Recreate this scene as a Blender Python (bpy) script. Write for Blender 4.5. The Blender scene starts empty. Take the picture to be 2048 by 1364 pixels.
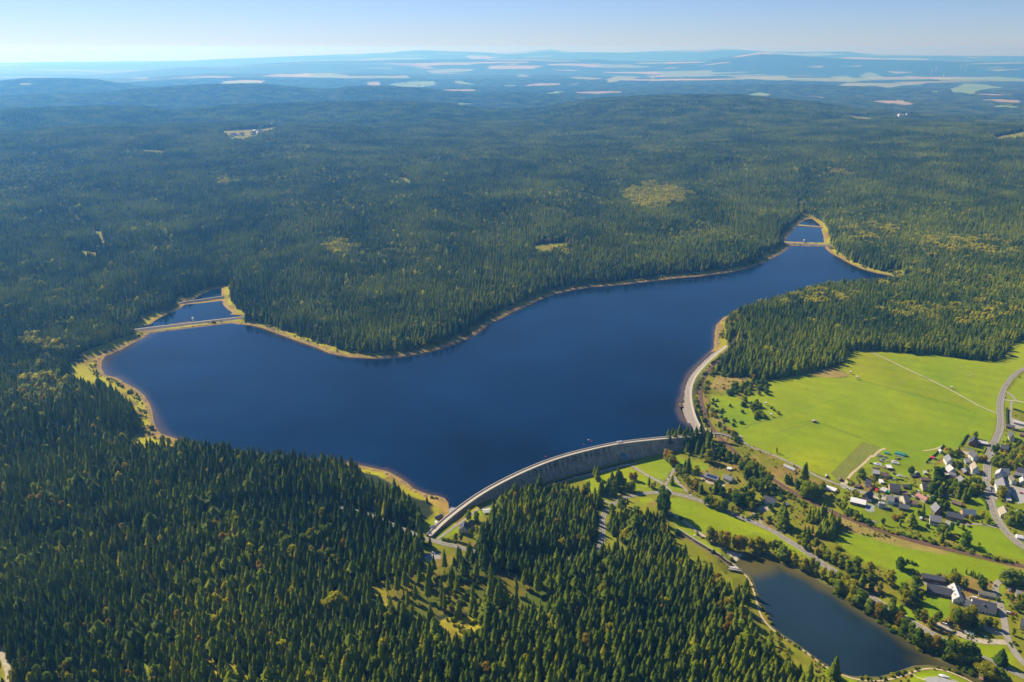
import bpy, math, random
import numpy as np
from mathutils import Vector, Matrix
R = math.radians
C = bpy.context.scene.collection
rng = np.random.default_rng(11)
SPRUCE_N, LEAFY_N = 150, 60
random.seed(5)

# ---------------------------------------------------------------- camera, sky, sun, exposure
CAMZ, F_, CX, CY = 500.0, 1593.0, 1024.0, 682.0
PITCH = math.atan((CY - 96.0) / F_)
SP, CP = math.sin(PITCH), math.cos(PITCH)
sc = bpy.context.scene
cd = bpy.data.cameras.new('camera'); cam = bpy.data.objects.new('camera', cd); C.objects.link(cam)
cd.sensor_width = 36; cd.lens = 36 * F_ / 2048; cd.clip_start = 1; cd.clip_end = 200000
cam.location = (0, 0, CAMZ); cam.rotation_euler = (math.pi / 2 - PITCH, 0, 0)
sc.camera = cam
SUN_EL, SUN_AZ = R(38), R(-50)          # azimuth from +Y, negative = to the left
w = bpy.data.worlds.new('World'); sc.world = w; w.use_nodes = True
nt = w.node_tree; nt.nodes.clear()
sky = nt.nodes.new('ShaderNodeTexSky'); sky.sky_type = 'NISHITA'; sky.sun_disc = False
sky.sun_elevation = SUN_EL; sky.sun_rotation = SUN_AZ
sky.altitude = 1500; sky.air_density = 1.0; sky.dust_density = 0.1; sky.ozone_density = 3.5
bg = nt.nodes.new('ShaderNodeBackground'); bg.inputs[1].default_value = 0.058
wo = nt.nodes.new('ShaderNodeOutputWorld')
tn = nt.nodes.new('ShaderNodeMix'); tn.data_type = 'RGBA'; tn.blend_type = 'MULTIPLY'; tn.inputs[0].default_value = 1; tn.inputs[7].default_value = (.80, .91, 1.27, 1)
nt.links.new(sky.outputs[0], tn.inputs[6]); nt.links.new(tn.outputs[2], bg.inputs[0]); nt.links.new(bg.outputs[0], wo.inputs[0])
sl = bpy.data.lights.new('sun', 'SUN'); sl.energy = 4.6; sl.angle = R(0.5); sl.color = (1.0, 0.91, 0.74)
so = bpy.data.objects.new('sun', sl); C.objects.link(so)
sd = Vector((math.cos(SUN_EL) * math.sin(SUN_AZ), math.cos(SUN_EL) * math.cos(SUN_AZ), math.sin(SUN_EL)))
so.rotation_euler = sd.to_track_quat('Z', 'Y').to_euler(); so.location = (-300, 300, 900)
sc.view_settings.view_transform = 'Standard'; sc.view_settings.look = 'None'
sc.view_settings.exposure = 0.68; sc.view_settings.gamma = 1.0
sc.cycles.max_bounces = 5; sc.cycles.diffuse_bounces = 2; sc.cycles.glossy_bounces = 2
sc.cycles.transmission_bounces = 2; sc.cycles.volume_bounces = 2; sc.cycles.transparent_max_bounces = 4
sc.cycles.use_denoising = True
try:
    sc.cycles.denoiser = 'OPENIMAGEDENOISE'; sc.cycles.denoising_input_passes = 'RGB_ALBEDO_NORMAL'; sc.cycles.denoising_prefilter = 'ACCURATE'
except Exception: pass
sc.cycles.sample_clamp_indirect = 4.0

# ---------------------------------------------------------------- photograph pixels <-> place
def unproj(px, py, z):
    u = (np.asarray(px, float) - CX) / F_; v = (CY - np.asarray(py, float)) / F_
    t = (CAMZ - z) / (SP - v * CP)
    return u * t, (CP + v * SP) * t
def proj(x, y, z):
    dz = z - CAMZ; d = y * CP - dz * SP
    return CX + F_ * x / d, CY - F_ * (y * SP + dz * CP) / d, d
FR = {'P': (0, 0, 1), 'C1': (1348, 650, 4.5475), 'C2': (1648, 650, 4.5475), 'C3': (1348, 900, 4.5475),
      'C4': (1648, 850, 4.5475), 'C5': (1648, 1064, 4.5475), 'C6': (1348, 1064, 4.5475), 'C7': (800, 850, 4.5475),
      'C8': (1100, 850, 4.5475), 'A': (0, 550, 3.638), 'B': (200, 550, 5.12), 'E': (1400, 380, 4.096),
      'V1': (1680, 920, 10.24), 'V2': (1848, 860, 10.24), 'V3': (1848, 980, 10.24), 'V5': (1820, 1120, 8.974),
      'V6': (1820, 1212, 8.974), 'V7': (1740, 880, 20.36), 'G': (700, 1000, 3.748), 'L': (0, 1000, 3.748),
      'F4': (0, 60, 2.926), 'F5': (700, 60, 2.926), 'F6': (1348, 60, 2.926)}
def fr(f, pts):
    a, b, s = FR[f]
    return [(a + x / s, b + y / s) for x, y in pts]

# ---------------------------------------------------------------- numeric helpers
def vnoise(x, y, s, seed=0):
    x = np.asarray(x) / s; y = np.asarray(y) / s
    xi = np.floor(x).astype(np.int64); yi = np.floor(y).astype(np.int64)
    fx = x - xi; fy = y - yi; fx = fx * fx * (3 - 2 * fx); fy = fy * fy * (3 - 2 * fy)
    def h(a, b):
        n = (a * 374761393 + b * 668265263 + seed * 974634777) & 0x7fffffff
        n = ((n ^ (n >> 13)) * 1274126177) & 0x7fffffff
        n = n ^ (n >> 16)
        return (n & 0xffff) / 65535.0
    return (h(xi, yi) * (1 - fx) + h(xi + 1, yi) * fx) * (1 - fy) + (h(xi, yi + 1) * (1 - fx) + h(xi + 1, yi + 1) * fx) * fy
def fbm(x, y, s, seed=0, o=3):
    r = 0; a = 1; t = 0
    for k in range(o):
        r = r + a * vnoise(x, y, s / 2 ** k, seed + k * 7); t += a; a *= .55
    return r / t
def smooth(a, b, x):
    t = np.clip((x - a) / (b - a), 0, 1); return t * t * (3 - 2 * t)
def seg_dist(x, y, pts, closed):
    d2 = np.full(x.shape, 1e18); n = len(pts)
    for i in range(n if closed else n - 1):
        ax, ay = pts[i]; bx, by = pts[(i + 1) % n]
        dx, dy = bx - ax, by - ay; L = dx * dx + dy * dy + 1e-12
        t = np.clip(((x - ax) * dx + (y - ay) * dy) / L, 0, 1)
        d2 = np.minimum(d2, (x - ax - t * dx) ** 2 + (y - ay - t * dy) ** 2)
    return np.sqrt(d2)
def inside(x, y, pts):
    c = np.zeros(x.shape, bool); n = len(pts)
    for i in range(n):
        ax, ay = pts[i]; bx, by = pts[(i + 1) % n]
        if ay == by: continue
        m = ((ay > y) != (by > y)) & (x < (bx - ax) * (y - ay) / (by - ay) + ax)
        c ^= m
    return c
def sdf(x, y, pts, margin=1e9, closed=True):
    """signed distance, negative inside; only worked out within margin of the outline's box"""
    x = np.asarray(x, float); y = np.asarray(y, float)
    P = np.array(pts); out = np.full(x.shape, margin)
    m = (x > P[:, 0].min() - margin) & (x < P[:, 0].max() + margin) & (y > P[:, 1].min() - margin) & (y < P[:, 1].max() + margin)
    if m.any():
        d = seg_dist(x[m], y[m], pts, closed)
        if closed: d = np.where(inside(x[m], y[m], pts), -d, d)
        out[m] = np.minimum(d, margin)
    return out
def chaikin(pts, n=1, closed=True):
    P = np.array(pts, float)
    for _ in range(n):
        Q = np.roll(P, -1, 0) if closed else P[1:]
        A = P if closed else P[:-1]
        N = np.empty((len(A) * 2, 2)); N[0::2] = .75 * A + .25 * Q; N[1::2] = .25 * A + .75 * Q
        if not closed: N = np.vstack([P[:1], N, P[-1:]])
        P = N
    return [tuple(p) for p in P]

# ---------------------------------------------------------------- water outlines
DAM_PX = fr('C7', [(265, 1005), (350, 920), (450, 832), (560, 747), (680, 660), (800, 585), (920, 520), (1060, 450), (1200, 388), (1350, 328), (1500, 280), (1650, 240), (1819, 200)]) + \
    fr('C8', [(600, 170), (800, 145), (1000, 125), (1200, 108), (1285, 100)])
DZ = 4.0
def W(pts, z):
    P = np.array(pts); x, y = unproj(P[:, 0], P[:, 1], z); return list(zip(x, y))
DAM_W = W(DAM_PX, DZ)
shore_left = fr('A', [(1085, 420), (1040, 455), (960, 495), (880, 540), (760, 590), (735, 625), (730, 680), (760, 730), (850, 752), (900, 785), (985, 830), (1045, 880), (1080, 935), (1100, 990), (1110, 1060), (1125, 1110), (1160, 1155), (1230, 1180)]) + \
    [(357, 880), (400, 894), (460, 904), (520, 912), (580, 918), (640, 922), (690, 926), (740, 936), (775, 944)] + fr('C7', [(0, 490), (60, 530), (110, 580), (180, 610), (260, 640), (340, 650), (400, 670), (430, 710), (440, 770), (458, 812)])
shore_right = fr('C1', [(150, 985), (150, 930), (80, 860), (45, 780), (48, 712), (74, 700), (80, 620), (95, 540), (140, 450), (210, 370), (290, 290), (365, 222), (375, 195), (372, 150), (385, 80)]) + \
    fr('E', [(125, 1190), (140, 1110), (200, 1045), (310, 1005), (440, 960), (580, 915), (740, 865), (900, 830), (1100, 805), (1300, 785), (1500, 765), (1620, 745), (1650, 722), (1560, 700), (1450, 680), (1330, 645), (1270, 620), (1210, 590), (1150, 555), (1090, 525), (1040, 485), (1030, 462), (740, 455), (700, 490), (640, 530), (560, 570), (470, 610), (380, 640), (250, 670), (100, 690)]) + \
    [(1400, 552), (1350, 556), (1300, 562), (1240, 569), (1190, 573), (1150, 578), (1110, 587), (1080, 598), (1060, 608), (1030, 620), (1000, 636), (970, 652), (950, 668), (920, 682), (880, 696), (840, 706), (800, 712), (750, 716), (700, 714), (660, 706), (635, 695), (600, 683), (560, 668), (530, 657), (505, 650), (478, 648)] + fr('B', [(1350, 490), (530, 588)])
LAKE_W = W(shore_left, 0) + [p for p in DAM_W[2:]] + W(shore_right, 0)
FBC_W = W(fr('B', [(270, 560), (520, 500), (560, 465), (620, 430), (720, 385), (800, 350), (870, 300), (1060, 285), (1262, 262), (1265, 300), (1310, 350), (1370, 388), (1340, 402), (1470, 415), (1500, 428), (900, 480)]), 0)
FBD_W = W(fr('B', [(880, 266), (950, 250), (1010, 210), (1150, 150), (1250, 125), (1252, 200), (1245, 214), (1050, 246)]), 0)
FBF_W = W(fr('E', [(690, 420), (730, 360), (780, 310), (800, 295), (990, 303), (1000, 330), (1015, 380), (1020, 432), (850, 428)]), 0)
FBH_W = W(fr('E', [(800, 282), (830, 260), (870, 240), (920, 234), (950, 258), (990, 290), (990, 298), (900, 290)]), 0)
PZ = -24.0
POND_W = W(fr('C6', [(590, 270), (572, 320), (620, 365), (690, 400), (720, 460), (750, 550), (780, 640), (860, 770), (900, 870), (990, 940), (1100, 1010), (1210, 1090), (1300, 1160), (1400, 1220), (1500, 1280), (1600, 1315)]) +
    fr('C5', [(300, 1322), (500, 1325), (600, 1300), (750, 1250), (830, 1222), (960, 1217), (1100, 1240), (1200, 1290), (1300, 1335), (1420, 1420), (1700, 1600), (1720, 1560), (1460, 1350), (1400, 1300), (1250, 1235), (1050, 1165), (920, 1080), (800, 1010), (700, 920), (600, 840), (480, 770), (370, 700), (270, 640), (180, 560), (80, 510), (0, 480)]) +
    fr('C6', [(1300, 430), (1200, 380), (1100, 340), (980, 280), (880, 220), (780, 190), (690, 195), (640, 212)]), PZ)
WATERS = [(LAKE_W, 0.0), (FBC_W, .1), (FBD_W, .15), (FBF_W, .1), (FBH_W, .15), (POND_W, PZ)]

CAUSE = [W(fr(f, q), 2.5) for f, q in (('B', [(230, 567), (500, 535), (1200, 455), (1480, 425)]), ('B', [(870, 268), (1250, 218)]), ('E', [(720, 430), (1040, 447)]), ('E', [(800, 289), (980, 301)]))]
EMBL = W(fr('C1', [(400, 250), (300, 340), (210, 440), (168, 520), (150, 600), (155, 700), (180, 800), (210, 880), (245, 930)]), 4.0)
# ---------------------------------------------------------------- terrain heights
CTRL = [((1200, 965), -22), ((1300, 930), -21), ((1240, 1000), -19), ((1290, 990), -19), ((1130, 975), -20), ((1060, 1000), -14), ((990, 1010), -4), ((1360, 900), -12),
        ((1380, 960), -18), ((1450, 1000), -19), ((1440, 950), -12), ((1410, 885), -3), ((860, 1080), 3.6), ((880, 1060), 3.2), ((900, 1090), 3), ((930, 1062), 1), ((850, 1040), 3.5), ((1000, 1080), -6), ((1100, 1080), -12),
        ((1190, 1060), -17), ((1190, 1110), -15), ((1100, 1150), -8), ((1280, 1060), -19), ((1350, 1060), -21), ((1420, 1100), -22), ((1470, 1130), -22.5), ((1400, 1200), -18), ((1500, 1260), -20), ((1600, 1330), -21),
        ((1300, 1280), -10), ((1150, 1300), -3), ((900, 1270), 6), ((700, 1200), 10), ((500, 1150), 14), ((300, 1050), 14), ((100, 950), 16), ((100, 1300), 30), ((400, 1340), 24), ((700, 1350), 16), ((1000, 1360), 4), ((1250, 1364), -8),
        ((1560, 1070), -20), ((1680, 1150), -21), ((1800, 1230), -21), ((1950, 1310), -21), ((2040, 1352), -21), ((1500, 1040), -19), ((1900, 1200), -17), ((2010, 1240), -16), ((2040, 1180), -12), ((1800, 1150), -15), ((1700, 1090), -12), ((1850, 1345), -22.5), ((1760, 1385), -22), ((1560, 1000), -12),
        ((1400, 786), 1), ((1425, 859), 0), ((1489, 923), -3), ((1581, 981), -6), ((1700, 1038), -9), ((1868, 1092), -11), ((2048, 1133), -12),
        ((1490, 870), 1), ((1600, 930), -1), ((1700, 975), -4), ((1800, 990), -5), ((1850, 1050), -8), ((1970, 960), 0), ((2000, 850), 4), ((2048, 1000), 0), ((2048, 1080), -5), ((1950, 1080), -8),
        ((1600, 830), 4), ((1700, 780), 7), ((1850, 760), 10), ((2000, 740), 13), ((1750, 880), 2), ((1560, 760), 4), ((1440, 740), 4), ((1480, 700), 7), ((1600, 690), 12), ((1800, 690), 14), ((2048, 660), 20),
        ((1480, 640), 6), ((1700, 620), 14), ((1900, 600), 20), ((2048, 560), 32), ((1800, 560), 8), ((1700, 480), 14), ((1900, 480), 30), ((1560, 470), 8), ((1620, 420), 10), ((1800, 400), 45), ((2048, 420), 60),
        ((1300, 530), 14), ((1200, 480), 26), ((1000, 560), 16), ((900, 620), 12), ((700, 660), 9), ((560, 620), 8), ((600, 560), 16), ((800, 500), 26), ((1400, 420), 34), ((1500, 500), 12), ((420, 550), 10), ((350, 590), 7), ((460, 530), 14),
        ((1000, 400), 46), ((700, 420), 48), ((400, 450), 34), ((300, 600), 12), ((200, 640), 10), ((100, 700), 10), ((0, 620), 22), ((100, 500), 30), ((0, 400), 50), ((300, 350), 62), ((600, 330), 66), ((1000, 310), 62), ((1400, 310), 62), ((1700, 310), 66), ((2048, 320), 84),
        ((100, 780), 12), ((200, 830), 12), ((0, 850), 20), ((300, 930), 9), ((600, 980), 9), ((800, 1000), 8), ((-200, 700), 30), ((-300, 1100), 40), ((-200, 450), 50), ((2250, 700), 30), ((2300, 1000), 10), ((2300, 450), 60)]
_cw = np.array([(*unproj(p[0], p[1], z), z) for p, z in CTRL], float)
RIDGES = [  # distance, half width, skyline traced along the ridge, how far it goes
    (4350, 1100, [(-400, 292), (0, 285), (51, 283), (102, 274), (154, 270), (239, 267), (307, 268), (410, 265), (500, 264), (620, 268), (800, 274), (1100, 276), (1500, 276), (2048, 272), (2400, 270)]),
    (6300, 700, [(-400, 226), (0, 224), (102, 222), (205, 218), (290, 219), (342, 228), (400, 222), (440, 217), (520, 214), (700, 209), (802, 207), (871, 212), (939, 221), (990, 227), (1080, 226), (1130, 215), (1178, 207), (1247, 202), (1315, 198), (1416, 197), (1485, 198), (1553, 207), (1638, 215), (1690, 224), (1724, 231), (1775, 233), (1861, 241), (1963, 244), (2048, 247), (2400, 250)]),
    (9200, 800, [(-400, 200), (0, 197), (200, 190), (273, 182), (342, 177), (410, 173), (513, 171), (547, 174), (615, 181), (649, 183), (700, 177), (751, 175), (837, 180), (905, 186), (956, 191), (1008, 190), (1059, 190), (1110, 195), (1144, 203), (1300, 204), (1500, 204), (1700, 207), (1850, 210), (2048, 214), (2400, 215)]),
    (12000, 900, [(-400, 168), (0, 166), (51, 160), (137, 160), (188, 162), (239, 170), (307, 178), (500, 182), (800, 180), (1000, 178), (1200, 182), (1400, 174), (1600, 172), (1800, 180), (2048, 186), (2400, 190)]),
    (17000, 1500, [(-400, 160), (0, 159), (239, 157), (342, 152), (410, 147), (581, 147), (700, 145), (900, 152), (1100, 150), (1300, 156), (1500, 152), (1700, 156), (2048, 160), (2400, 160)]),
    (25000, 2000, [(-400, 152), (0, 150), (200, 147), (280, 142), (376, 133), (461, 133), (513, 128), (615, 121), (667, 119), (710, 120), (837, 119), (1008, 118), (1196, 118), (1230, 121), (1400, 121), (1450, 115), (1519, 106), (1587, 111), (1700, 118), (1800, 120), (2048, 124), (2400, 124)]),
    (39000, 2600, [(-400, 134), (0, 134), (150, 131), (300, 126), (420, 119), (600, 112), (700, 108), (780, 104), (840, 100), (930, 103), (1000, 106), (1060, 103), (1100, 99), (1140, 104), (1250, 105), (1400, 99), (1450, 97), (1510, 101), (1600, 104), (1690, 103), (1750, 109), (1900, 111), (2048, 112), (2400, 112)])]
_rd = []
for D, wd, prof in RIDGES:
    P = np.array(prof, float); v = (CY - P[:, 1]) / F_; u = (P[:, 0] - CX) / F_
    fy = CP + v * SP; dn = SP - v * CP; hr = np.sqrt(u * u + fy * fy)
    _rd.append((D, wd, np.arctan2(u, fy), CAMZ - D * dn / hr))
def ground_far(x, y):
    r = np.hypot(x, y); a = np.arctan2(x, y)
    base = -110 + 70 * fbm(x, y, 3500, 3) + 20 * (fbm(x, y, 900, 9) - .5)
    base = base * smooth(4000, 7000, r) + 50 * (1 - smooth(4000, 7000, r)) - 60 * smooth(9000, 20000, r)
    a1, a2 = np.interp(a, _rd[0][2], _rd[0][3]), np.interp(a, _rd[1][2], _rd[1][3])
    k = smooth(4000, 6300, r); plat = a1 * (1 - k) + a2 * k - 3 - 12 * fbm(x, y, 1500, 5)
    pf = smooth(-.20, .02, a) * (1 - smooth(6300, 7800, r))
    base = base * (1 - pf) + plat * pf
    z = base
    for D, wd, aa, hh in _rd:
        h = np.interp(a, aa, hh)
        wv = wd * (1 + .25 * (vnoise(x, y, D * .12, int(D)) - .5))
        g = np.exp(-((r - D) / wv) ** 2)
        g = np.where((r < D), np.maximum(g, np.exp(-((r - D) / (wv * 1.4)) ** 2)), g)
        z = np.maximum(z, base + (h - base) * g)
    return z
def ground0(x, y):
    """land without the water basins"""
    x = np.asarray(x, float); y = np.asarray(y, float)
    r = np.hypot(x, y); z = np.zeros(x.shape)
    nr = r < 4600
    if nr.any():
        xs, ys = x[nr], y[nr]; W_ = np.zeros(xs.shape); Z_ = np.zeros(xs.shape)
        s2 = (45 + .03 * r[nr]) ** 2
        for cx, cy, cz in _cw:
            wt = ((xs - cx) ** 2 + (ys - cy) ** 2 + s2) ** -2.0
            W_ += wt; Z_ += wt * cz
        z[nr] = Z_ / W_ + (fbm(xs, ys, 260, 21) - .5) * 9 * smooth(900, 2500, r[nr])
    fr_ = r > 2900
    if fr_.any():
        b = smooth(2900, 4500, r[fr_]); z[fr_] = z[fr_] * (1 - b) + ground_far(x[fr_], y[fr_]) * b
    return z
def lake_d(x, y, full=False):
    """signed distance (m) to the nearest water edge, and that water's level"""
    x = np.asarray(x, float); y = np.asarray(y, float)
    d = np.full(x.shape, 400.0); lv = np.zeros(x.shape)
    for poly, z in WATERS:
        e = sdf(x, y, poly, 400.0 if poly is LAKE_W else 120.0)
        m = (e < d) & (e < (400.0 if poly is LAKE_W else 120.0) - 1e-6); d[m] = e[m]; lv[m] = z
    return d, lv
def ground(x, y):
    z = ground0(x, y); x = np.asarray(x, float); y = np.asarray(y, float)
    r = np.hypot(x, y); m = (r < 3800)
    if m.any():
        d, lv = lake_d(x[m], y[m]); zz = z[m]
        up = lv + .45 + np.where(d < 12, .085 * d, 1.02 + .30 * (d - 12))          # land rising from the water
        up = np.where(d < 0, lv + .45 + .35 * d, up)
        up = np.maximum(up, lv - 5)
        zz = np.minimum(zz, up)
        zz = np.where((d > 0) & (d < 40) & (lv > -1) & (zz > -3), np.maximum(zz, lv + .35), zz)
        cz = np.full(zz.shape, 99.0)
        for pl in CAUSE: cz = np.minimum(cz, seg_dist(x[m], y[m], pl, False))
        zz = np.where(cz < 13, np.minimum(zz, lv - 1.5), zz)
        ez = sdf(x[m], y[m], EMBL, 30.0, False); zz = np.where((ez < 14.5) & (d < 13), np.minimum(zz, lv - 1.2), zz)
        zz = np.where((d > 0) & (d < 14) & (lv < -1), np.maximum(zz, lv + .45 + .05 * d), zz)
        z[m] = zz
    return z
def g1(x, y): return float(ground(np.array([x]), np.array([y]))[0])
def at(px, py, f='P', zoff=0.0):
    """the spot of ground seen at a photograph pixel"""
    (px, py), = fr(f, [(px, py)])
    z = 0.0
    for _ in range(14):
        x, y = unproj(px, py, z + zoff); zn = g1(float(x), float(y)); z = .35 * z + .65 * zn
    return Vector((float(x), float(y), g1(float(x), float(y))))
def atn(pts, f='P'):
    P = np.array(fr(f, pts)); z = np.zeros(len(P))
    for _ in range(14):
        x, y = unproj(P[:, 0], P[:, 1], z); z = .35 * z + .65 * ground(x, y)
    x, y = unproj(P[:, 0], P[:, 1], z)
    return np.stack([x, y], 1)

# ---------------------------------------------------------------- object helpers
def tag(o, label=None, cat=None, group=None, kind=None):
    if label: o['label'] = label
    if cat: o['category'] = cat
    if group: o['group'] = group
    if kind: o['kind'] = kind
    return o
def empty(name, loc, rz=0.0, label=None, cat=None, group=None):
    o = bpy.data.objects.new(name, None); C.objects.link(o); o.location = loc; o.rotation_euler = (0, 0, rz)
    o.empty_display_size = 1
    return tag(o, label, cat, group)
def mesh_np(name, V, F, mats, mi=None, smooth_=False):
    """V (n,3), F list or array of tri/quads"""
    me = bpy.data.meshes.new(name); V = np.asarray(V, np.float32)
    if isinstance(F, np.ndarray):
        n, k = F.shape; tot = np.full(n, k, np.int32); start = np.arange(n, dtype=np.int32) * k; flat = F.astype(np.int32).ravel()
    else:
        tot = np.array([len(f) for f in F], np.int32); start = np.concatenate([[0], np.cumsum(tot)[:-1]]).astype(np.int32)
        flat = np.array([i for f in F for i in f], np.int32)
    me.vertices.add(len(V)); me.vertices.foreach_set('co', V.ravel())
    me.loops.add(len(flat)); me.loops.foreach_set('vertex_index', flat)
    me.polygons.add(len(tot)); me.polygons.foreach_set('loop_start', start); me.polygons.foreach_set('loop_total', tot)
    for m in (mats if isinstance(mats, (list, tuple)) else [mats]): me.materials.append(m)
    if mi is not None: me.polygons.foreach_set('material_index', np.asarray(mi, np.int32))
    me.update(calc_edges=True)
    me.polygons.foreach_set('use_smooth', np.full(len(tot), smooth_))
    return me
def link(name, me, parent=None, loc=None, rz=None):
    o = bpy.data.objects.new(name, me); C.objects.link(o)
    if parent: o.parent = parent
    if loc is not None: o.location = loc
    if rz is not None: o.rotation_euler = (0, 0, rz)
    return o
class MB:
    def __init__(s): s.V = []; s.F = []; s.M = []
    def add(s, V, F, m=0):
        b = len(s.V); s.V += [tuple(v) for v in V]; s.F += [tuple(i + b for i in f) for f in F]; s.M += [m] * len(F)
    def box(s, x0, y0, z0, x1, y1, z1, m=0, M=None):
        V = [(x, y, z) for z in (z0, z1) for x, y in ((x0, y0), (x1, y0), (x1, y1), (x0, y1))]
        if M is not None: V = [M @ Vector(v) for v in V]
        s.add(V, [(3, 2, 1, 0), (4, 5, 6, 7), (0, 1, 5, 4), (1, 2, 6, 5), (2, 3, 7, 6), (3, 0, 4, 7)], m)
    def tube(s, p, q, r0, r1, n=6, m=0):
        p = Vector(p); q = Vector(q); d = (q - p).normalized(); a = d.orthogonal().normalized(); b = d.cross(a)
        V = [p + (a * math.cos(t) + b * math.sin(t)) * r0 for t in [2 * math.pi * i / n for i in range(n)]] + \
            [q + (a * math.cos(t) + b * math.sin(t)) * r1 for t in [2 * math.pi * i / n for i in range(n)]]
        s.add(V, [(i, (i + 1) % n, n + (i + 1) % n, n + i) for i in range(n)] + [tuple(range(n))[::-1], tuple(range(n, 2 * n))], m)
    def build(s, name, mats, parent=None, loc=None, rz=None, smooth_=False):
        me = mesh_np(name, s.V, s.F, mats, s.M, smooth_); return link(name, me, parent, loc, rz)

# ---------------------------------------------------------------- materials
MATS = {}
def mat(name, col, rough=.8, var=.25, scale=.5, spec=.3, metal=0, bump=0.0):
    if name in MATS: return MATS[name]
    m = bpy.data.materials.new(name); m.use_nodes = True; t = m.node_tree; p = t.nodes['Principled BSDF']
    tc = t.nodes.new('ShaderNodeTexCoord'); n = t.nodes.new('ShaderNodeTexNoise'); n.inputs['Scale'].default_value = scale; n.inputs['Detail'].default_value = 5
    t.links.new(tc.outputs['Object'], n.inputs['Vector'])
    r = t.nodes.new('ShaderNodeValToRGB'); r.color_ramp.elements[0].position = .3; r.color_ramp.elements[1].position = .7
    r.color_ramp.elements[0].color = (*[c * (1 - var) for c in col], 1); r.color_ramp.elements[1].color = (*[min(1, c * (1 + var)) for c in col], 1)
    t.links.new(n.outputs['Fac'], r.inputs[0]); t.links.new(r.outputs[0], p.inputs['Base Color'])
    p.inputs['Roughness'].default_value = rough; p.inputs['Specular IOR Level'].default_value = spec; p.inputs['Metallic'].default_value = metal
    if bump:
        b = t.nodes.new('ShaderNodeBump'); b.inputs['Strength'].default_value = bump; b.inputs['Distance'].default_value = .3
        t.links.new(n.outputs['Fac'], b.inputs['Height']); t.links.new(b.outputs[0], p.inputs['Normal'])
    MATS[name] = m; return m
def leafmat(name, a, b, trans=.25):
    """foliage: colour differs from tree to tree and in drifts over the land"""
    m = bpy.data.materials.new(name); m.use_nodes = True; t = m.node_tree; p = t.nodes['Principled BSDF']; out = t.nodes['Material Output']
    oi = t.nodes.new('ShaderNodeObjectInfo'); at_ = t.nodes.new('ShaderNodeAttribute'); at_.attribute_name = 'tint'
    ge = t.nodes.new('ShaderNodeNewGeometry'); n = t.nodes.new('ShaderNodeTexNoise'); n.inputs['Scale'].default_value = .006; n.inputs['Detail'].default_value = 3
    t.links.new(ge.outputs['Position'], n.inputs['Vector'])
    n2 = t.nodes.new('ShaderNodeTexNoise'); n2.inputs['Scale'].default_value = .9; n2.inputs['Detail'].default_value = 2
    t.links.new(ge.outputs['Position'], n2.inputs['Vector'])
    def M(op, x, y):
        q = t.nodes.new('ShaderNodeMath'); q.operation = op
        for i, k in enumerate((x, y)):
            if isinstance(k, (int, float)): q.inputs[i].default_value = k
            else: t.links.new(k, q.inputs[i])
        return q.outputs[0]
    s = M('ADD', M('MULTIPLY', oi.outputs['Random'], .30), M('MULTIPLY', at_.outputs['Fac'], .40))
    s = M('ADD', s, M('MULTIPLY', M('SUBTRACT', n.outputs['Fac'], .5), 1.7))
    s = M('ADD', s, M('MULTIPLY', M('SUBTRACT', n2.outputs['Fac'], .5), .45))
    r = t.nodes.new('ShaderNodeValToRGB'); r.color_ramp.elements[0].position = .08; r.color_ramp.elements[1].position = .8
    r.color_ramp.elements[0].color = (*a, 1); r.color_ramp.elements[1].color = (*b, 1)
    t.links.new(s, r.inputs[0]); t.links.new(r.outputs[0], p.inputs['Base Color'])
    p.inputs['Roughness'].default_value = .85; p.inputs['Specular IOR Level'].default_value = .12
    tr = t.nodes.new('ShaderNodeBsdfTranslucent'); mx = t.nodes.new('ShaderNodeMixShader'); mx.inputs[0].default_value = trans
    t.links.new(r.outputs[0], tr.inputs[0]); t.links.new(p.outputs[0], mx.inputs[1]); t.links.new(tr.outputs[0], mx.inputs[2]); t.links.new(mx.outputs[0], out.inputs[0])
    MATS[name] = m; return m
leafmat('spruce_needles', (.070, .135, .010), (.38, .42, .012), .5)
leafmat('green_leaves', (.15, .22, .008), (.42, .46, .015), .5)
leafmat('yellowing_leaves', (.33, .32, .008), (.62, .55, .015), .5)
leafmat('autumn_leaves', (.32, .22, .012), (.55, .38, .02), .48)
leafmat('pale_leaves', (.19, .26, .02), (.38, .44, .04), .46)
leafmat('dark_leaves', (.055, .12, .010), (.17, .26, .018), .4)
mat('bark', (.10, .075, .05), .95, .3, 2)
mat('asphalt', (.23, .205, .165), .9, .15, .3); mat('pale_asphalt', (.30, .27, .215), .9, .12, .2)
mat('gravel', (.42, .36, .25), .95, .2, .3); mat('sand_track', (.50, .40, .22), .95, .2, .3); mat('paint', (.78, .77, .72), .7, .05, 1)
mat('concrete', (.45, .40, .31), .85, .12, .4); mat('verge', (.30, .27, .07), .95, .25, .2)
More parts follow.
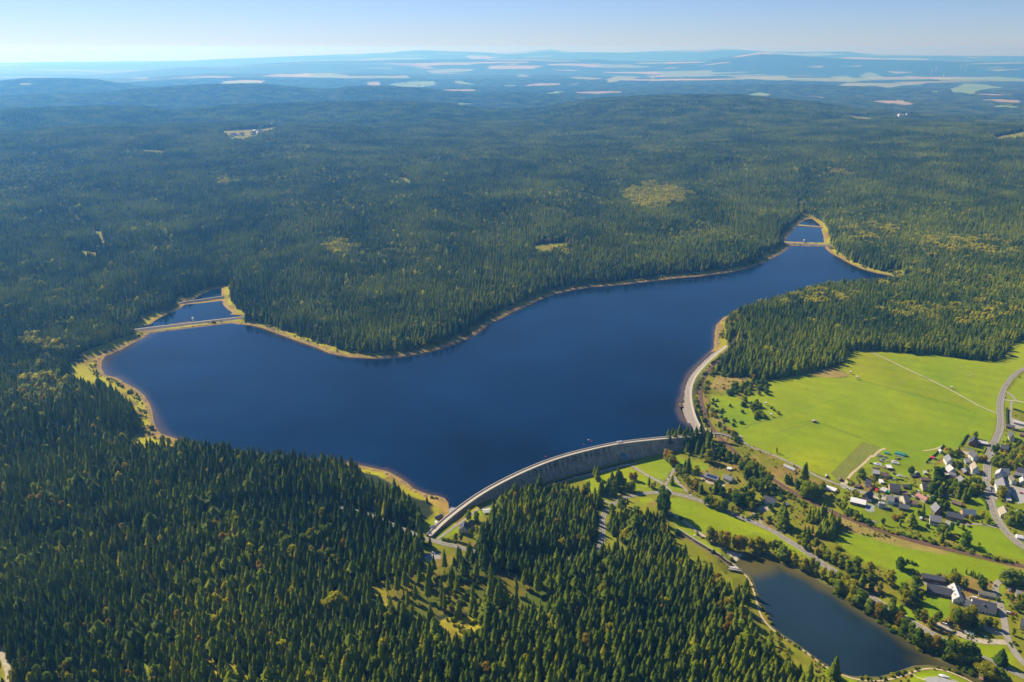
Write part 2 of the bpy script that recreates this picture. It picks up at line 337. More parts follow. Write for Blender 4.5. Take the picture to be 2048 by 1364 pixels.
# ---------------------------------------------------------------- ground cover, traced over the ground as the photograph shows it
OPEN1 = fr('C1', [(500, 195), (400, 300), (385, 420), (500, 462), (690, 472), (760, 500), (850, 500), (1000, 472), (1180, 442), (1300, 402), (1420, 390), (1500, 362), (1550, 330), (1560, 240)]) + \
    fr('C2', [(430, 225), (700, 250), (1000, 270), (1300, 310), (1500, 330), (1620, 310), (1680, 240), (1740, 170), (1819, 130)]) + \
    [(2120, 650), (2260, 640), (2600, 900), (2600, 1800), (1900, 1600), (1690, 1420), (1650, 1395), (1600, 1354), (1545, 1314), (1518, 1290), (1498, 1262), (1485, 1225), (1476, 1195), (1452, 1178), (1424, 1150), (1385, 1126), (1350, 1100), (1338, 1072), (1330, 1052),
     (1312, 1040), (1290, 1034), (1262, 1030), (1241, 1030), (1226, 1036), (1213, 1048), (1214, 1062), (1232, 1075), (1250, 1092), (1270, 1112), (1255, 1114), (1225, 1100), (1200, 1112), (1170, 1122), (1140, 1122), (1165, 1108), (1195, 1092), (1197, 1050), (1199, 1025), (1205, 1008), (1180, 993),
     (1178, 972), (1168, 962), (1145, 956), (1160, 935), (1200, 925), (1330, 880), (1330, 700)]
OPEN2 = [(846, 1082), (838, 1052), (862, 1030), (885, 1012), (900, 1022), (930, 1008), (985, 985), (990, 1000), (1004, 1018), (985, 1042), (970, 1070), (950, 1088), (932, 1112), (905, 1118), (880, 1100), (858, 1090)]
OPEN3 = [(843, 1092), (885, 1094), (912, 1101), (905, 1128), (885, 1146), (848, 1146)]
OPENL = fr('A', [(840, 470), (700, 525), (600, 565), (500, 640), (490, 760), (560, 810), (740, 840), (860, 900), (935, 950), (985, 1020), (1010, 1120), (975, 1180), (950, 1290), (1290, 1300), (1400, 1100), (1200, 500), (1100, 400)])
OPEND = [(985, 985), (1160, 925), (1200, 940), (1180, 990), (1150, 986), (1108, 980), (1064, 986), (1020, 998), (994, 1016)]
OPENS = [(700, 920), (740, 975), (800, 995), (822, 1014), (840, 1036), (860, 1046), (905, 1025), (870, 985), (800, 945)]
OPENR = fr('E', [(205, 1040), (215, 1270), (300, 1311), (60, 1311), (100, 1040)])
GLADE = fr('G', [(650, 920), (730, 880), (900, 870), (1010, 950), (1010, 1060), (900, 1095), (780, 1095), (700, 990)])
STRIPS = [fr('G', p) for p in ([(160, 640), (250, 650), (300, 770), (350, 840), (270, 820), (180, 700)], [(1030, 745), (1060, 745), (1240, 905), (1190, 910), (1090, 850)], [(1340, 740), (1480, 880), (1380, 860)], [(490, 800), (560, 900), (520, 930)], [(880, 540), (950, 620), (930, 640)])] + \
    [fr('L', p) for p in ([(1000, 1190), (1090, 1180), (1160, 1290), (1060, 1320)], [(1540, 1170), (1590, 1180), (1700, 1350), (1600, 1364)], [(1690, 1180), (1730, 1190), (1874, 1330), (1874, 1364), (1790, 1350)], [(-60, 1100), (30, 1100), (90, 1250), (120, 1400), (-60, 1400)])]
SPARSE = fr('G', [(160, 640), (400, 520), (900, 480), (1250, 560), (1500, 720), (1500, 880), (1250, 880), (1000, 830), (720, 850), (560, 900), (350, 820), (250, 760)])
CLEAR = [(p, 1.0) for p in ([(73, 379), (76, 377), (112, 402), (172, 447), (205, 474), (203, 478), (168, 452), (108, 406)], [(1160, 372), (1240, 362), (1244, 365), (1162, 376)], [(1425, 330), (1470, 322), (1474, 326), (1430, 335)], [(520, 305), (600, 300), (602, 303), (522, 309)], [(790, 352), (812, 356), (828, 368), (815, 374)], [(193, 462), (204, 462), (213, 500), (206, 500)], [(280, 298), (332, 302), (330, 313), (290, 308)], [(160, 500), (200, 505), (196, 520), (156, 515)], [(1060, 490), (1130, 484), (1140, 496), (1080, 512)], [(1595, 398), (1606, 402), (1602, 428), (1596, 428)],
         [(440, 262), (520, 258), (560, 252), (550, 262), (490, 284), (462, 282)], [(285, 440), (325, 438), (322, 445), (290, 447)], [(100, 476), (108, 478), (105, 486), (98, 484)], [(1985, 275), (2048, 262), (2048, 280), (1995, 285)], [(1690, 228), (1755, 238), (1750, 246), (1700, 244)], [(1780, 536), (1810, 540), (1806, 556), (1770, 550)],
         fr('E', [(790, 300), (830, 190), (900, 190), (1000, 270), (1020, 300), (1060, 430), (1100, 450), (1010, 470), (700, 440), (690, 400), (770, 310)]), fr('B', [(420, 410), (560, 350), (640, 400), (560, 480), (440, 520), (330, 560)]), fr('B', [(780, 210), (860, 200), (880, 290), (800, 300)]),
         fr('E', [(470, 520), (540, 500), (700, 445), (740, 460), (600, 560), (500, 560)]), fr('C1', [(385, 0), (470, 0), (470, 180), (400, 200), (370, 130)]))]
MEADOWS = [fr('C1', [(350, 640), (560, 640), (640, 700), (700, 640), (850, 600), (870, 520), (1000, 480), (1190, 450), (1320, 470), (1500, 480), (1600, 470), (1540, 420), (1520, 370), (1560, 330), (1562, 235)]) + fr('C2', [(430, 225), (700, 250), (1000, 270), (1300, 310), (1500, 330), (1620, 310), (1680, 240), (1740, 170), (1819, 130), (2200, 100), (2200, 420), (1819, 380), (1700, 470), (1620, 560), (1585, 680), (1565, 820), (1555, 960), (1500, 1060), (1290, 1000), (1240, 1090), (1080, 1190), (950, 1290), (920, 1364), (700, 1400), (350, 1364), (250, 1364)]) + fr('C3', [(1480, 280), (1200, 180), (900, 40), (600, -80)]) + fr('C1', [(590, 980), (520, 930), (400, 840), (330, 740)]),
           fr('C2', [(1680, 590), (1819, 440), (2100, 300), (2100, 800), (1819, 790), (1650, 740), (1640, 700)]),
           fr('C8', [(710, 350), (830, 320), (1010, 250), (1040, 290), (1120, 390), (1050, 490), (1000, 510), (850, 430)]), fr('C8', [(320, 500), (560, 410), (730, 385), (850, 450), (970, 530), (960, 590), (840, 600), (740, 610), (660, 640), (520, 680), (380, 620)]),
           fr('C8', [(240, 480), (480, 400), (660, 365), (690, 350), (640, 380), (500, 420), (250, 500)]), fr('C8', [(1130, 480), (1250, 610), (1080, 600), (1060, 560)]), fr('C8', [(1140, 270), (1280, 330), (1440, 350), (1440, 410), (1280, 420), (1160, 360)]),
           fr('C8', [(1085, 660), (1200, 660), (1400, 720), (1620, 790), (1819, 890)]) + fr('C3', [(960, 770), (1180, 920), (1400, 1080), (1300, 1040), (1040, 890), (980, 860), (850, 850), (600, 780), (450, 760), (380, 720), (250, 760), (0, 590), (-40, 460)]),
           fr('C8', [(1100, 820), (1200, 880), (1330, 1000), (1560, 1140), (1640, 1215), (1560, 1190), (1300, 1020), (1150, 940)]), fr('C8', [(830, 660), (930, 660), (960, 690), (840, 710)]),
           fr('C7', [(330, 1020), (590, 830), (850, 690), (855, 760), (700, 860), (500, 1000), (360, 1050)]), fr('C7', [(180, 900), (330, 830), (430, 830), (270, 1000), (220, 960)]),
           fr('C5', [(90, 90), (200, 0), (700, 90), (1300, 220), (1819, 340), (1819, 440), (1560, 440), (1300, 400), (1100, 380), (880, 380), (700, 480), (640, 500), (560, 330), (300, 240), (200, 160)]),
           fr('V3', [(0, 220), (150, 300), (320, 400), (450, 500), (470, 640), (380, 700), (110, 700), (60, 800), (300, 880), (700, 900), (720, 1050), (1000, 1250), (2300, 1500), (2048, 1280), (1700, 980), (1500, 780), (1000, 730), (600, 740), (800, 620), (1100, 560), (1300, 640), (1450, 740), (1360, 480), (1280, 300), (1240, 200), (900, 90), (940, 200), (900, 420), (600, 300), (380, 150), (340, 140)]),
           fr('V1', [(140, 900), (350, 960), (700, 1100), (1200, 1060), (1600, 900), (1900, 1000), (1820, 1200), (1820, 1362), (700, 1362), (480, 1200), (0, 1060)]),
           fr('C5', [(930, 590), (1140, 600), (1150, 760), (1000, 830), (900, 700)]), fr('C5', [(1200, 950), (1450, 1010), (1640, 1010), (1790, 1230), (1780, 1290), (1600, 1200), (1360, 1090), (1230, 1000)]),
           fr('C5', [(1600, 460), (1640, 470), (1660, 720), (1600, 620), (1580, 500)]), fr('C5', [(800, 1300), (980, 1250), (1100, 1265), (1300, 1364), (1500, 1500), (700, 1500)]), fr('C5', [(0, 1200), (140, 1300), (300, 1350), (300, 1500), (0, 1300)]),
           fr('C5', [(640, 640), (760, 680), (900, 860), (860, 850), (690, 740)]), fr('V3', [(1400, 220), (1550, 220), (1620, 320), (1500, 380), (1420, 350)])]
DRY = [fr('C1', [(330, 560), (380, 470), (520, 460), (690, 475), (640, 510), (560, 545), (480, 600), (380, 600)]), fr('C1', [(1190, 440), (1300, 405), (1430, 380), (1480, 400), (1620, 465), (1500, 475), (1380, 475)]), fr('C1', [(300, 720), (350, 740), (450, 880), (500, 940), (420, 930), (350, 850)]),
       fr('C3', [(560, 20), (700, 60), (1100, 360), (1400, 530), (1819, 700), (1819, 800), (1520, 700), (1400, 560), (1180, 480), (760, 220)]), fr('C4', [(150, 900), (400, 960), (800, 1060), (1300, 1190), (1819, 1300), (1819, 1330), (1200, 1200), (700, 1110), (350, 1010), (180, 960)]), fr('C1', [(640, 1120), (760, 1200), (840, 1330), (740, 1280)])]
PLOUGH = fr('C4', [(350, 150), (510, 205), (430, 290), (350, 360), (270, 420), (200, 490), (130, 510), (60, 440)])
PAVED = [(fr('C1', [(200, 930), (260, 925), (370, 985), (330, 1010), (240, 985), (190, 990)]), (.50, .42, .30)), (fr('C7', [(215, 1190), (290, 1165), (375, 1170), (370, 1215), (240, 1240)]), (.33, .32, .29)),
         (fr('C3', [(230, 240), (280, 215), (300, 270), (400, 280), (480, 310), (450, 330), (300, 300)]), (.46, .38, .27)), (fr('C3', [(760, 530), (810, 500), (870, 520), (860, 550), (790, 560)]), (.42, .36, .27)),
         (fr('C3', [(470, 920), (540, 925), (640, 960), (640, 990), (590, 1010), (560, 1010), (510, 970)]), (.55, .47, .32)), (fr('C5', [(900, 440), (1170, 500), (1290, 590), (1600, 650), (1590, 700), (1560, 680), (1300, 620), (1240, 560), (1150, 530), (920, 480)]), (.30, .28, .25)),
         (fr('C5', [(1380, 790), (1480, 850), (1640, 910), (1640, 950), (1600, 930), (1480, 900)]), (.40, .37, .32)), (fr('C5', [(900, 1330), (980, 1315), (1100, 1320), (1220, 1364), (1300, 1440), (1000, 1440)]), (.36, .35, .33)),
         (fr('V3', [(1350, 0), (1480, 0), (1500, 190), (1400, 200)]), (.36, .33, .28)), (fr('V3', [(1750, 30), (2100, -20), (2100, 260), (1920, 280), (1900, 200), (1800, 100)]), (.36, .35, .31)), (fr('V1', [(510, 900), (620, 900), (700, 930), (700, 1060), (600, 1060), (500, 1010)]), (.30, .32, .34)),
         (fr('V1', [(40, 440), (110, 430), (130, 520), (300, 590), (440, 640), (560, 700), (400, 680), (150, 600), (0, 540), (0, 480)]), (.46, .41, .32)), (fr('V3', [(440, 620), (760, 690), (930, 690), (920, 720), (600, 710), (450, 740)]), (.34, .31, .26)), (fr('V2', [(780, 430), (1050, 460), (1000, 500), (860, 500)]), (.46, .41, .33)),
         (fr('V2', [(910, 500), (980, 510), (970, 620), (900, 600)]), (.44, .38, .29)), (fr('V2', [(400, 830), (500, 830), (500, 920), (400, 900)]), (.40, .33, .26)), (fr('V2', [(1330, 1140), (1480, 1160), (1460, 1362), (1380, 1362)]), (.38, .35, .3)), (fr('V2', [(1640, 1050), (1780, 1080), (1780, 1140), (2048, 1180), (2048, 1362), (1900, 1362), (1800, 1250)]), (.36, .34, .30)),
         (fr('C2', [(1690, 900), (1700, 840), (1760, 870), (1819, 900), (1819, 940), (1700, 940)]), (.40, .36, .30)), (fr('V1', [(1180, 740), (1280, 740), (1260, 860), (1200, 840)]), (.38, .35, .30)), (fr('V1', [(660, 700), (760, 690), (940, 740), (940, 860), (850, 830), (700, 780)]), (.42, .37, .30))]
LARCH = [(1310, 397, 72, 24), (680, 500, 38, 13), (610, 243, 50, 7), (1100, 500, 40, 18), (1740, 470, 60, 22), (1960, 495, 70, 22), (1880, 500, 50, 20), (1900, 630, 160, 25), (1620, 600, 90, 20), (900, 232, 60, 4), (1650, 350, 60, 6), (450, 365, 25, 8), (640, 1090, 40, 40), (100, 1010, 50, 30), (80, 700, 60, 20), (130, 1350, 60, 25),
         (1150, 980, 60, 30), (1010, 1010, 40, 25), (1300, 1030, 40, 20), (1480, 1240, 50, 60), (860, 1010, 40, 20), (1790, 565, 50, 14), (90, 790, 80, 40), (1690, 560, 70, 8), (1500, 612, 30, 12), (1420, 1160, 30, 40), (760, 930, 40, 20), (460, 1080, 40, 30)]
FARF = [('F4', [(60, 325), (130, 312), (225, 307), (232, 318), (150, 328)], 1), ('F4', [(1320, 298), (1450, 292), (1600, 300), (1540, 308), (1550, 322), (1330, 322), (1240, 330)], 1), ('F4', [(1700, 262), (1800, 250), (1990, 258), (2048, 270), (2048, 290), (1860, 282)], 1), ('F4', [(1930, 352), (2010, 332), (2030, 340), (1960, 358)], 1), ('F4', [(740, 282), (880, 275), (850, 288)], 1), ('F4', [(980, 330), (1070, 322), (1060, 332)], 1),
        ('F4', [(1690, 447), (1730, 443), (1740, 450), (1700, 452)], 2), ('F5', [(0, 270), (330, 266), (350, 280), (200, 288), (0, 290)], 1), ('F5', [(90, 305), (180, 300), (190, 335), (100, 338)], 0), ('F5', [(200, 320), (330, 302), (500, 298), (520, 325), (420, 345), (280, 338)], 2), ('F5', [(600, 298), (640, 296), (760, 322), (700, 328), (610, 318)], 2), ('F5', [(450, 352), (560, 348), (730, 346), (740, 366), (600, 370)], 0),
        ('F5', [(440, 238), (600, 226), (730, 228), (700, 242), (480, 252)], 1), ('F5', [(590, 438), (640, 425), (745, 428), (755, 442), (640, 448)], 2), ('F5', [(860, 330), (960, 320), (1000, 332), (900, 338)], 1), ('F5', [(965, 265), (1020, 260), (1050, 270), (1000, 274)], 1), ('F5', [(1020, 322), (1100, 310), (1240, 312), (1250, 325), (1180, 332), (1030, 334)], 0), ('F5', [(1270, 322), (1330, 312), (1350, 322), (1290, 330)], 0),
        ('F5', [(1120, 375), (1200, 358), (1300, 358), (1220, 380), (1140, 385)], 2), ('F5', [(1310, 362), (1480, 358), (1610, 360), (1600, 374), (1440, 384), (1320, 378)], 0), ('F5', [(1280, 408), (1390, 400), (1400, 412), (1300, 418)], 0), ('F5', [(1350, 430), (1430, 422), (1440, 432), (1370, 440)], 2), ('F5', [(1490, 290), (1560, 270), (1700, 275), (1540, 312), (1510, 318)], 1), ('F5', [(1280, 278), (1340, 272), (1480, 282), (1400, 292)], 1), ('F5', [(1580, 460), (1670, 460), (1640, 468)], 2),
        ('F5', [(1930, 405), (2020, 394), (2047, 398), (2047, 408)], 0), ('F5', [(1495, 544), (1560, 540), (1575, 548), (1520, 552)], 0), ('F5', [(1740, 270), (1780, 262), (1810, 272), (1770, 285)], 1), ('F5', [(410, 196), (520, 192), (510, 200)], 1), ('F5', [(870, 200), (980, 196), (970, 204)], 1), ('F5', [(30, 222), (250, 220), (240, 228)], 1),
        ('F6', [(40, 405), (120, 392), (210, 400), (150, 408)], 0), ('F6', [(300, 272), (440, 268), (640, 266), (700, 290), (560, 298), (480, 285)], 1), ('F6', [(420, 378), (500, 362), (600, 382), (540, 398), (440, 390)], 2), ('F6', [(650, 384), (800, 385), (915, 395), (880, 408), (800, 398), (700, 390)], 0), ('F6', [(910, 272), (1020, 270), (1060, 285), (960, 294)], 2), ('F6', [(1085, 270), (1130, 248), (1170, 252), (1230, 278), (1120, 282)], 2), ('F6', [(900, 330), (1010, 310), (1300, 312), (1490, 308), (1460, 326), (1340, 332), (1240, 352), (1180, 335), (1000, 338)], 1),
        ('F6', [(1500, 280), (1700, 278), (1900, 272), (2047, 285), (2047, 302), (1800, 296), (1560, 296)], 2), ('F6', [(1490, 360), (1540, 352), (1570, 362), (1540, 376), (1500, 374)], 2), ('F6', [(1590, 350), (1700, 312), (1800, 318), (1960, 340), (1820, 356), (1740, 378), (1620, 372)], 2), ('F6', [(1700, 378), (1800, 372), (1990, 378), (1980, 392), (1820, 390)], 0), ('F6', [(1740, 408), (1900, 404), (2047, 412), (2047, 440), (1900, 432)], 0), ('F6', [(1800, 452), (1900, 438), (2030, 448), (2020, 466), (1860, 460)], 2),
        ('F6', [(1090, 422), (1200, 412), (1330, 412), (1450, 440), (1380, 452), (1250, 440)], 0), ('F6', [(1240, 484), (1290, 482), (1360, 496), (1280, 502)], 2), ('F6', [(890, 468), (920, 468), (1000, 505), (960, 506)], 2), ('F6', [(1760, 525), (1860, 522), (1920, 535), (1790, 540)], 2), ('F6', [(770, 212), (880, 208), (860, 222)], 1), ('F6', [(980, 210), (1100, 208), (1090, 214)], 1), ('F6', [(1240, 240), (1410, 246), (1300, 256)], 1), ('F6', [(1340, 268), (1450, 272), (1380, 278)], 2), ('F6', [(1820, 232), (2040, 228), (1900, 240)], 1), ('F6', [(430, 398), (460, 396), (450, 404)], 2)]
def pix(pts, f='P'): return fr(f, pts)
def msk(px, py, poly, soft=1.0, off=0.0):
    d = sdf(px, py, poly, 12.0); return 1 - smooth(-soft, soft, d + off)

def ground_colour(x, y, z):
    px, py, d = proj(x, y, z); r = np.hypot(x, y); n = len(x)
    n1 = fbm(x, y, 38, 1); n2 = fbm(x, y, 9, 2); n3 = vnoise(x, y, 3.2, 3); nb = fbm(x, y, 700, 17, 4)
    wob = (n1 - .5) * 5
    def L(col, c, a):
        a = np.clip(a, 0, 1)[:, None]; return col * (1 - a) + np.asarray(c) * a
    floor = np.array((.028, .040, .014)) * (.6 + .8 * n1)[:, None]
    far = np.array((.022, .050, .024)) * (.75 + .5 * nb)[:, None]
    col = floor * (1 - smooth(5000, 9000, r))[:, None] + far * smooth(5000, 9000, r)[:, None]
    nearm = (r < 4500)
    # open valley and village ground: rough grass
    rough = np.array((.185, .190, .008)) * (.55 + .55 * n1 + .35 * n2)[:, None]
    brown = np.array((.24, .165, .035)) * (.7 + .6 * n2)[:, None]
    rough = rough * (1 - smooth(.52, .72, fbm(x, y, 24, 31)))[:, None] + brown * smooth(.52, .72, fbm(x, y, 24, 31))[:, None]
    for P, s in [(OPEN1, 1), (OPEND, 1), (OPEN2, 1), (OPEN3, 1), (OPENL, 2), (OPENR, 1.5)] + [(c, .8) for c, _ in CLEAR]: col = L(col, rough, msk(px, py, P, s))
    gl = np.array((.33, .27, .02)) * (.6 + .8 * n2)[:, None]
    gl = gl * (1 - smooth(.5, .7, n1))[:, None] + np.array((.17, .23, .015)) * smooth(.5, .7, n1)[:, None]
    for P in [GLADE] + STRIPS: col = L(col, gl, msk(px + wob, py + wob, P, 2.0))
    col = L(col, gl * .6, msk(px, py, SPARSE, 4) * .75)
    # meadows
    stripe = .5 + .5 * np.sin((x * .53 + y * .85) / 4.6 + 2 * n1)
    tone = fbm(x, y, 130, 40, 3)
    md = np.stack([.120 + .150 * tone + .02 * n3, .220 + .070 * tone + .02 * n3, .001 + 0 * tone], 1) * (.80 + .24 * n1 + .07 * stripe + .16 * n2)[:, None]
    for P in MEADOWS:
        col = L(col, md, msk(px + (n1 - .5) * 9, py + (fbm(x, y, 30, 8) - .5) * 7, P, 2.2, (n2 - .5) * 2.5))
    # the upper field is a touch yellower, split by mown lines
    up = fr('C2', [(430, 240), (850, 445), (1130, 580), (1400, 740), (1340, 775), (900, 660), (400, 540), (250, 460), (150, 380), (200, 240)])
    col = L(col, md * np.array((1.12, .93, 1.3)), msk(px, py, up, 1) * .7)
    for ln, c, wd, a in ((fr('C2', [(300, 500), (700, 600), (1040, 690), (1330, 775)]), (.10, .20, .006), 1.2, .7), (fr('C2', [(1460, 350), (1350, 480), (1160, 575)]), (.24, .27, .01), .6, .5), (fr('C2', [(1380, 790), (1260, 960), (1200, 1090)]), (.10, .19, .006), .7, .6), (fr('C2', [(1400, 790), (1290, 960), (1225, 1090)]), (.10, .19, .006), .7, .5),
                         (fr('C1', [(980, 820), (1300, 720), (1600, 650)]), (.12, .22, .006), .9, .5), (fr('C1', [(1050, 900), (1280, 870), (1450, 940), (1700, 1030)]), (.09, .17, .01), 1.0, .6), (fr('C2', [(0, 900), (300, 1010), (510, 1110)]), (.10, .17, .01), .9, .6), (fr('C1', [(900, 990), (1000, 960), (1100, 930), (1280, 890)]), (.17, .13, .04), .9, .6),
                         (fr('C1', [(700, 1110), (1000, 1200), (1350, 1300)]), (.09, .18, .01), .8, .5), (fr('C1', [(780, 660), (800, 760), (830, 850)]), (.20, .17, .04), .5, .6), (fr('C5', [(120, 80), (420, 190), (640, 340)]), (.27, .22, .03), .8, .5), (fr('C8', [(1280, 660), (1275, 880)]), (.09, .18, .01), .6, .6),
                         (fr('C4', [(560, 213), (900, 235), (1000, 225)]), (.25, .20, .03), .5, .6), (fr('C1', [(640, 940), (700, 905), (860, 865), (980, 835)]), (.11, .13, .03), 1.6, .6)):
        dl = sdf(px, py, ln, 8.0, False); col = L(col, c, a * (1 - smooth(wd * .4, wd * 1.4, dl)))
    dry = np.array((.30, .215, .065)) * (.7 + .6 * n2)[:, None]
    for P in DRY: col = L(col, dry, msk(px + wob * .4, py, P, 1.6) * (.85 if P is DRY[0] or P is DRY[1] else .75 * smooth(.3, .6, n1)))
    pl = np.array((.19, .205, .03)) * (.85 + .25 * n2)[:, None]
    pl = pl * (.92 + .13 * (np.sin((x * .80 - y * .60 + 6 * n1 * 0) / .62) > 0))[:, None]
    col = L(col, pl, msk(px, py, PLOUGH, .6))
    # lawns of the village: brighter, patchy
    vil = fr('V1', [(0, 600), (300, 200), (900, 100), (1700, 60)]) + fr('V2', [(350, 350), (900, 100), (1400, 250), (1600, -80), (2300, -100), (2300, 1362)]) + fr('V3', [(2300, 1000), (1500, 780), (1000, 730), (100, 1100)]) + fr('V1', [(0, 1100)])
    lawn = np.array((.18, .23, .004)) * (.75 + .5 * n1)[:, None]
    col = L(col, lawn, msk(px, py, vil, 1.5) * smooth(.35, .55, fbm(x, y, 20, 55)) * .8)
    for P, c in PAVED: col = L(col, np.array(c) * (.85 + .3 * n2)[:, None], msk(px, py, P, .5))
    # shores: bare orange sand at the water, then yellow-green grass
    dist, lv = lake_d(x, y)
    wide = 5 + 9 * fbm(x, y, 120, 77)
    m = (dist < 60) & (lv > -1) & nearm & (z > -3)
    sand = np.array((.33, .215, .045)) * (.75 + .5 * n2)[:, None]; yg = np.array((.32, .285, .008)) * (.65 + .6 * n1 + .15 * n3)[:, None]
    openl = msk(px, py, OPENL, 2)
    wg = (wide * 1.2 + 5 + 60 * openl) * (.8 + .5 * fbm(x, y, 18, 79))
    col = L(col, yg, np.where(m, 1 - smooth(wg * .85, wg * 1.15 + 2, dist), 0))
    ws = wide * (.2 + .7 * fbm(x, y, 26, 78)) + 9 * openl * smooth(.45, .65, fbm(x, y, 60, 5))
    br = smooth(.50, .62, fbm(x, y, 30, 83)); col = L(col, np.array((.20, .135, .03)) * (.7 + .6 * n2)[:, None], np.where(m & (dist < wg), br * .75, 0))
    col = L(col, sand, np.where(m, 1 - smooth(ws * .7, ws * 1.2 + 1, dist), 0))
    spit = fr('C7', [(110, 560), (250, 630), (340, 640), (430, 700), (445, 800), (360, 760), (250, 690), (150, 600)])
    col = L(col, sand * 1.15, msk(px, py, spit, 1.5))
    m2 = (lv < -1) & (dist < 3); col = L(col, (.11, .10, .035), np.where(m2 & nearm, 1 - smooth(1.0, 3.0, dist), 0))
    # far farmland
    fc = [(.33, .25, .14), (.27, .29, .11), (.19, .27, .06)]
    fm = r > 4200
    if fm.any():
        ix = np.where(fm)[0]; qx, qy = px[ix], py[ix] ; q = col[ix]; nn = fbm(x[ix], y[ix], 260, 60)
        jag = (vnoise(x[ix], y[ix], 160, 61) - .5) * 2.2
        for f, P, k in FARF:
            a = 1 - smooth(-.5, .6, sdf(qx, qy + jag * .5, fr(f, P), 12.0)); q = q * (1 - a[:, None]) + (np.array(fc[k]) * (.8 + .35 * nn)[:, None]) * a[:, None]
        rr = r[ix]   # small scattered fields far out on the right and in the middle distance
        sc_ = smooth(.58, .62, vnoise(x[ix] * .3, y[ix], 420, 63)) * smooth(8500, 11000, rr) * smooth(.40, .55, vnoise(x[ix], y[ix], 4200, 64)) * .75
        q = q * (1 - sc_[:, None]) + (np.array((.30, .36, .12)) + np.array((.24, .05, .08)) * (vnoise(x[ix], y[ix], 1500, 66) > .5)[:, None]) * sc_[:, None]
        col[ix] = q
    return np.clip(col, 0, 1)

# ---------------------------------------------------------------- ground sheet
def angles():
    a = list(np.arange(-36.5, 36.5001, .066)); l = []; v, s = -36.5, .3
    while v > -105: s *= 1.25; s = min(s, 4); v -= s; l.append(v)
    return np.radians(np.array(l[::-1] + a + [-k for k in l]))
def radii():
    r = [120.0]
    while r[-1] < 47000:
        q = r[-1]; r.append(q + (20 if q < 500 else .0029 * q if q < 6500 else .0042 * q))
    return np.array(r)
A_, R_ = angles(), radii()
aa, rr = np.meshgrid(A_, R_)
gx = (rr * np.sin(aa)).ravel(); gy = (rr * np.cos(aa)).ravel(); gz = ground(gx, gy)
na, nr_ = len(A_), len(R_)
i0 = (np.arange(nr_ - 1)[:, None] * na + np.arange(na - 1)[None, :]).ravel()
GF = np.stack([i0, i0 + 1, i0 + na + 1, i0 + na], 1)
gm = bpy.data.materials.new('ground'); gm.use_nodes = True; t = gm.node_tree; p = t.nodes['Principled BSDF']
ca = t.nodes.new('ShaderNodeAttribute'); ca.attribute_name = 'cover'
ge = t.nodes.new('ShaderNodeNewGeometry'); n = t.nodes.new('ShaderNodeTexNoise'); n.inputs['Scale'].default_value = .35; n.inputs['Detail'].default_value = 8; n.inputs['Roughness'].default_value = .7
t.links.new(ge.outputs['Position'], n.inputs['Vector'])
mr = t.nodes.new('ShaderNodeMapRange'); mr.inputs[3].default_value = .72; mr.inputs[4].default_value = 1.28; t.links.new(n.outputs['Fac'], mr.inputs[0])
mu = t.nodes.new('ShaderNodeVectorMath'); mu.operation = 'SCALE'; t.links.new(ca.outputs['Color'], mu.inputs[0]); t.links.new(mr.outputs[0], mu.inputs['Scale'])
t.links.new(mu.outputs[0], p.inputs['Base Color']); p.inputs['Roughness'].default_value = .95; p.inputs['Specular IOR Level'].default_value = .1
n2 = t.nodes.new('ShaderNodeTexNoise'); n2.inputs['Scale'].default_value = .02; n2.inputs['Detail'].default_value = 6; t.links.new(ge.outputs['Position'], n2.inputs['Vector'])
bp = t.nodes.new('ShaderNodeBump'); bp.inputs['Strength'].default_value = .35; bp.inputs['Distance'].default_value = 6; t.links.new(n2.outputs['Fac'], bp.inputs['Height']); t.links.new(bp.outputs[0], p.inputs['Normal'])
gme = mesh_np('ground', np.stack([gx, gy, gz], 1), GF, gm, smooth_=True)
gcol = ground_colour(gx, gy, gz)
at_ = gme.attributes.new('cover', 'FLOAT_COLOR', 'POINT')
at_.data.foreach_set('color', np.concatenate([gcol, np.ones((len(gcol), 1))], 1).astype(np.float32).ravel())
tag(link('ground', gme), 'meadow, forest floor and farmland reaching to the hills', 'ground', kind='structure')
del aa, rr, gcol
_gz = gz.reshape(nr_, na); _ai = np.arange(na, dtype=float); _ri = np.arange(nr_, dtype=float)
def ground(x, y):
    """height of the finished ground sheet"""
    x = np.asarray(x, float); y = np.asarray(y, float)
    a = np.interp(np.arctan2(x, y), A_, _ai); r = np.interp(np.hypot(x, y), R_, _ri)
    i = np.minimum(a.astype(int), na - 2); j = np.minimum(r.astype(int), nr_ - 2); u = a - i; v = r - j
    return (_gz[j, i] * (1 - u) + _gz[j, i + 1] * u) * (1 - v) + (_gz[j + 1, i] * (1 - u) + _gz[j + 1, i + 1] * u) * v

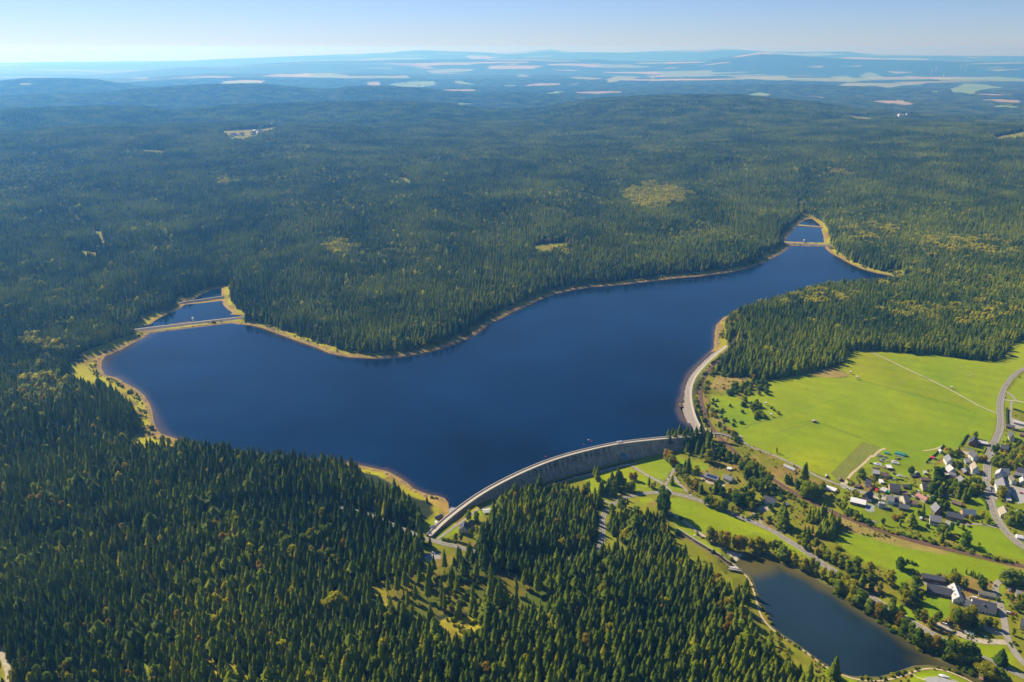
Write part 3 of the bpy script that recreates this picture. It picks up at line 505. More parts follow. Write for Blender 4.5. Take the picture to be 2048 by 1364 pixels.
# ---------------------------------------------------------------- water
def water_mat(name, deep, rough, bstr, shallow=None, wl=0.0):
    m = bpy.data.materials.new(name); m.use_nodes = True; t = m.node_tree; p = t.nodes['Principled BSDF']
    ge = t.nodes.new('ShaderNodeNewGeometry')
    n = t.nodes.new('ShaderNodeTexNoise'); n.inputs['Scale'].default_value = .006; n.inputs['Detail'].default_value = 4; t.links.new(ge.outputs['Position'], n.inputs['Vector'])
    r = t.nodes.new('ShaderNodeValToRGB'); r.color_ramp.elements[0].position = .35; r.color_ramp.elements[1].position = .7
    r.color_ramp.elements[0].color = (*[c * .55 for c in deep], 1); r.color_ramp.elements[1].color = (*[c * 1.6 for c in deep], 1)
    t.links.new(n.outputs['Fac'], r.inputs[0])
    at_ = t.nodes.new('ShaderNodeAttribute'); at_.attribute_name = 'shallow'
    mx = t.nodes.new('ShaderNodeMix'); mx.data_type = 'RGBA'; t.links.new(at_.outputs['Fac'], mx.inputs[0]); t.links.new(r.outputs[0], mx.inputs[6])
    mx.inputs[7].default_value = (*(shallow or deep), 1); t.links.new(mx.outputs[2], p.inputs['Base Color'])
    p.inputs['Roughness'].default_value = rough; p.inputs['IOR'].default_value = 1.33
    mp = t.nodes.new('ShaderNodeMapping'); mp.inputs['Rotation'].default_value = (0, 0, .6); mp.inputs['Scale'].default_value = (.004, .022, .01); t.links.new(ge.outputs['Position'], mp.inputs[0])
    st = t.nodes.new('ShaderNodeTexNoise'); st.inputs['Scale'].default_value = 1; st.inputs['Detail'].default_value = 5; t.links.new(mp.outputs[0], st.inputs['Vector'])
    rr_ = t.nodes.new('ShaderNodeMapRange'); rr_.inputs[1].default_value = .35; rr_.inputs[2].default_value = .65; rr_.inputs[3].default_value = rough * .8; rr_.inputs[4].default_value = rough * 1.7; t.links.new(st.outputs['Fac'], rr_.inputs[0]); t.links.new(rr_.outputs[0], p.inputs['Roughness'])
    w_ = t.nodes.new('ShaderNodeTexNoise'); w_.inputs['Scale'].default_value = .35; w_.inputs['Detail'].default_value = 5; t.links.new(ge.outputs['Position'], w_.inputs['Vector'])
    b = t.nodes.new('ShaderNodeBump'); b.inputs['Strength'].default_value = bstr; b.inputs['Distance'].default_value = .5; t.links.new(w_.outputs['Fac'], b.inputs['Height']); t.links.new(b.outputs[0], p.inputs['Normal'])
    MATS[name] = m; return m
water_mat('lake_water', (.0002, .011, .036), .12, .35, (.13, .085, .045)); water_mat('forebay_water', (.001, .014, .038), .07, .12, (.04, .06, .06)); water_mat('pond_water', (.014, .030, .040), .06, .10, (.10, .085, .022))
def water_sheet(name, poly, z, m, grow, cell, shal, label, shm=None):
    P = np.array(chaikin(poly, 1)); x0, y0 = P.min(0) - 20; x1, y1 = P.max(0) + 20
    nx = int((x1 - x0) / cell) + 2; ny = int((y1 - y0) / cell) + 2
    X, Y = np.meshgrid(x0 + np.arange(nx) * cell, y0 + np.arange(ny) * cell); X = X.ravel(); Y = Y.ravel()
    d = sdf(X, Y, poly, 200.0)
    i = (np.arange(ny - 1)[:, None] * nx + np.arange(nx - 1)[None, :]).ravel()
    Q = np.stack([i, i + 1, i + nx + 1, i + nx], 1); keep = (d[Q] < grow).all(1)
    Q = Q[keep]; used = np.unique(Q); mp = -np.ones(len(X), int); mp[used] = np.arange(len(used))
    # pull outer cells in
    me = mesh_np(name, np.stack([X[used], Y[used], np.full(len(used), z)], 1), mp[Q], m)
    s = shal(X[used], Y[used], d[used]); a = me.attributes.new('shallow', 'FLOAT', 'POINT'); a.data.foreach_set('value', s.astype(np.float32))
    return tag(link(name, me), label, 'water', kind='structure')
def sh_lake(x, y, d):
    px, py, _ = proj(x, y, 0.0); damd = seg_dist(x, y, DAM_W, False)
    wd = 4 + 9 * fbm(x, y, 90, 88); a = (1 - smooth(0, 1, -d / wd)) * smooth(15, 60, damd) * .8
    for q, rad in (((858, 1000), 26), ((770, 945), 18), ((1362, 800), 14)):
        a = np.maximum(a, .7 * (1 - smooth(.2, 1, np.hypot((px - q[0]) / rad, (py - q[1]) / (rad * .8)))))
    lf = (1 - smooth(0, 1, -d / 26)) * msk(px, py, [(190, 760), (190, 700), (300, 655), (320, 670), (240, 740), (300, 800), (360, 890), (330, 900), (280, 800)], 6) * .45
    return np.clip(np.maximum(a, lf), 0, 1)
water_sheet('reservoir', LAKE_W, 0.0, MATS['lake_water'], 7.0, 6.0, sh_lake, 'deep blue reservoir behind the curved dam')
water_sheet('forebay', FBC_W, .1, MATS['forebay_water'], 6.0, 4.0, lambda x, y, d: 0 * d, 'small dark blue basin behind the left stone causeway')
water_sheet('forebay', FBD_W, .15, MATS['forebay_water'], 6.0, 4.0, lambda x, y, d: 0 * d, 'dark pool between the spruces above the left basin')
water_sheet('forebay', FBF_W, .1, MATS['forebay_water'], 6.0, 4.0, lambda x, y, d: 0 * d, 'blue basin behind the far right stone causeway')
water_sheet('forebay', FBH_W, .15, MATS['forebay_water'], 6.0, 4.0, lambda x, y, d: 0 * d, 'dark little pool at the far right tip of the water')
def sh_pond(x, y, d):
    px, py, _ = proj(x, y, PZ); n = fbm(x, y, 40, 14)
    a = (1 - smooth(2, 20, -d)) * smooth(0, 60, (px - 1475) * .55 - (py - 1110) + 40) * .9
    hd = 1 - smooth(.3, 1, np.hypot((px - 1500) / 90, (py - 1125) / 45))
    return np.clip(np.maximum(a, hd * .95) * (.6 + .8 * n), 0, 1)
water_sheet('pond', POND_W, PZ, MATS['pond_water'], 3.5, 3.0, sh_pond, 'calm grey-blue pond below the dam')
# ---------------------------------------------------------------- tree shapes (unit height)
def spruce(seed, whorls=17, k=9, rad=.125, low=.10, inner=True, drop=.30):
    r = np.random.default_rng(seed); V, F, T = [], [], []
    def add(v, f): b = len(V); V.extend(v); F.extend([tuple(i + b for i in q) for q in f])
    for i in range(whorls):
        h = low + (1 - low) * (max(0, i + r.uniform(-.2, .2)) / whorls) ** .93
        q = 1 - (h - low) / (1.02 - low); R0 = rad * max(q, .03) ** .72 * r.uniform(.85, 1.12)
        kk = k if q > .25 else max(4, k - 3); a0 = r.uniform(0, 6.28)
        for j in range(kk):
            a = a0 + 6.283 * j / kk + r.uniform(-.22, .22); L = R0 * r.uniform(.68, 1.25); wd = L * r.uniform(.30, .48) + .006
            dz = -drop * L * r.uniform(.5, 1.5) ; ca, sa = math.cos(a), math.sin(a); th = .030 * r.uniform(.7, 1.3)
            add([(0, 0, h + th), (ca * L * .55 - sa * wd, sa * L * .55 + ca * wd, h + dz * .6 - .012), (ca * L, sa * L, h + dz), (ca * L * .55 + sa * wd, sa * L * .55 - ca * wd, h + dz * .6 - .012), (ca * L * .6, sa * L * .6, h + dz * .35 + th * .55)],
                [(0, 1, 4), (1, 2, 4), (2, 3, 4), (3, 0, 4)])
    n = 6
    if inner:
        add([(math.cos(t) * rad * .48, math.sin(t) * rad * .48, low + .01) for t in [6.283 * i / n for i in range(n)]] + [(0, 0, .9)], [(i, (i + 1) % n, n) for i in range(n)])
    add([(.006, 0, .93), (-.004, .005, .93), (-.004, -.005, .93), (0, 0, 1.0)], [(0, 1, 3), (1, 2, 3), (2, 0, 3)])
    return np.array(V), F
def trunk_geo(h0, h1, r0, r1, n=5):
    V = [(math.cos(6.283 * i / n) * r0, math.sin(6.283 * i / n) * r0, h0) for i in range(n)] + [(math.cos(6.283 * i / n) * r1, math.sin(6.283 * i / n) * r1, h1) for i in range(n)]
    return np.array(V), [(i, (i + 1) % n, n + (i + 1) % n, n + i) for i in range(n)]
def blobs_geo(r, cents, nleaf, size, core=.72):
    V, F = [], []
    for c, q in cents:
        c = np.array(c); q = np.array(q)
        m = max(4, int(nleaf * (q[0] * q[1]) ** .9 / .02))
        for _ in range(m):
            d = r.normal(size=3); d /= np.linalg.norm(d)
            if d[2] < -.55: d[2] *= -.6
            p = c + d * q * r.uniform(.72, 1.10); s = size * r.uniform(.6, 1.5)
            u = r.normal(size=3) + d * .1; u -= d * np.dot(u, d) * .75; u /= np.linalg.norm(u); v = np.cross(d + r.normal(size=3) * .45, u); v /= np.linalg.norm(v) + 1e-9
            b = len(V); V += [p - u * s, p - v * s * .8, p + u * s * r.uniform(.6, 1.2), p + v * s * .8]; F.append((b, b + 1, b + 2, b + 3))
        n = 6; b = len(V)      # a dense heart so the crown does not look hollow
        for zz, rr_ in ((-.75, .5), (0, 1.0), (.7, .6)):
            for i in range(n):
                t_ = 6.283 * i / n; V.append(c + q * core * np.array((math.cos(t_) * rr_, math.sin(t_) * rr_, zz)))
        V.append(c + q * core * np.array((0, 0, -1))); V.append(c + q * core * np.array((0, 0, 1)))
        for l in range(2):
            F += [(b + l * n + i, b + l * n + (i + 1) % n, b + (l + 1) * n + (i + 1) % n, b + (l + 1) * n + i) for i in range(n)]
        F += [(b + (i + 1) % n, b + i, b + 3 * n) for i in range(n)] + [(b + 2 * n + i, b + 2 * n + (i + 1) % n, b + 3 * n + 1) for i in range(n)]
    return np.array(V), F
def broad(seed, rad=.36, low=.20, nb=13, nleaf=46, size=.040, tall=1.0):
    r = np.random.default_rng(seed); cents = []
    for i in range(nb):
        h = low + .12 + (.80 - low) * r.uniform(0, 1); e = math.sin(min(1, (h - low) / (1 - low) * 1.05) * math.pi * .86 + .25)
        a = r.uniform(0, 6.28); d = rad * e * r.uniform(.2, .72); q = rad * r.uniform(.30, .50)
        cents.append(((math.cos(a) * d, math.sin(a) * d, h), (q, q, q * r.uniform(.7, 1.0) * tall)))
    cents.append(((0, 0, .62), (rad * .55, rad * .55, .26)))
    V, F = blobs_geo(r, cents, nleaf, size); V[:, 2] = low * .6 + (V[:, 2] - V[:, 2].min()) / (V[:, 2].max() - V[:, 2].min()) * (1 - low * .6)
    return V, F
def shrub(seed):
    r = np.random.default_rng(seed); cents = []
    for i in range(6):
        a = r.uniform(0, 6.28); d = r.uniform(0, .35); q = r.uniform(.22, .36); cents.append(((math.cos(a) * d, math.sin(a) * d, r.uniform(.25, .62)), (q, q, q)))
    V, F = blobs_geo(r, cents, 26, .085); V[:, 2] = (V[:, 2] - V[:, 2].min()) / (V[:, 2].max() - V[:, 2].min()); return V, F
def with_tint(me, val):
    a = me.attributes.new('tint', 'FLOAT', 'POINT'); n = len(me.vertices)
    a.data.foreach_set('value', np.full(n, val, np.float32) if np.isscalar(val) else np.asarray(val, np.float32))
def limbs(seed, h=.62):
    r = np.random.default_rng(seed); mb = MB(); mb.tube((0, 0, -.04), (0, 0, h * .55), .022, .015, 6)
    for i in range(5):
        a = 6.283 * i / 5 + r.uniform(-.4, .4); L = r.uniform(.12, .2); z0 = h * r.uniform(.35, .55)
        mb.tube((0, 0, z0), (math.cos(a) * L, math.sin(a) * L, z0 + r.uniform(.15, .3)), .011, .004, 4)
    mb.tube((0, 0, h * .55), (0, 0, h * 1.2), .015, .005, 5); return np.array(mb.V), mb.F
SPR, SPT, BRD, BRT, SHR, CRW = [], [], [], [], [], {}
NEED = MATS['spruce_needles']; BARK = MATS['bark']
for i in range(6):
    V, F = spruce(100 + i, whorls=17 + i % 3, rad=(.23, .25, .20, .26, .20, .22)[i], low=(.12, .08, .2, .06, .3, .16)[i]); me = mesh_np('crown', V, F, NEED); with_tint(me, .35 + .09 * i); SPR.append(me)
    V, F = trunk_geo(-.05, .85, .012, .004); SPT.append(mesh_np('trunk', V, F, BARK))
LEAF = ['green_leaves', 'yellowing_leaves', 'autumn_leaves', 'pale_leaves', 'dark_leaves']
_bs = [dict(rad=.34, low=.15), dict(rad=.28, low=.18, tall=1.2), dict(rad=.40, low=.12), dict(rad=.21, low=.14, tall=1.35, nb=15), dict(rad=.30, low=.10, nb=15)]
for hue in LEAF:
    CRW[hue] = []
    for i in range(5):
        V, F = broad(200 + i, **_bs[i]); me = mesh_np('crown', V, F, MATS[hue]); with_tint(me, .3 + .1 * i); CRW[hue].append(me)
    CRW[hue + '_shrub'] = []
    for i in range(3):
        V, F = shrub(300 + i); me = mesh_np('foliage', V, F, MATS[hue]); with_tint(me, .35 + .15 * i); CRW[hue + '_shrub'].append(me)
for i in range(5):
    V, F = limbs(400 + i); BRT.append(mesh_np('trunk', V, F, BARK))
def hidden(name, me):
    return bpy.data.objects.new(name, me)
def merged(name, parts):
    """parts: (V, F, material, tint)"""
    Vs, Fs, mi, tn, mats = [], [], [], [], []; b = 0
    for V, F, m, tv in parts:
        if m not in mats: mats.append(m)
        Vs.append(V); Fs += [tuple(i + b for i in f) for f in F]; mi += [mats.index(m)] * len(F); tn.append(np.full(len(V), tv)); b += len(V)
    me = mesh_np(name, np.vstack(Vs), Fs, mats, mi); with_tint(me, np.concatenate(tn)); return me
_tv = np.random.default_rng(7)
near_src, clump_src, far_src = [], [], []
for i in range(6):
    kw = dict(whorls=17 + i % 3, rad=(.23, .25, .20, .26, .20, .22)[i], low=(.12, .08, .2, .06, .3, .16)[i]); V, F = spruce(100 + i, **kw); T, G = trunk_geo(-.05, .5, .012, .008)
    near_src.append(merged('spruce', [(V, F, NEED, .35 + .09 * i), (T, G, BARK, 0)]))
for i, hue in enumerate(['green_leaves', 'yellowing_leaves', 'pale_leaves', 'autumn_leaves']):
    V, F = broad(230 + i, **_bs[(i * 2 + 3) % 5]); T, G = limbs(400 + i); near_src.append(merged('leafy', [(V, F, MATS[hue], .3 + .15 * i), (T, G, BARK, 0)]))
for hue, kw in (('yellowing_leaves', dict(whorls=14, rad=.24, low=.1)), ('green_leaves', dict(whorls=15, rad=.26, low=.1)), ('spruce_needles', dict(whorls=9, k=10, rad=.34, low=.48, drop=.05))):
    V, F = spruce(len(near_src) + 130, **kw); T, G = trunk_geo(-.05, .6, .013, .008); near_src.append(merged('conifer', [(V, F, MATS[hue], .5), (T, G, BARK, 0)]))
def lowspruce(r): return spruce(int(r.integers(1e6)), whorls=6, k=6, rad=r.uniform(.21, .28), low=.08, drop=.45)
def lowbroad(r):
    cents = [((r.uniform(-.12, .12), r.uniform(-.12, .12), .45 + .12 * j), (.17, .17, .19)) for j in range(3)]
    return blobs_geo(r, cents, 9, .075, .95)
for i in range(9):
    r = np.random.default_rng(500 + i); parts = []
    for a in range(3):
        for b in range(3):
            ox, oy = (a - 1) * 6.7 + r.uniform(-2.4, 2.4), (b - 1) * 6.7 + r.uniform(-2.4, 2.4); pl = .02 if i < 5 else (.35 if i < 7 else 1.0)
            if r.random() < pl: V, F = lowbroad(r); h = r.uniform(15, 22); m = MATS['yellowing_leaves' if r.random() < (.4 if i < 7 else .75) else 'pale_leaves' if r.random() < .3 else 'green_leaves']
            else: V, F = lowspruce(r); h = r.uniform(16, 26); m = NEED
            V = V * h; V = V + np.array((ox, oy, -1.0)); parts.append((V, F, m, r.uniform(0, 1)))
    clump_src.append(merged('wood', parts))
for i in range(5):
    r = np.random.default_rng(600 + i); parts = []
    for a in range(8):
        for b in range(8):
            ox, oy = (a - 3.5) * 9.2 + r.uniform(-4, 4), (b - 3.5) * 9.2 + r.uniform(-4, 4); h = r.uniform(18, 30); n = 5; R0 = r.uniform(4.2, 5.6); t0 = r.uniform(0, 6)
            V = [(math.cos(t0 + 6.283 * j / n) * R0 * r.uniform(.7, 1.2), math.sin(t0 + 6.283 * j / n) * R0 * r.uniform(.7, 1.2), h * .2) for j in range(n)] + \
                [(math.cos(t0 + 6.283 * j / n) * R0 * .6, math.sin(t0 + 6.283 * j / n) * R0 * .6, h * .62) for j in range(n)] + [(0, 0, h)]
            V = np.array(V) + np.array((ox, oy, -2.0)); parts.append((V, [(j, (j + 1) % n, n + (j + 1) % n, n + j) for j in range(n)] + [(n + j, n + (j + 1) % n, 2 * n) for j in range(n)], NEED if (i < 4 and r.random() < .96) else MATS['pale_leaves'], r.uniform(0, 1)))
    far_src.append(merged('far_wood', parts))

def scatter_object(name, srcs, P, vidx, rot, scl, label, cat):
    col = bpy.data.collections.new(name + '_shapes')
    for i, me in enumerate(srcs): col.objects.link(hidden('%s_shape_%02d' % (name, i), me))
    me = bpy.data.meshes.new(name); me.vertices.add(len(P)); me.vertices.foreach_set('co', np.asarray(P, np.float32).ravel())
    for nm, ty, arr in (('vi', 'INT', vidx.astype(np.int32)), ('rz', 'FLOAT', rot.astype(np.float32))):
        a = me.attributes.new(nm, ty, 'POINT'); a.data.foreach_set('value', arr)
    a = me.attributes.new('sc', 'FLOAT_VECTOR', 'POINT'); a.data.foreach_set('vector', scl.astype(np.float32).ravel())
    o = link(name, me); g = bpy.data.node_groups.new(name, 'GeometryNodeTree')
    g.interface.new_socket('Geometry', in_out='INPUT', socket_type='NodeSocketGeometry'); g.interface.new_socket('Geometry', in_out='OUTPUT', socket_type='NodeSocketGeometry')
    N = g.nodes.new; gi, go = N('NodeGroupInput'), N('NodeGroupOutput'); ip = N('GeometryNodeInstanceOnPoints'); ci = N('GeometryNodeCollectionInfo')
    ci.inputs['Collection'].default_value = col; ci.inputs['Separate Children'].default_value = True; ci.inputs['Reset Children'].default_value = True
    def na_(nm, ty): q = N('GeometryNodeInputNamedAttribute'); q.data_type = ty; q.inputs['Name'].default_value = nm; return [s for s in q.outputs if s.enabled and s.name == 'Attribute'][0]
    cx = N('ShaderNodeCombineXYZ'); er = N('FunctionNodeEulerToRotation')
    g.links.new(na_('rz', 'FLOAT'), cx.inputs['Z']); g.links.new(cx.outputs[0], er.inputs[0])
    g.links.new(gi.outputs[0], ip.inputs['Points']); g.links.new(ci.outputs[0], ip.inputs['Instance']); ip.inputs['Pick Instance'].default_value = True
    g.links.new(na_('vi', 'INT'), ip.inputs['Instance Index']); g.links.new(er.outputs[0], ip.inputs['Rotation']); g.links.new(na_('sc', 'FLOAT_VECTOR'), ip.inputs['Scale']); g.links.new(ip.outputs[0], go.inputs[0])
    md = o.modifiers.new('planting', 'NODES'); md.node_group = g
    return tag(o, label, cat, kind='stuff')

# ---------------------------------------------------------------- where forest grows
WOODS = []   # extra woods inside the open valley are planted tree by tree further down
def forest_density(x, y, z):
    px, py, d = proj(x, y, z); D = np.ones(x.shape)
    for P in (OPEN1, OPEN2, OPEN3, OPENL, OPENR, GLADE, OPENS, OPEND): D[inside(px, py, P)] = 0
    for P, _ in CLEAR: D[inside(px, py, P)] = 0
    for P in STRIPS: D[inside(px, py, P)] = .12
    m = inside(px, py, SPARSE); D[m] = np.minimum(D[m], .40)
    far = np.hypot(x, y) > 4200
    if far.any():
        ix = np.where(far)[0]
        for f, P, k in FARF:
            q = fr(f, P); s = inside(px[ix], py[ix], q); D[ix[s]] = 0
    ld, lv = lake_d(x, y); wide = 5 + 9 * fbm(x, y, 120, 77)
    nearr = np.hypot(x, y) < 3800
    D[(ld < np.where(lv < -1, 4, wide * 1.25 + 4)) & nearr] = 0
    for pl in CAUSE: D[seg_dist(x, y, pl, False) < 22] = 0
    for pl, wd in ((ROAD_A, 9), (RAIL, 8), (ROAD_W, 8)): D[seg_dist(x, y, pl, False) < wd] = 0
    return D, px, py
ROAD_A = [tuple(p) for p in atn([(846, 1076.5), (866, 1081), (888, 1087.5), (919, 1094), (960, 1108), (1030, 1122), (1100, 1123), (1144, 1116), (1177, 1109), (1194, 1099), (1205.5, 1087.5), (1205, 1059), (1205, 1037), (1210, 1024), (1223, 1010.5), (1241, 999.5), (1265, 991), (1291, 986), (1320, 985), (1342, 986), (1375, 993), (1405, 1003), (1437, 1016), (1469, 1030), (1502, 1043), (1535, 1056),
    (1568, 1076), (1601, 1096), (1634, 1120), (1660, 1137.5), (1700, 1163), (1736, 1190), (1771, 1213.5), (1797.5, 1229), (1835, 1251), (1868, 1271), (1912, 1293), (1951.5, 1310), (2000, 1330), (2044, 1352), (2100, 1378)])]
ROAD_W = [tuple(p) for p in atn([(20, 1090), (100, 1078), (176, 1067), (260, 1058), (347, 1043), (419, 1032), (500, 1020), (592, 1006), (662, 1008), (740, 1030), (800, 1056), (846, 1076.5)])]
RAIL = [tuple(p) for p in atn([(1475, 672), (1460, 696), (1446, 710), (1431.6, 725), (1414, 744.6), (1403, 764), (1399.7, 786), (1403, 810.5), (1414, 839), (1425, 859), (1442.6, 879), (1462, 896), (1489, 923), (1519.5, 942), (1546, 959), (1581, 981), (1612, 998), (1656, 1019), (1700, 1038.5), (1747, 1057), (1802, 1074), (1868, 1092), (1934, 1107), (2000, 1123), (2048, 1132.6), (2120, 1146)])]
def larchness(px, py):
    L = np.zeros(px.shape)
    for k_, (cx, cy, rx, ry) in enumerate(LARCH): L = np.maximum(L, (1.0 if k_ in (0, 1, 3) else .5) * (1 - smooth(.7, 1.1, np.hypot((px - cx) / rx, (py - cy) / ry) + .5 * (fbm(px, py, 9, 33) - .5))))
    return L
def grid_pts(r0, r1, cell, jit, seed, amax=.67):
    r = np.random.default_rng(seed); n = int(r1 * 1.0 / cell) + 2; X = (np.arange(-n, n) + .5) * cell; Y = (np.arange(0, n + 1) + .5) * cell
    X, Y = np.meshgrid(X, Y); X = X.ravel(); Y = Y.ravel(); rr = np.hypot(X, Y)
    m = (rr > r0) & (rr < r1) & (np.abs(X) < .66 * (Y * CP + 500 * SP) + 50); X, Y = X[m], Y[m]
    return X + r.uniform(-jit, jit, X.shape) * cell, Y + r.uniform(-jit, jit, Y.shape) * cell
R1_, R2_, R3_ = 1330.0, 5300.0, 15500.0
NX, NY = grid_pts(430, R1_, 6.4, .42, 1)
# mid distance: clumps, split back to single trees where they meet an edge
MX, MY = grid_pts(R1_, R2_, 20.0, 0, 2)
MZ = ground(MX, MY); Dm, mpx, mpy = forest_density(MX, MY, MZ)
full = Dm > .9
for ox, oy in ((-10, -10), (10, -10), (10, 10), (-10, 10)):
    q, _, _ = forest_density(MX + ox, MY + oy, MZ); full &= q > .9; Dm = np.maximum(Dm, q)
edge = (~full) & (Dm > 0)
sx = (MX[edge][:, None] + np.repeat([-6.7, 0, 6.7], 3)[None, :]).ravel(); sy = (MY[edge][:, None] + np.tile([-6.7, 0, 6.7], 3)[None, :]).ravel()
sx = sx + rng.uniform(-2.2, 2.2, sx.shape); sy = sy + rng.uniform(-2.2, 2.2, sy.shape)
NX = np.concatenate([NX, sx]); NY = np.concatenate([NY, sy]); NZ = ground(NX, NY)
Dn, npx, npy = forest_density(NX, NY, NZ); keep = rng.random(len(NX)) < Dn * (1 - .10 * smooth(.45, .7, fbm(NX, NY, 50, 90)))
NX, NY, NZ, npx, npy, Dn = [a[keep] for a in (NX, NY, NZ, npx, npy, Dn)]
lar = larchness(npx, npy); n = len(NX)
stand = fbm(NX, NY, 150, 71, 2)
hh = 12.5 + 11 * stand + rng.normal(0, 3.2, n); hh = np.where(Dn < .5, rng.choice([5, 7, 24, 28], n), hh)
leafy = rng.random(n) < np.maximum(.035, lar * .75) + .12 * smooth(.60, .75, fbm(NX, NY, 90, 72))
vi = rng.integers(0, 6, n); vi = np.where(Dn < .5, np.where(hh > 20, 4, vi), vi); vi = np.where(leafy, 6 + rng.choice([0, 1, 2, 2, 1, 3], n), vi)
odd = (~leafy) & (Dn > .5) & (rng.random(n) < .04 + .22 * smooth(.5, .7, fbm(NX, NY, 70, 74))); vi = np.where(odd, rng.integers(10, 13, n), vi)
hh = np.where(leafy, np.clip(hh * .82, 6, 24), hh); wscl = hh * rng.uniform(.85, 1.2, n) * np.where(Dn < .5, .72, 1); wscl = np.where(leafy, hh * rng.uniform(.8, 1.0, n), wscl)
rt = rng.uniform(0, 6.28, n)
# the trees that show largest become things of their own
dd = np.hypot(NX, NY); vis = (npx > 12) & (npx < 2036) & (npy < 1364) & (npy - hh * 1.9 < 1340)
def pick(m, k):
    ix = np.where(m & vis)[0]; ix = ix[np.argsort(dd[ix] / hh[ix] ** .5)]; return ix[:k]
spick = pick((vi < 6) & (hh > 12), SPRUCE_N); bpick = pick((vi >= 6) & (vi < 10), LEAFY_N)
single = np.zeros(n, bool); single[spick] = True; single[bpick] = True
for i in spick:
    o = empty('spruce_tree', (NX[i], NY[i], NZ[i]), rt[i], 'tall dark green spruce tree standing in the dense forest along the bottom edge', 'spruce tree', 'spruce trees of the near forest')
    for nm, me in (('trunk', SPT[vi[i] % 6]), ('crown', SPR[vi[i] % 6])):
        c = link(nm, me, o); c.scale = (wscl[i], wscl[i], hh[i])
_bl = {'green_leaves': 'green', 'yellowing_leaves': 'yellow-green', 'pale_leaves': 'pale green', 'autumn_leaves': 'orange-brown'}
LEAFQ = []      # leafy trees and shrubs wait here until the ones that show largest are known
for i in bpick:
    hue = ['green_leaves', 'yellowing_leaves', 'pale_leaves', 'autumn_leaves'][vi[i] - 6]
    side = 'left' if npx[i] < 700 else 'middle' if npx[i] < 1250 else 'right'
    LEAFQ.append((NX[i], NY[i], NZ[i], hh[i], wscl[i], hue, i % 5, '%s round tree among the near spruces, %s of the photo' % (_bl[hue], side), '%s trees among the near spruces, %s' % (_bl[hue], side)))
k = ~single
scatter_object('spruce_forest', near_src, np.stack([NX, NY, NZ], 1)[k], vi[k], rt[k], np.stack([wscl, wscl, hh], 1)[k], 'dense spruce forest around the reservoir, single trees showing', 'forest')
MXf, MYf, MZf = MX[full], MY[full], MZ[full]; lar = larchness(mpx[full], mpy[full]); n = len(MXf); u = rng.random(n)
mixn = smooth(.55, .75, fbm(MXf, MYf, 240, 73))
vi = np.where(u < lar, 7 + (rng.random(n) < .5), np.where(u < .04 + .35 * mixn, 5 + (rng.random(n) < .5), rng.integers(0, 5, n)))
s = .62 + .72 * fbm(MXf, MYf, 170, 71, 2) + rng.uniform(-.05, .05, n)
scatter_object('spruce_forest', clump_src, np.stack([MXf, MYf, MZf], 1), vi, rng.integers(0, 4, n) * math.pi / 2 + rng.uniform(-.2, .2, n), np.stack([1 + 0 * s, 1 + 0 * s, s], 1), 'wide spruce forest beyond the reservoir', 'forest')
FX, FY = grid_pts(R2_, R3_, 70.0, .08, 3, .70); FZ = ground(FX, FY); Df, fpx, fpy = forest_density(FX, FY, FZ); k = Df > .5
FX, FY, FZ = FX[k], FY[k], FZ[k]; n = len(FX); lar = larchness(fpx[k], fpy[k]); vi = np.where(rng.random(n) < np.maximum(lar * .8, .05), 4, rng.integers(0, 4, n))
scatter_object('hill_forest', far_src, np.stack([FX, FY, FZ], 1), vi, rng.uniform(0, 6.28, n), np.ones((n, 3)), 'far blue forest covering the hills', 'forest')
print('TREES', k.sum(), len(MXf), len(NX))
# ---------------------------------------------------------------- ribbons: roads, tracks, rails
def resample(P, step):
    P = np.array(P, float); d = np.r_[0, np.cumsum(np.hypot(*np.diff(P, axis=0).T))]; n = max(2, int(d[-1] / step) + 1); s = np.linspace(0, d[-1], n)
    return np.stack([np.interp(s, d, P[:, 0]), np.interp(s, d, P[:, 1])], 1), s
def normals(P):
    T = np.gradient(P, axis=0); T /= np.linalg.norm(T, axis=1)[:, None] + 1e-9; return T, np.stack([T[:, 1], -T[:, 0]], 1)   # right-hand side
def ribbon_mesh(name, P, offs, m, zoff=.22, zs=None, cross=True):
    T, N = normals(P); n = len(P); k = len(offs); Q = np.stack([P + N * o for o in offs], 1)
    if zs is None: Z = ground(Q[..., 0].ravel(), Q[..., 1].ravel()).reshape(n, k) + zoff
    else: Z = np.asarray(zs)
    V = np.concatenate([Q, Z[..., None]], 2).reshape(-1, 3)
    i = (np.arange(n - 1)[:, None] * k + np.arange(k - 1)[None, :]).ravel(); F = np.stack([i, i + k, i + k + 1, i + 1], 1)
    return mesh_np(name, V, F, m)
def road(name, pts, width, m, label, f='P', lines=0, zoff=.22, smoothn=2, edge='paint'):
    P = atn(pts, f) if not isinstance(pts, np.ndarray) else pts
    P = np.array(chaikin(P, smoothn, False)); P, s = resample(P, 3.0); h = width / 2
    o = link(name, ribbon_mesh(name, P, [-h, -h * .5, 0, h * .5, h], MATS[m], zoff)); tag(o, label, name.replace('_', ' '), kind='structure')
    if lines:
        for sd in (-1, 1): link('edge_line', ribbon_mesh('edge_line', P, [sd * (h - .25) - .09, sd * (h - .25) + .09], MATS['paint'], zoff + .04), o)
    if lines > 1:
        Vs, Fs = [], []; T, N = normals(P); Z = ground(P[:, 0], P[:, 1]) + zoff + .045
        P2, s2 = resample(P, 1.0); Z2 = np.interp(s2, s, Z); T2, N2 = normals(P2)
        for i in range(0, len(P2) - 5, 9):
            b = len(Vs)
            for j in (i, i + 2, i + 4):
                for sd in (-.09, .09): q = P2[j] + N2[j] * sd; Vs.append((q[0], q[1], Z2[j]))
            Fs += [(b, b + 2, b + 3, b + 1), (b + 2, b + 4, b + 5, b + 3)]
        link('centre_line', mesh_np('centre_line', Vs, Fs, MATS['paint']), o)
    return o
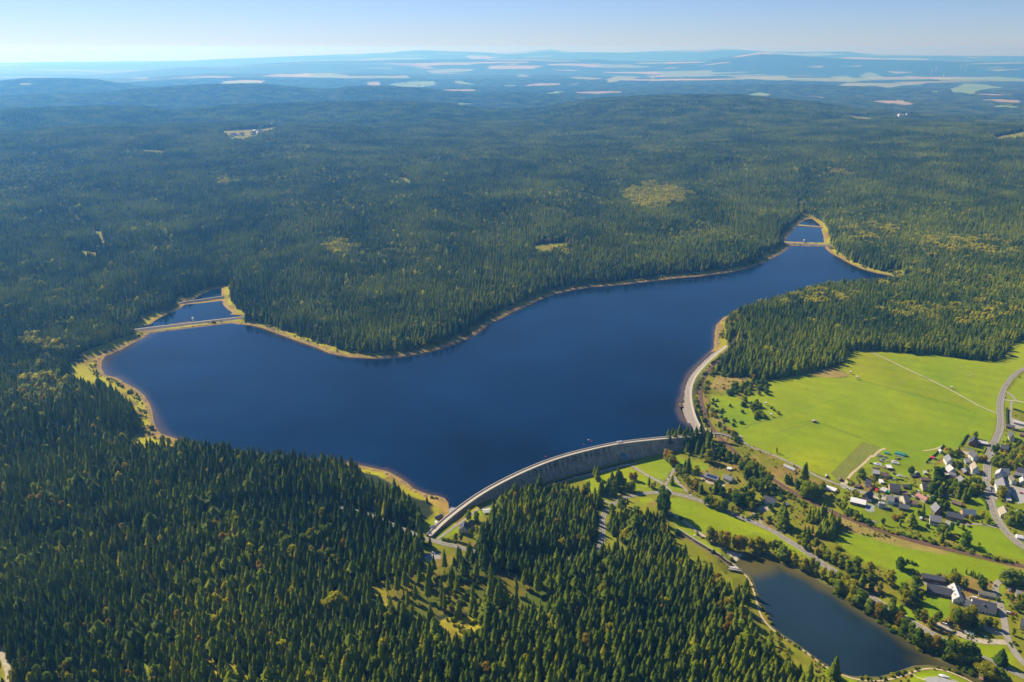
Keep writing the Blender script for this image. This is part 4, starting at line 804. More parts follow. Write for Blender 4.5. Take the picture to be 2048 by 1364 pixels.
ra = np.array(ROAD_A)
# verges first, a little lower than the carriageway
road('road', ra, 6.0, 'asphalt', 'two-lane asphalt road curving below the dam and along the pond', lines=2)
road('road', np.array(ROAD_W), 5.5, 'asphalt', 'forest road running left from the dam between the spruces', lines=1)
MAINB = fr('C2', [(2000, 300), (1819, 390), (1720, 460), (1650, 550), (1605, 640), (1590, 750), (1602, 880), (1588, 980), (1540, 1070), (1500, 1150), (1480, 1240), (1470, 1364)]) + fr('C4', [(1470, 500), (1490, 620), (1520, 740), (1570, 870), (1660, 990), (1745, 1066), (1819, 1118), (1960, 1190)])
mb_ = atn(MAINB)
road('road', mb_, 6.6, 'asphalt', 'village main road with white dashes on its open upper stretch', lines=2)
_P, _s = resample(np.array(chaikin(mb_, 2, False)), 3.0); kk = _P[int(len(_P) * .30):]
tag(link('pavement', ribbon_mesh('pavement', kk, [-5.6, -3.6], MATS['pale_asphalt'], .34)), 'pale pavement beside the village main road', 'pavement', kind='structure')
road('lane', fr('C1', [(600, 1000), (620, 1060), (700, 1110), (900, 1180), (1050, 1250), (1200, 1320)]) + fr('C3', [(1300, 240), (1450, 300), (1540, 325), (1640, 365)]) + fr('V1', [(450, 640), (700, 715), (950, 740), (1200, 740), (1500, 740), (1850, 740)]) + fr('C4', [(1100, 640), (1280, 635), (1460, 645)]), 3.8, 'pale_asphalt', 'narrow grey lane from the footbridge through the village', zoff=.2)
road('track', fr('C3', [(1560, 310), (1575, 270), (1620, 210), (1700, 150), (1819, 30)]) + fr('C4', [(430, 310), (500, 235), (560, 213)]), 3.4, 'sand_track', 'pale sandy track beside the ploughed strip')
road('track', fr('C4', [(900, 236), (1000, 225), (1080, 190)]), 2.4, 'sand_track', 'short sandy track at the edge of the village gardens')
road('track', fr('C2', [(430, 245), (600, 325), (850, 445), (1130, 580), (1400, 730), (1570, 805)]), 2.6, 'gravel', 'straight pale field track across the big meadow', smoothn=0)
road('lane', fr('C2', [(1625, 675), (1690, 688), (1750, 690), (1819, 705), (1960, 740)]), 3.5, 'gravel', 'pale side lane leaving the main road to the right')
road('lane', fr('C2', [(1650, 605), (1700, 630), (1728, 660), (1742, 690)]), 3.5, 'pale_asphalt', 'short curved slip lane beside the main road junction')
road('lane', fr('C2', [(1708, 695), (1698, 780), (1695, 850), (1710, 900)]), 3.2, 'pale_asphalt', 'farm drive running down from the side lane')
road('lane', fr('C8', [(215, 470), (290, 480), (400, 450), (560, 400), (700, 352), (760, 380), (850, 440), (1000, 520), (1060, 560), (1100, 610)]), 4.2, 'pale_asphalt', 'grey lane on the lawns at the foot of the dam')
road('lane', fr('C8', [(1050, 545), (1090, 470), (1130, 400), (1150, 380)]), 4, 'pale_asphalt', 'grey lane climbing from the junction toward the dam')
road('lane', fr('C8', [(1135, 470), (1145, 500), (1200, 560), (1290, 645)]), 3.6, 'pale_asphalt', 'grey branch lane joining the main curve from above')
road('lane', fr('C8', [(370, 635), (430, 662), (500, 690), (560, 715)]), 3.4, 'pale_asphalt', 'short grey lane joining the road from the left wood')
road('path', fr('C8', [(1080, 790), (1160, 840), (1250, 900), (1420, 1030), (1600, 1150), (1670, 1190)]), 4.0, 'gravel', 'gravel path leading down to the pond head')
road('lane', fr('C7', [(340, 1040), (420, 985), (500, 920), (620, 840), (740, 765), (850, 715)]), 3.2, 'pale_asphalt', 'grey service lane along the left foot of the dam')
road('road', fr('C5', [(1700, 440), (1600, 440), (1560, 480), (1560, 540), (1600, 640), (1640, 800), (1660, 950), (1720, 1080), (1819, 1200), (1960, 1300)]), 6.0, 'pale_asphalt', 'side road past the long manor buildings')
road('lane', fr('C5', [(1010, 820), (1060, 860), (1150, 890), (1300, 960), (1430, 1000), (1600, 1000), (1700, 1010)]), 6.5, 'gravel', 'gravel parking lane under the trees below the manor')
road('lane', fr('C5', [(1400, 800), (1480, 880), (1560, 920), (1640, 930)]), 6, 'gravel', 'short pale drive joining the side road')
road('lane', fr('V3', [(930, 700), (1100, 700), (1250, 715), (1400, 745), (1500, 780)]), 3.0, 'pale_asphalt', 'grey drive from the farmhouses to the main road')
road('lane', fr('C3', [(720, 570), (760, 620), (800, 670)]), 3.0, 'pale_asphalt', 'short drive from the white house down to the road')
road('lane', fr('C3', [(940, 740), (1010, 750), (1100, 740)]), 3.0, 'pale_asphalt', 'stub of a lane beside the two tall spruces')
road('path', fr('C6', [(560, 350), (620, 365), (690, 440), (715, 500), (740, 590), (765, 690), (790, 765), (870, 870), (970, 940), (1050, 1000), (1180, 1080), (1300, 1170), (1400, 1240), (1520, 1300)]) + fr('C5', [(300, 1345), (500, 1360), (700, 1320), (850, 1255), (980, 1240), (1120, 1265), (1280, 1330), (1400, 1400)]), 1.9, 'sand_track', 'narrow sandy footpath following the pond bank', zoff=.25)
road('path', fr('C5', [(780, 1280), (860, 1330), (920, 1350)]), 1.3, 'sand_track', 'thin path over the grass to the boat yard', zoff=.25)
road('track', fr('L', [(-90, 1040), (0, 1130), (40, 1210), (60, 1280), (75, 1400)]), 4.5, 'gravel', 'pale forest track in the lower left corner', zoff=.25)

# railway
t_ = empty('railway_track', (0, 0, 0), 0, 'single railway track curving past the dam end and along the village', 'railway')
RP, rs_ = resample(np.array(chaikin(RAIL, 2, False)), 3.0); mat('ballast', (.16, .085, .05), .95, .25, .6); mat('rail_steel', (.30, .24, .20), .5, .1, 1, .5, .6); mat('sleeper', (.11, .075, .05), .9, .2, 1)
link('ballast', ribbon_mesh('ballast', RP, [-3.4, -2.2, 2.2, 3.4], MATS['ballast'], 0, (ground(RP[:, 0], RP[:, 1])[:, None] + np.array([[.05, .6, .6, .05]]))), t_)
for s_ in (-.75, .75): link('rail', ribbon_mesh('rail', RP, [s_ - .09, s_ + .09], MATS['rail_steel'], 0, ground(RP[:, 0], RP[:, 1])[:, None] + .78 + np.zeros((1, 2))), t_)
P2, s2 = resample(RP, 1.3); T2, N2 = normals(P2); Z2 = ground(P2[:, 0], P2[:, 1]) + .66; V = []
for i in range(len(P2)):
    for a, b in ((-1.3, -.16), (1.3, -.16), (1.3, .16), (-1.3, .16)): q = P2[i] + N2[i] * a + T2[i] * b; V.append((q[0], q[1], Z2[i]))
tag(link('sleepers', mesh_np('sleepers', V, np.arange(len(V)).reshape(-1, 4), MATS['sleeper']), t_), kind='stuff')

# ---------------------------------------------------------------- the curved gravity dam
def stone(name, a, b, sx, sz, rough=.9, brick=None):
    m = bpy.data.materials.new(name); m.use_nodes = True; t = m.node_tree; p = t.nodes['Principled BSDF']; tc = t.nodes.new('ShaderNodeTexCoord'); mp = t.nodes.new('ShaderNodeMapping')
    mp.inputs['Scale'].default_value = (sx, sx, sz); t.links.new(tc.outputs['Object'], mp.inputs[0]); n = t.nodes.new('ShaderNodeTexNoise'); n.inputs['Scale'].default_value = 1; n.inputs['Detail'].default_value = 6; n.inputs['Roughness'].default_value = .65
    t.links.new(mp.outputs[0], n.inputs['Vector']); r = t.nodes.new('ShaderNodeValToRGB'); r.color_ramp.elements[0].position = .36; r.color_ramp.elements[1].position = .66
    r.color_ramp.elements[0].color = (*a, 1); r.color_ramp.elements[1].color = (*b, 1); t.links.new(n.outputs['Fac'], r.inputs[0])
    v = t.nodes.new('ShaderNodeTexVoronoi'); v.inputs['Scale'].default_value = brick or 1.2; t.links.new(tc.outputs['Object'], v.inputs['Vector'])
    mr = t.nodes.new('ShaderNodeMapRange'); mr.inputs[3].default_value = .8; mr.inputs[4].default_value = 1.2; t.links.new(v.outputs['Color'], mr.inputs[0])
    sc_ = t.nodes.new('ShaderNodeVectorMath'); sc_.operation = 'SCALE'; t.links.new(r.outputs[0], sc_.inputs[0]); t.links.new(mr.outputs[0], sc_.inputs['Scale']); t.links.new(sc_.outputs[0], p.inputs['Base Color'])
    p.inputs['Roughness'].default_value = rough; b_ = t.nodes.new('ShaderNodeBump'); b_.inputs['Distance'].default_value = .25; b_.inputs['Strength'].default_value = .6; t.links.new(v.outputs['Distance'], b_.inputs['Height']); t.links.new(b_.outputs[0], p.inputs['Normal'])
    MATS[name] = m; return m
stone('dam_stone', (.19, .16, .12), (.40, .335, .25), .30, .035); stone('rubble', (.15, .125, .10), (.31, .26, .20), .5, .5, brick=.8); mat('crest_paving', (.50, .43, .32), .85, .12, .3)
DP, ds_ = resample(np.array(chaikin(DAM_W, 2, False)), 4.0)
e0 = DP[0] + (DP[0] - DP[1]) / 4 * 2
dam = empty('dam', (0, 0, 0), 0, 'long curved stone dam wall with a pale walkway on its crest', 'dam')
def strip(name, P, prof, m, parent=None, zs=None):
    k = len(prof); Z = np.tile(np.array([[q[1] for q in prof]]), (len(P), 1)); return link(name, ribbon_mesh(name, P, [q[0] for q in prof], m, 0, Z), parent)
strip('wall', DP, [(-3.4, -9), (-3.4, DZ - .05), (3.4, DZ - .05), (3.6, 2.0), (4.6, -2), (7, -8), (10.5, -15), (14, -21), (17, -26), (17, -32)], MATS['dam_stone'], dam)
strip('walkway', DP, [(-2.8, DZ), (2.6, DZ)], MATS['crest_paving'], dam)
for a in (-3.5, 2.7): strip('parapet', DP, [(a, DZ - .6), (a, DZ + 1.15), (a + .8, DZ + 1.15), (a + .8, DZ - .6)], MATS['crest_paving'], dam)
strip('cornice', DP, [(3.4, DZ - .2), (4.0, DZ - .2), (4.0, DZ - .9), (3.5, DZ - 1.0)], MATS['dam_stone'], dam)
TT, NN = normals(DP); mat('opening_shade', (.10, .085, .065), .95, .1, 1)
for i in range(19):
    j = int(len(DP) * (.42 + .0165 * i)); p, n, t0 = DP[j], NN[j], TT[j]; mb = MB()
    M = Matrix(((t0[0], n[0], 0, p[0] + n[0] * 3.55), (t0[1], n[1], 0, p[1] + n[1] * 3.55), (0, 0, 1, 0), (0, 0, 0, 1)))
    mb.box(-1.5, 0, .0, 1.5, .35, 2.1, 0, M); mb.add([M @ Vector((1.5 * math.cos(a), y, 2.1 + .9 * math.sin(a))) for y in (.33,) for a in [math.pi * q / 6 for q in range(7)]], [tuple(range(7))])
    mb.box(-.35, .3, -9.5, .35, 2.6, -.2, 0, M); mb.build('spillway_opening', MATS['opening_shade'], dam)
# lettering painted on the downstream face
mat('faded_lettering', (.42, .42, .42), .9, .15, 2)
def lettering(txt, size, j, along, z, tilt=.42):
    cu = bpy.data.curves.new('lettering', 'FONT'); cu.body = txt; cu.size = size; cu.extrude = .05; to = bpy.data.objects.new('tmp', cu); C.objects.link(to)
    bpy.context.view_layer.update(); me = bpy.data.meshes.new_from_object(to.evaluated_get(bpy.context.evaluated_depsgraph_get())); bpy.data.objects.remove(to)
    me.materials.clear(); me.materials.append(MATS['faded_lettering'])
    p, n, t0 = DP[j], NN[j], TT[j]; nx = 7 + (-8 - z) * .5 + .35; up = Vector((-n[0] * tilt, -n[1] * tilt, 1)).normalized(); tv = Vector((t0[0], t0[1], 0)); nv = tv.cross(up)
    M = Matrix(((tv.x, up.x, nv.x, 0), (tv.y, up.y, nv.y, 0), (tv.z, up.z, nv.z, 0), (0, 0, 0, 1))); M.translation = Vector((p[0] + n[0] * nx + t0[0] * along, p[1] + n[1] * nx + t0[1] * along, z))
    for v in me.vertices: v.co = M @ v.co
    link('lettering', me, dam)
px_, py_, _ = proj(DP[:, 0], DP[:, 1], DZ); jj = int(np.argmin(np.abs(px_ - 1250)))
lettering('75', 6.0, jj, 0, -14.2); lettering('JAHRE', 1.7, jj + 2, 3.0, -11.2); lettering('TALSPERRE', 3.0, jj + 2, -.4, -13.6)
strip_toe = DP[int(len(DP) * .45):int(len(DP) * .80)]
mat('toe_water', (.012, .015, .012), .15, .1, 1); Ttoe, Ntoe = normals(strip_toe)
tag(link('stream', ribbon_mesh('stream', strip_toe, [16.5, 22], MATS['toe_water'], .12)), 'dark water in the basin along the foot of the dam', 'stream', kind='structure')
w_ = empty('retaining_wall', (0, 0, 0), 0, 'low pale stone wall edging the basin at the dam foot', 'wall')
zt = ground(*(strip_toe + Ntoe * 22.5).T)
link('wall', ribbon_mesh('wall', strip_toe, [22, 22, 22.9, 22.9], MATS['concrete'], 0, zt[:, None] + np.array([[-.5, 1.3, 1.3, -.5]])), w_)

# ---------------------------------------------------------------- rubble embankments
def bank(name, pts, f, z, w, sl_l, sl_r, label, crest='gravel', lowz=-2.5):
    P = np.array(fr(f, pts)); x, y = unproj(P[:, 0], P[:, 1], z); P, s = resample(np.array(chaikin(np.stack([x, y], 1), 1, False)), 4.0); o = empty(name, (0, 0, 0), 0, label, 'embankment')
    strip('stone_slope', P, [(-w - sl_l, lowz), (-w, z)], MATS['rubble'], o); strip('stone_slope', P, [(w, z), (w + sl_r, lowz)], MATS['rubble'], o); strip('crest_path', P, [(-w, z + .02), (w, z + .02)], MATS[crest], o)
    return P
bank('causeway', [(100, 575), (300, 563), (500, 535), (900, 490), (1200, 455), (1570, 412)], 'B', 3.2, 1.6, 5, 11, 'long sloping stone causeway closing the left basin')
bank('causeway', [(800, 288), (860, 270), (1050, 247), (1262, 215)], 'B', 2.4, 1.4, 5, 7, 'short pale causeway between the two left basins')
bank('causeway', [(625, 424), (850, 438), (1112, 452)], 'E', 3.2, 1.6, 5, 10, 'stone causeway crossing the far right arm of the reservoir')
bank('causeway', [(785, 288), (880, 294), (998, 303)], 'E', 2.0, 1.2, 4, 5, 'small causeway at the upper end of the far right basin')
EB = fr('C1', [(490, 182), (400, 250), (300, 340), (210, 440), (168, 520), (150, 600), (155, 700), (180, 800), (210, 880), (245, 930), (235, 985)])
P = np.array(EB); x, y = unproj(P[:, 0], P[:, 1], 4.0); EP, _ = resample(np.array(chaikin(np.stack([x, y], 1), 2, False)), 4.0)
emb = empty('embankment', (0, 0, 0), 0, 'curved earth embankment with grey stone facing and pale crest path', 'embankment')
strip('stone_slope', EP, [(1.6, 4.0), (13.5, -2.5)], MATS['rubble'], emb); strip('crest_path', EP, [(-1.8, 4.02), (1.6, 4.02)], MATS['crest_paving'], emb)
mat('bank_grass', (.22, .22, .03), .95, .3, .15)
TT2, NN2 = normals(EP); gz_ = ground(*(EP - NN2 * 9).T) - .6; link('grass_slope', ribbon_mesh('grass_slope', EP, [-9, -5, -1.8], MATS['bank_grass'], 0, np.stack([gz_, (gz_ + 4) / 2 + .4, np.full(len(EP), 4.0)], 1)), emb)
# ---------------------------------------------------------------- concrete stream below the dam
SP_ = atn([(1150, 950), (1300, 1050), (1450, 1140), (1560, 1210), (1650, 1275), (1700, 1320)], 'C8'); SP_, _ = resample(np.array(chaikin(SP_, 1, False)), 4.0); zs_ = ground(SP_[:, 0], SP_[:, 1])
mat('channel_water', (.045, .035, .018), .12, .2, 1); mat('brown_stone', (.22, .16, .09), .95, .25, .7)
ch = empty('water_channel', (0, 0, 0), 0, 'straight stone-walled water channel running into the pond head', 'channel')
link('water', ribbon_mesh('water', SP_, [-2.4, 2.4], MATS['channel_water'], 0, zs_[:, None] + np.array([[.15, .15]])), ch)
for a in (-1, 1): link('side_wall', ribbon_mesh('side_wall', SP_, sorted([a * 2.3, a * 2.4, a * 3.3, a * 3.9]), MATS['brown_stone' if a > 0 else 'concrete'], 0, zs_[:, None] + (np.array([[.1, .9, .9, -.2]]) if a > 0 else np.array([[-.2, .9, .9, .1]]))), ch)
S2 = atn([(590, 560), (625, 600), (665, 640)], 'C8'); S2, _ = resample(S2, 4.0); z2 = ground(S2[:, 0], S2[:, 1])
ch = empty('water_channel', (0, 0, 0), 0, 'short brown stone channel passing under the road among spruces', 'channel')
link('water', ribbon_mesh('water', S2, [-2, 2], MATS['channel_water'], 0, z2[:, None] + np.array([[.15, .15]])), ch)
for a in (-1, 1): link('side_wall', ribbon_mesh('side_wall', S2, sorted([a * 2, a * 2.1, a * 3.2, a * 3.8]), MATS['brown_stone'], 0, z2[:, None] + (np.array([[.1, 1, 1, -.2]]) if a > 0 else np.array([[-.2, 1, 1, .1]]))), ch)
def footbridge(f, a, b, w, z, label, arch=0.0, pier=0):
    (ax, ay), (bx, by) = fr(f, [a, b]); A = np.array([float(q) for q in unproj(ax, ay, z)]); B = np.array([float(q) for q in unproj(bx, by, z)]); L = np.linalg.norm(B - A); ang = math.atan2(*(B - A)[::-1]); m = (A + B) / 2
    o = empty('footbridge', (m[0], m[1], z), ang, label, 'bridge'); mb = MB(); n = 8
    for i in range(n):
        x0, x1 = -L / 2 + L * i / n, -L / 2 + L * (i + 1) / n; h0 = arch * math.sin(math.pi * i / n); h1 = arch * math.sin(math.pi * (i + 1) / n)
        mb.add([(x0, -w, h0), (x1, -w, h1), (x1, w, h1), (x0, w, h0), (x0, -w, h0 - .5), (x1, -w, h1 - .5), (x1, w, h1 - .5), (x0, w, h0 - .5)], [(0, 1, 2, 3), (4, 7, 6, 5), (0, 4, 5, 1), (3, 2, 6, 7)])
    mb.build('deck', MATS['concrete'], o)
    for s in (-1, 1):
        mb = MB()
        for i in range(n):
            x0, x1 = -L / 2 + L * i / n, -L / 2 + L * (i + 1) / n; h0 = arch * math.sin(math.pi * i / n); h1 = arch * math.sin(math.pi * (i + 1) / n); y0, y1 = s * w, s * (w - .25)
            mb.add([(x0, y0, h0), (x1, y0, h1), (x1, y0, h1 + 1), (x0, y0, h0 + 1), (x0, y1, h0), (x1, y1, h1), (x1, y1, h1 + 1), (x0, y1, h0 + 1)], [(0, 1, 2, 3), (4, 7, 6, 5), (3, 2, 6, 7)])
        mb.build('parapet', MATS['concrete'], o)
    for s in ([-.32, .32] if pier else []):
        mb = MB(); mb.box(s * L - .5, -w * .8, -pier, s * L + .5, w * .8, -.3); mb.build('pier', MATS['concrete'], o)
    return o
footbridge('C1', (350, 985), (525, 1022), 2.2, 4.5, 'pale arched footbridge over the railway beside the plaza', 1.6, 6)
footbridge('C3', (155, 832), (232, 793), 1.3, -20.2, 'small footbridge across the stone channel', .2)
footbridge('C6', (495, 335), (615, 352), 1.6, -21.0, 'grey sluice bridge where the channel meets the pond', .0, 3)
# forest roads' little extras are in the vehicles part
# ---------------------------------------------------------------- houses
ROOFS = {'slate': (.085, .088, .10), 'grey': (.20, .20, .21), 'pale': (.46, .44, .42), 'brown': (.17, .11, .085), 'pink': (.42, .20, .16), 'beige': (.34, .29, .21), 'blue': (.13, .17, .22), 'white': (.66, .65, .62), 'aqua': (.02, .22, .38), 'moss': (.15, .14, .10), 'green': (.10, .55, .12), 'redroof': (.30, .11, .07)}
WALLS = {'w_white': (.72, .70, .66), 'w_cream': (.62, .54, .38), 'w_brick': (.30, .15, .09), 'w_brown': (.13, .075, .05), 'w_yellow': (.68, .50, .14), 'w_teal': (.50, .66, .60), 'w_grey': (.38, .37, .35), 'w_redbrown': (.20, .085, .06), 'w_orange': (.52, .30, .14), 'w_green': (.50, .56, .44), 'w_aqua': (.03, .25, .42)}
for k, c in ROOFS.items(): mat(k, c, .75, .12, 1.2)
for k, c in WALLS.items(): mat(k, c, .85, .10, .8)
mat('window_glass', (.03, .04, .05), .12, .1, 1, .8); mat('frame_white', (.7, .7, .68), .7, .05, 1); mat('solar_blue', (.03, .045, .10), .2, .15, 3, .7); mat('door_wood', (.10, .06, .035), .8, .2, 2); mat('chimney_brick', (.28, .13, .09), .9, .2, 2)
_wm = {}
def win_mesh(w_, h_):
    k = (w_, h_)
    if k not in _wm:
        a = MB(); a.box(-w_ / 2 - .12, -.07, -.12, w_ / 2 + .12, .02, 0); a.box(-w_ / 2 - .12, -.07, h_, w_ / 2 + .12, .02, h_ + .12); a.box(-w_ / 2 - .12, -.07, 0, -w_ / 2, .02, h_); a.box(w_ / 2, -.07, 0, w_ / 2 + .12, .02, h_)
        b = MB(); b.box(-w_ / 2, -.03, 0, w_ / 2, .01, h_)
        _wm[k] = (mesh_np('window', a.V, a.F, MATS['frame_white']), mesh_np('pane', b.V, b.F, MATS['window_glass']))
    return _wm[k]
HP = []
def house(f, x0, y0, x1, y1, dep, wh, rh, mode, rc, wc, label, cat='house', name='house', win=(1.1, 1.3), nwin=None, chim=1, solar=False, dorm=0, over=.55, band=None, ov=None, group=None, zoff=0, nfl=None):
    A, B = at(x0, y0, f), at(x1, y1, f); d = (B - A).xy; L = d.length; ang = math.atan2(d.y, d.x); ex = Vector((math.cos(ang), math.sin(ang))); ey = Vector((-ex.y, ex.x))
    m = A.xy + ex * L / 2 + ey * dep / 2
    cs = [A.xy, B.xy, A.xy + ey * dep, B.xy + ey * dep]; z = min(g1(c.x, c.y) for c in cs); z = max(z, g1(m.x, m.y) - .8) + zoff
    o = empty(name, (m.x, m.y, z), ang, label, cat, group); HP.append((m.x, m.y, max(L, dep) / 2 + 1.5))
    l, w_ = L / 2, dep / 2; mb = MB(); zb = -2.0
    if mode == 'a': V = [(-l, -w_, zb), (l, -w_, zb), (l, w_, zb), (-l, w_, zb), (-l, -w_, wh), (l, -w_, wh), (l, w_, wh), (-l, w_, wh), (-l, 0, wh + rh), (l, 0, wh + rh)]; Fc = [(0, 1, 5, 4), (2, 3, 7, 6), (1, 2, 6, 9, 5), (3, 0, 4, 8, 7)]
    elif mode == 'x': V = [(-l, -w_, zb), (l, -w_, zb), (l, w_, zb), (-l, w_, zb), (-l, -w_, wh), (l, -w_, wh), (l, w_, wh), (-l, w_, wh), (0, -w_, wh + rh), (0, w_, wh + rh)]; Fc = [(0, 1, 5, 8, 4), (2, 3, 7, 9, 6), (1, 2, 6, 5), (3, 0, 4, 7)]
    else:
        hb = wh + (rh if mode == 's' else 0); V = [(-l, -w_, zb), (l, -w_, zb), (l, w_, zb), (-l, w_, zb), (-l, -w_, wh), (l, -w_, wh), (l, w_, hb), (-l, w_, hb)]; Fc = [(0, 1, 5, 4), (2, 3, 7, 6), (1, 2, 6, 5), (3, 0, 4, 7)]
    mb.add(V, Fc); mb.build('wall', MATS[wc], o)
    rb = MB(); t_ = .28; e = over
    def slab(p, q, r_, s_):   # p,q,r,s roof corners, thickened
        rb.add([p, q, r_, s_] + [(v[0], v[1], v[2] + t_) for v in (p, q, r_, s_)], [(3, 2, 1, 0), (4, 5, 6, 7), (0, 1, 5, 4), (1, 2, 6, 5), (2, 3, 7, 6), (3, 0, 4, 7)])
    if mode == 'a':
        k = rh / w_
        for s in (-1, 1): slab((-l - e, s * (w_ + e), wh - e * k + .02), (l + e, s * (w_ + e), wh - e * k + .02), (l + e, 0, wh + rh + .02), (-l - e, 0, wh + rh + .02))
    elif mode == 'x':
        k = rh / l
        for s in (-1, 1): slab((s * (l + e), -w_ - e, wh - e * k + .02), (s * (l + e), w_ + e, wh - e * k + .02), (0, w_ + e, wh + rh + .02), (0, -w_ - e, wh + rh + .02))
    else: slab((-l - e, -w_ - e, wh + .02), (l + e, -w_ - e, wh + .02), (l + e, w_ + e, wh + .02 + (rh if mode == 's' else 0)), (-l - e, w_ + e, wh + .02 + (rh if mode == 's' else 0)))
    ro = rb.build('roof', MATS[rc], o)
    if chim and mode in 'ax':
        cb = MB(); cx_, cy_ = (l * .35, w_ * .12) if mode == 'a' else (l * .12, w_ * .3); cb.box(cx_ - .4, cy_ - .4, wh + rh * .5, cx_ + .4, cy_ + .4, wh + rh + 1.3); cb.build('chimney', MATS['chimney_brick'], ro)
    if solar:
        sb = MB()
        if mode == 'a': sb.add([(-l * .8, -w_ * .85, wh + rh * .15 + .42), (l * .8, -w_ * .85, wh + rh * .15 + .42), (l * .8, -w_ * .2, wh + rh * .8 + .42), (-l * .8, -w_ * .2, wh + rh * .8 + .42)], [(0, 1, 2, 3)])
        else: sb.add([(-l * .85, -w_ * .7, wh + rh * .15 + .42), (-l * .2, -w_ * .7, wh + rh * .8 + .42), (-l * .2, w_ * .7, wh + rh * .8 + .42), (-l * .85, w_ * .7, wh + rh * .15 + .42)], [(0, 1, 2, 3)])
        sb.build('solar_panel', MATS['solar_blue'], ro)
    for i in range(dorm):
        s = (i + .5) / dorm * 2 - 1; db = MB()
        if mode == 'a': M = Matrix.Translation((s * l * .8, -w_ * .55, wh + rh * .25))
        else: M = Matrix.Translation((-l * .55, s * w_ * .8, wh + rh * .25)) @ Matrix.Rotation(-math.pi / 2, 4, 'Z')
        db.box(-1.1, -.6, 0, 1.1, 2.4, 1.5, 0, M); db.add([M @ Vector(v) for v in ((-1.4, -.9, 1.5), (1.4, -.9, 1.5), (1.4, 3, 1.5), (-1.4, 3, 1.5), (0, -.9, 2.5), (0, 3, 2.5))], [(0, 1, 4), (0, 4, 5, 3), (1, 2, 5, 4)])
        db.build('dormer', MATS[rc], ro)
    if band:
        bb = MB(); bb.box(-l - .04, -w_ - .05, wh * .5, l + .04, -w_ - .02, wh); bb.build('upper_wall', MATS[band], o)
    if win:
        fl = nfl or (2 if wh > 4.6 else 1); n = nwin or max(1, min(7, int(L / 3.2))); wm = win_mesh(*win)
        def put(x, y, z_, rz):
            q = link('window', wm[0], o, (x, y, z_), rz); link('pane', wm[1], q)
        for k in range(fl):
            z_ = .9 + k * 2.8
            if z_ + win[1] > wh: break
            for i in range(n):
                if k == 0 and i == n // 2 and n > 1: continue
                put((i + .5) / n * 2 * l - l, -w_ - .03, z_, 0)
            for i in range(min(3, max(1, int(dep / 4)))): nn = min(3, max(1, int(dep / 4))); put(-l - .03, (i + .5) / nn * 2 * w_ - w_, z_, -math.pi / 2)
        if mode == 'x': put(0, -w_ - .03, wh + .3, 0)
        dm = MB(); xd = 0 if n % 2 else (n // 2 + .5) / n * 2 * l - l; dm.box(xd - .55, -w_ - .06, -.3, xd + .55, -w_ + .02, 2.1); dm.build('door', MATS['door_wood'], o)
    return o
H = house
# village, west part
H('V1', 205, 905, 505, 975, 8, 3.6, 1.6, 's', 'white', 'w_brown', 'long low barn with pale sheet roof and dark timber wall beside the lane', 'barn', 'barn', nwin=6)
H('V1', 440, 815, 560, 868, 13, 6, 4.6, 'x', 'slate', 'w_brick', 'tall brick house with dark roof behind the long pale-roofed barn')
H('V1', 555, 862, 640, 868, 9, 4.5, 3, 'a', 'slate', 'w_white', 'white-walled wing with dark roof joined to the tall brick house', chim=0)
H('V1', 505, 545, 620, 572, 9, 4.2, 4.4, 'a', 'slate', 'w_white', 'white house with steep dark roof above the lane bend')
H('V1', 292, 565, 400, 585, 5, 2.4, 1.2, 'a', 'brown', 'w_brown', 'small brown shed in the garden at the lane bend', 'shed', 'shed', chim=0)
H('V1', 672, 330, 800, 345, 9, 4, 3, 'a', 'pale', 'w_brown', 'dark-walled house with pale striped roof below the scrap field', solar=False)
H('V1', 858, 365, 1000, 378, 9, 3, 2.4, 'a', 'brown', 'w_white', 'low white house with brown roof below the scrap field')
H('V1', 1010, 672, 1215, 700, 11, 6.2, 4, 'a', 'slate', 'w_orange', 'large orange brick house with dark roof in the middle of the village', nwin=5)
H('V1', 812, 650, 915, 690, 8, 2.8, .4, 's', 'pale', 'w_grey', 'wide garage with pale flat roof beside a green tarp', 'garage', 'garage', chim=0, nwin=1)
H('V1', 825, 495, 890, 497, 6, 2.6, .6, 's', 'white', 'w_white', 'small white garage above the red and green tarps', 'garage', 'garage', chim=0, nwin=1)
H('V1', 965, 905, 1085, 935, 11, 5.2, 4, 'a', 'grey', 'w_teal', 'pale turquoise house with grey roof below the lane')
H('V1', 1090, 915, 1190, 930, 10, 4, 3, 'a', 'slate', 'w_teal', 'lower turquoise wing with dark roof beside the pale turquoise house', chim=0)
H('V1', 1325, 918, 1430, 918, 13, 5, 3.6, 'a', 'slate', 'w_cream', 'cream house with dark roof at the crook of the lane')
H('V1', 1425, 930, 1580, 965, 8, 3.2, 2, 'a', 'brown', 'w_cream', 'low cream building with brown roof in front of a cream house', chim=0)
H('V1', 1205, 1020, 1400, 1062, 7, 3.2, 1.6, 's', 'slate', 'w_brown', 'long dark shed facing the lawns with clutter in front', 'shed', 'shed', chim=0, nwin=4)
H('V1', 1735, 880, 1815, 850, 13, 3.4, 2.6, 'x', 'pink', 'w_cream', 'small barn with bright pink roof at the lane end', 'barn', 'barn', chim=0, win=None)
H('V1', 1690, 640, 1890, 650, 11, 4.2, 4.4, 'a', 'slate', 'w_cream', 'cream house with black roof and white eaves in the village centre', nwin=4)
H('V1', 1300, 592, 1400, 594, 6, 2.8, 1.6, 'a', 'slate', 'w_brown', 'small dark shed right of the orange brick house', 'shed', 'shed', chim=0, win=None)
H('V1', 1280, 735, 1400, 742, 6, 2.8, .5, 's', 'brown', 'w_brown', 'flat brown garage beside the lane', 'garage', 'garage', chim=0, nwin=2)
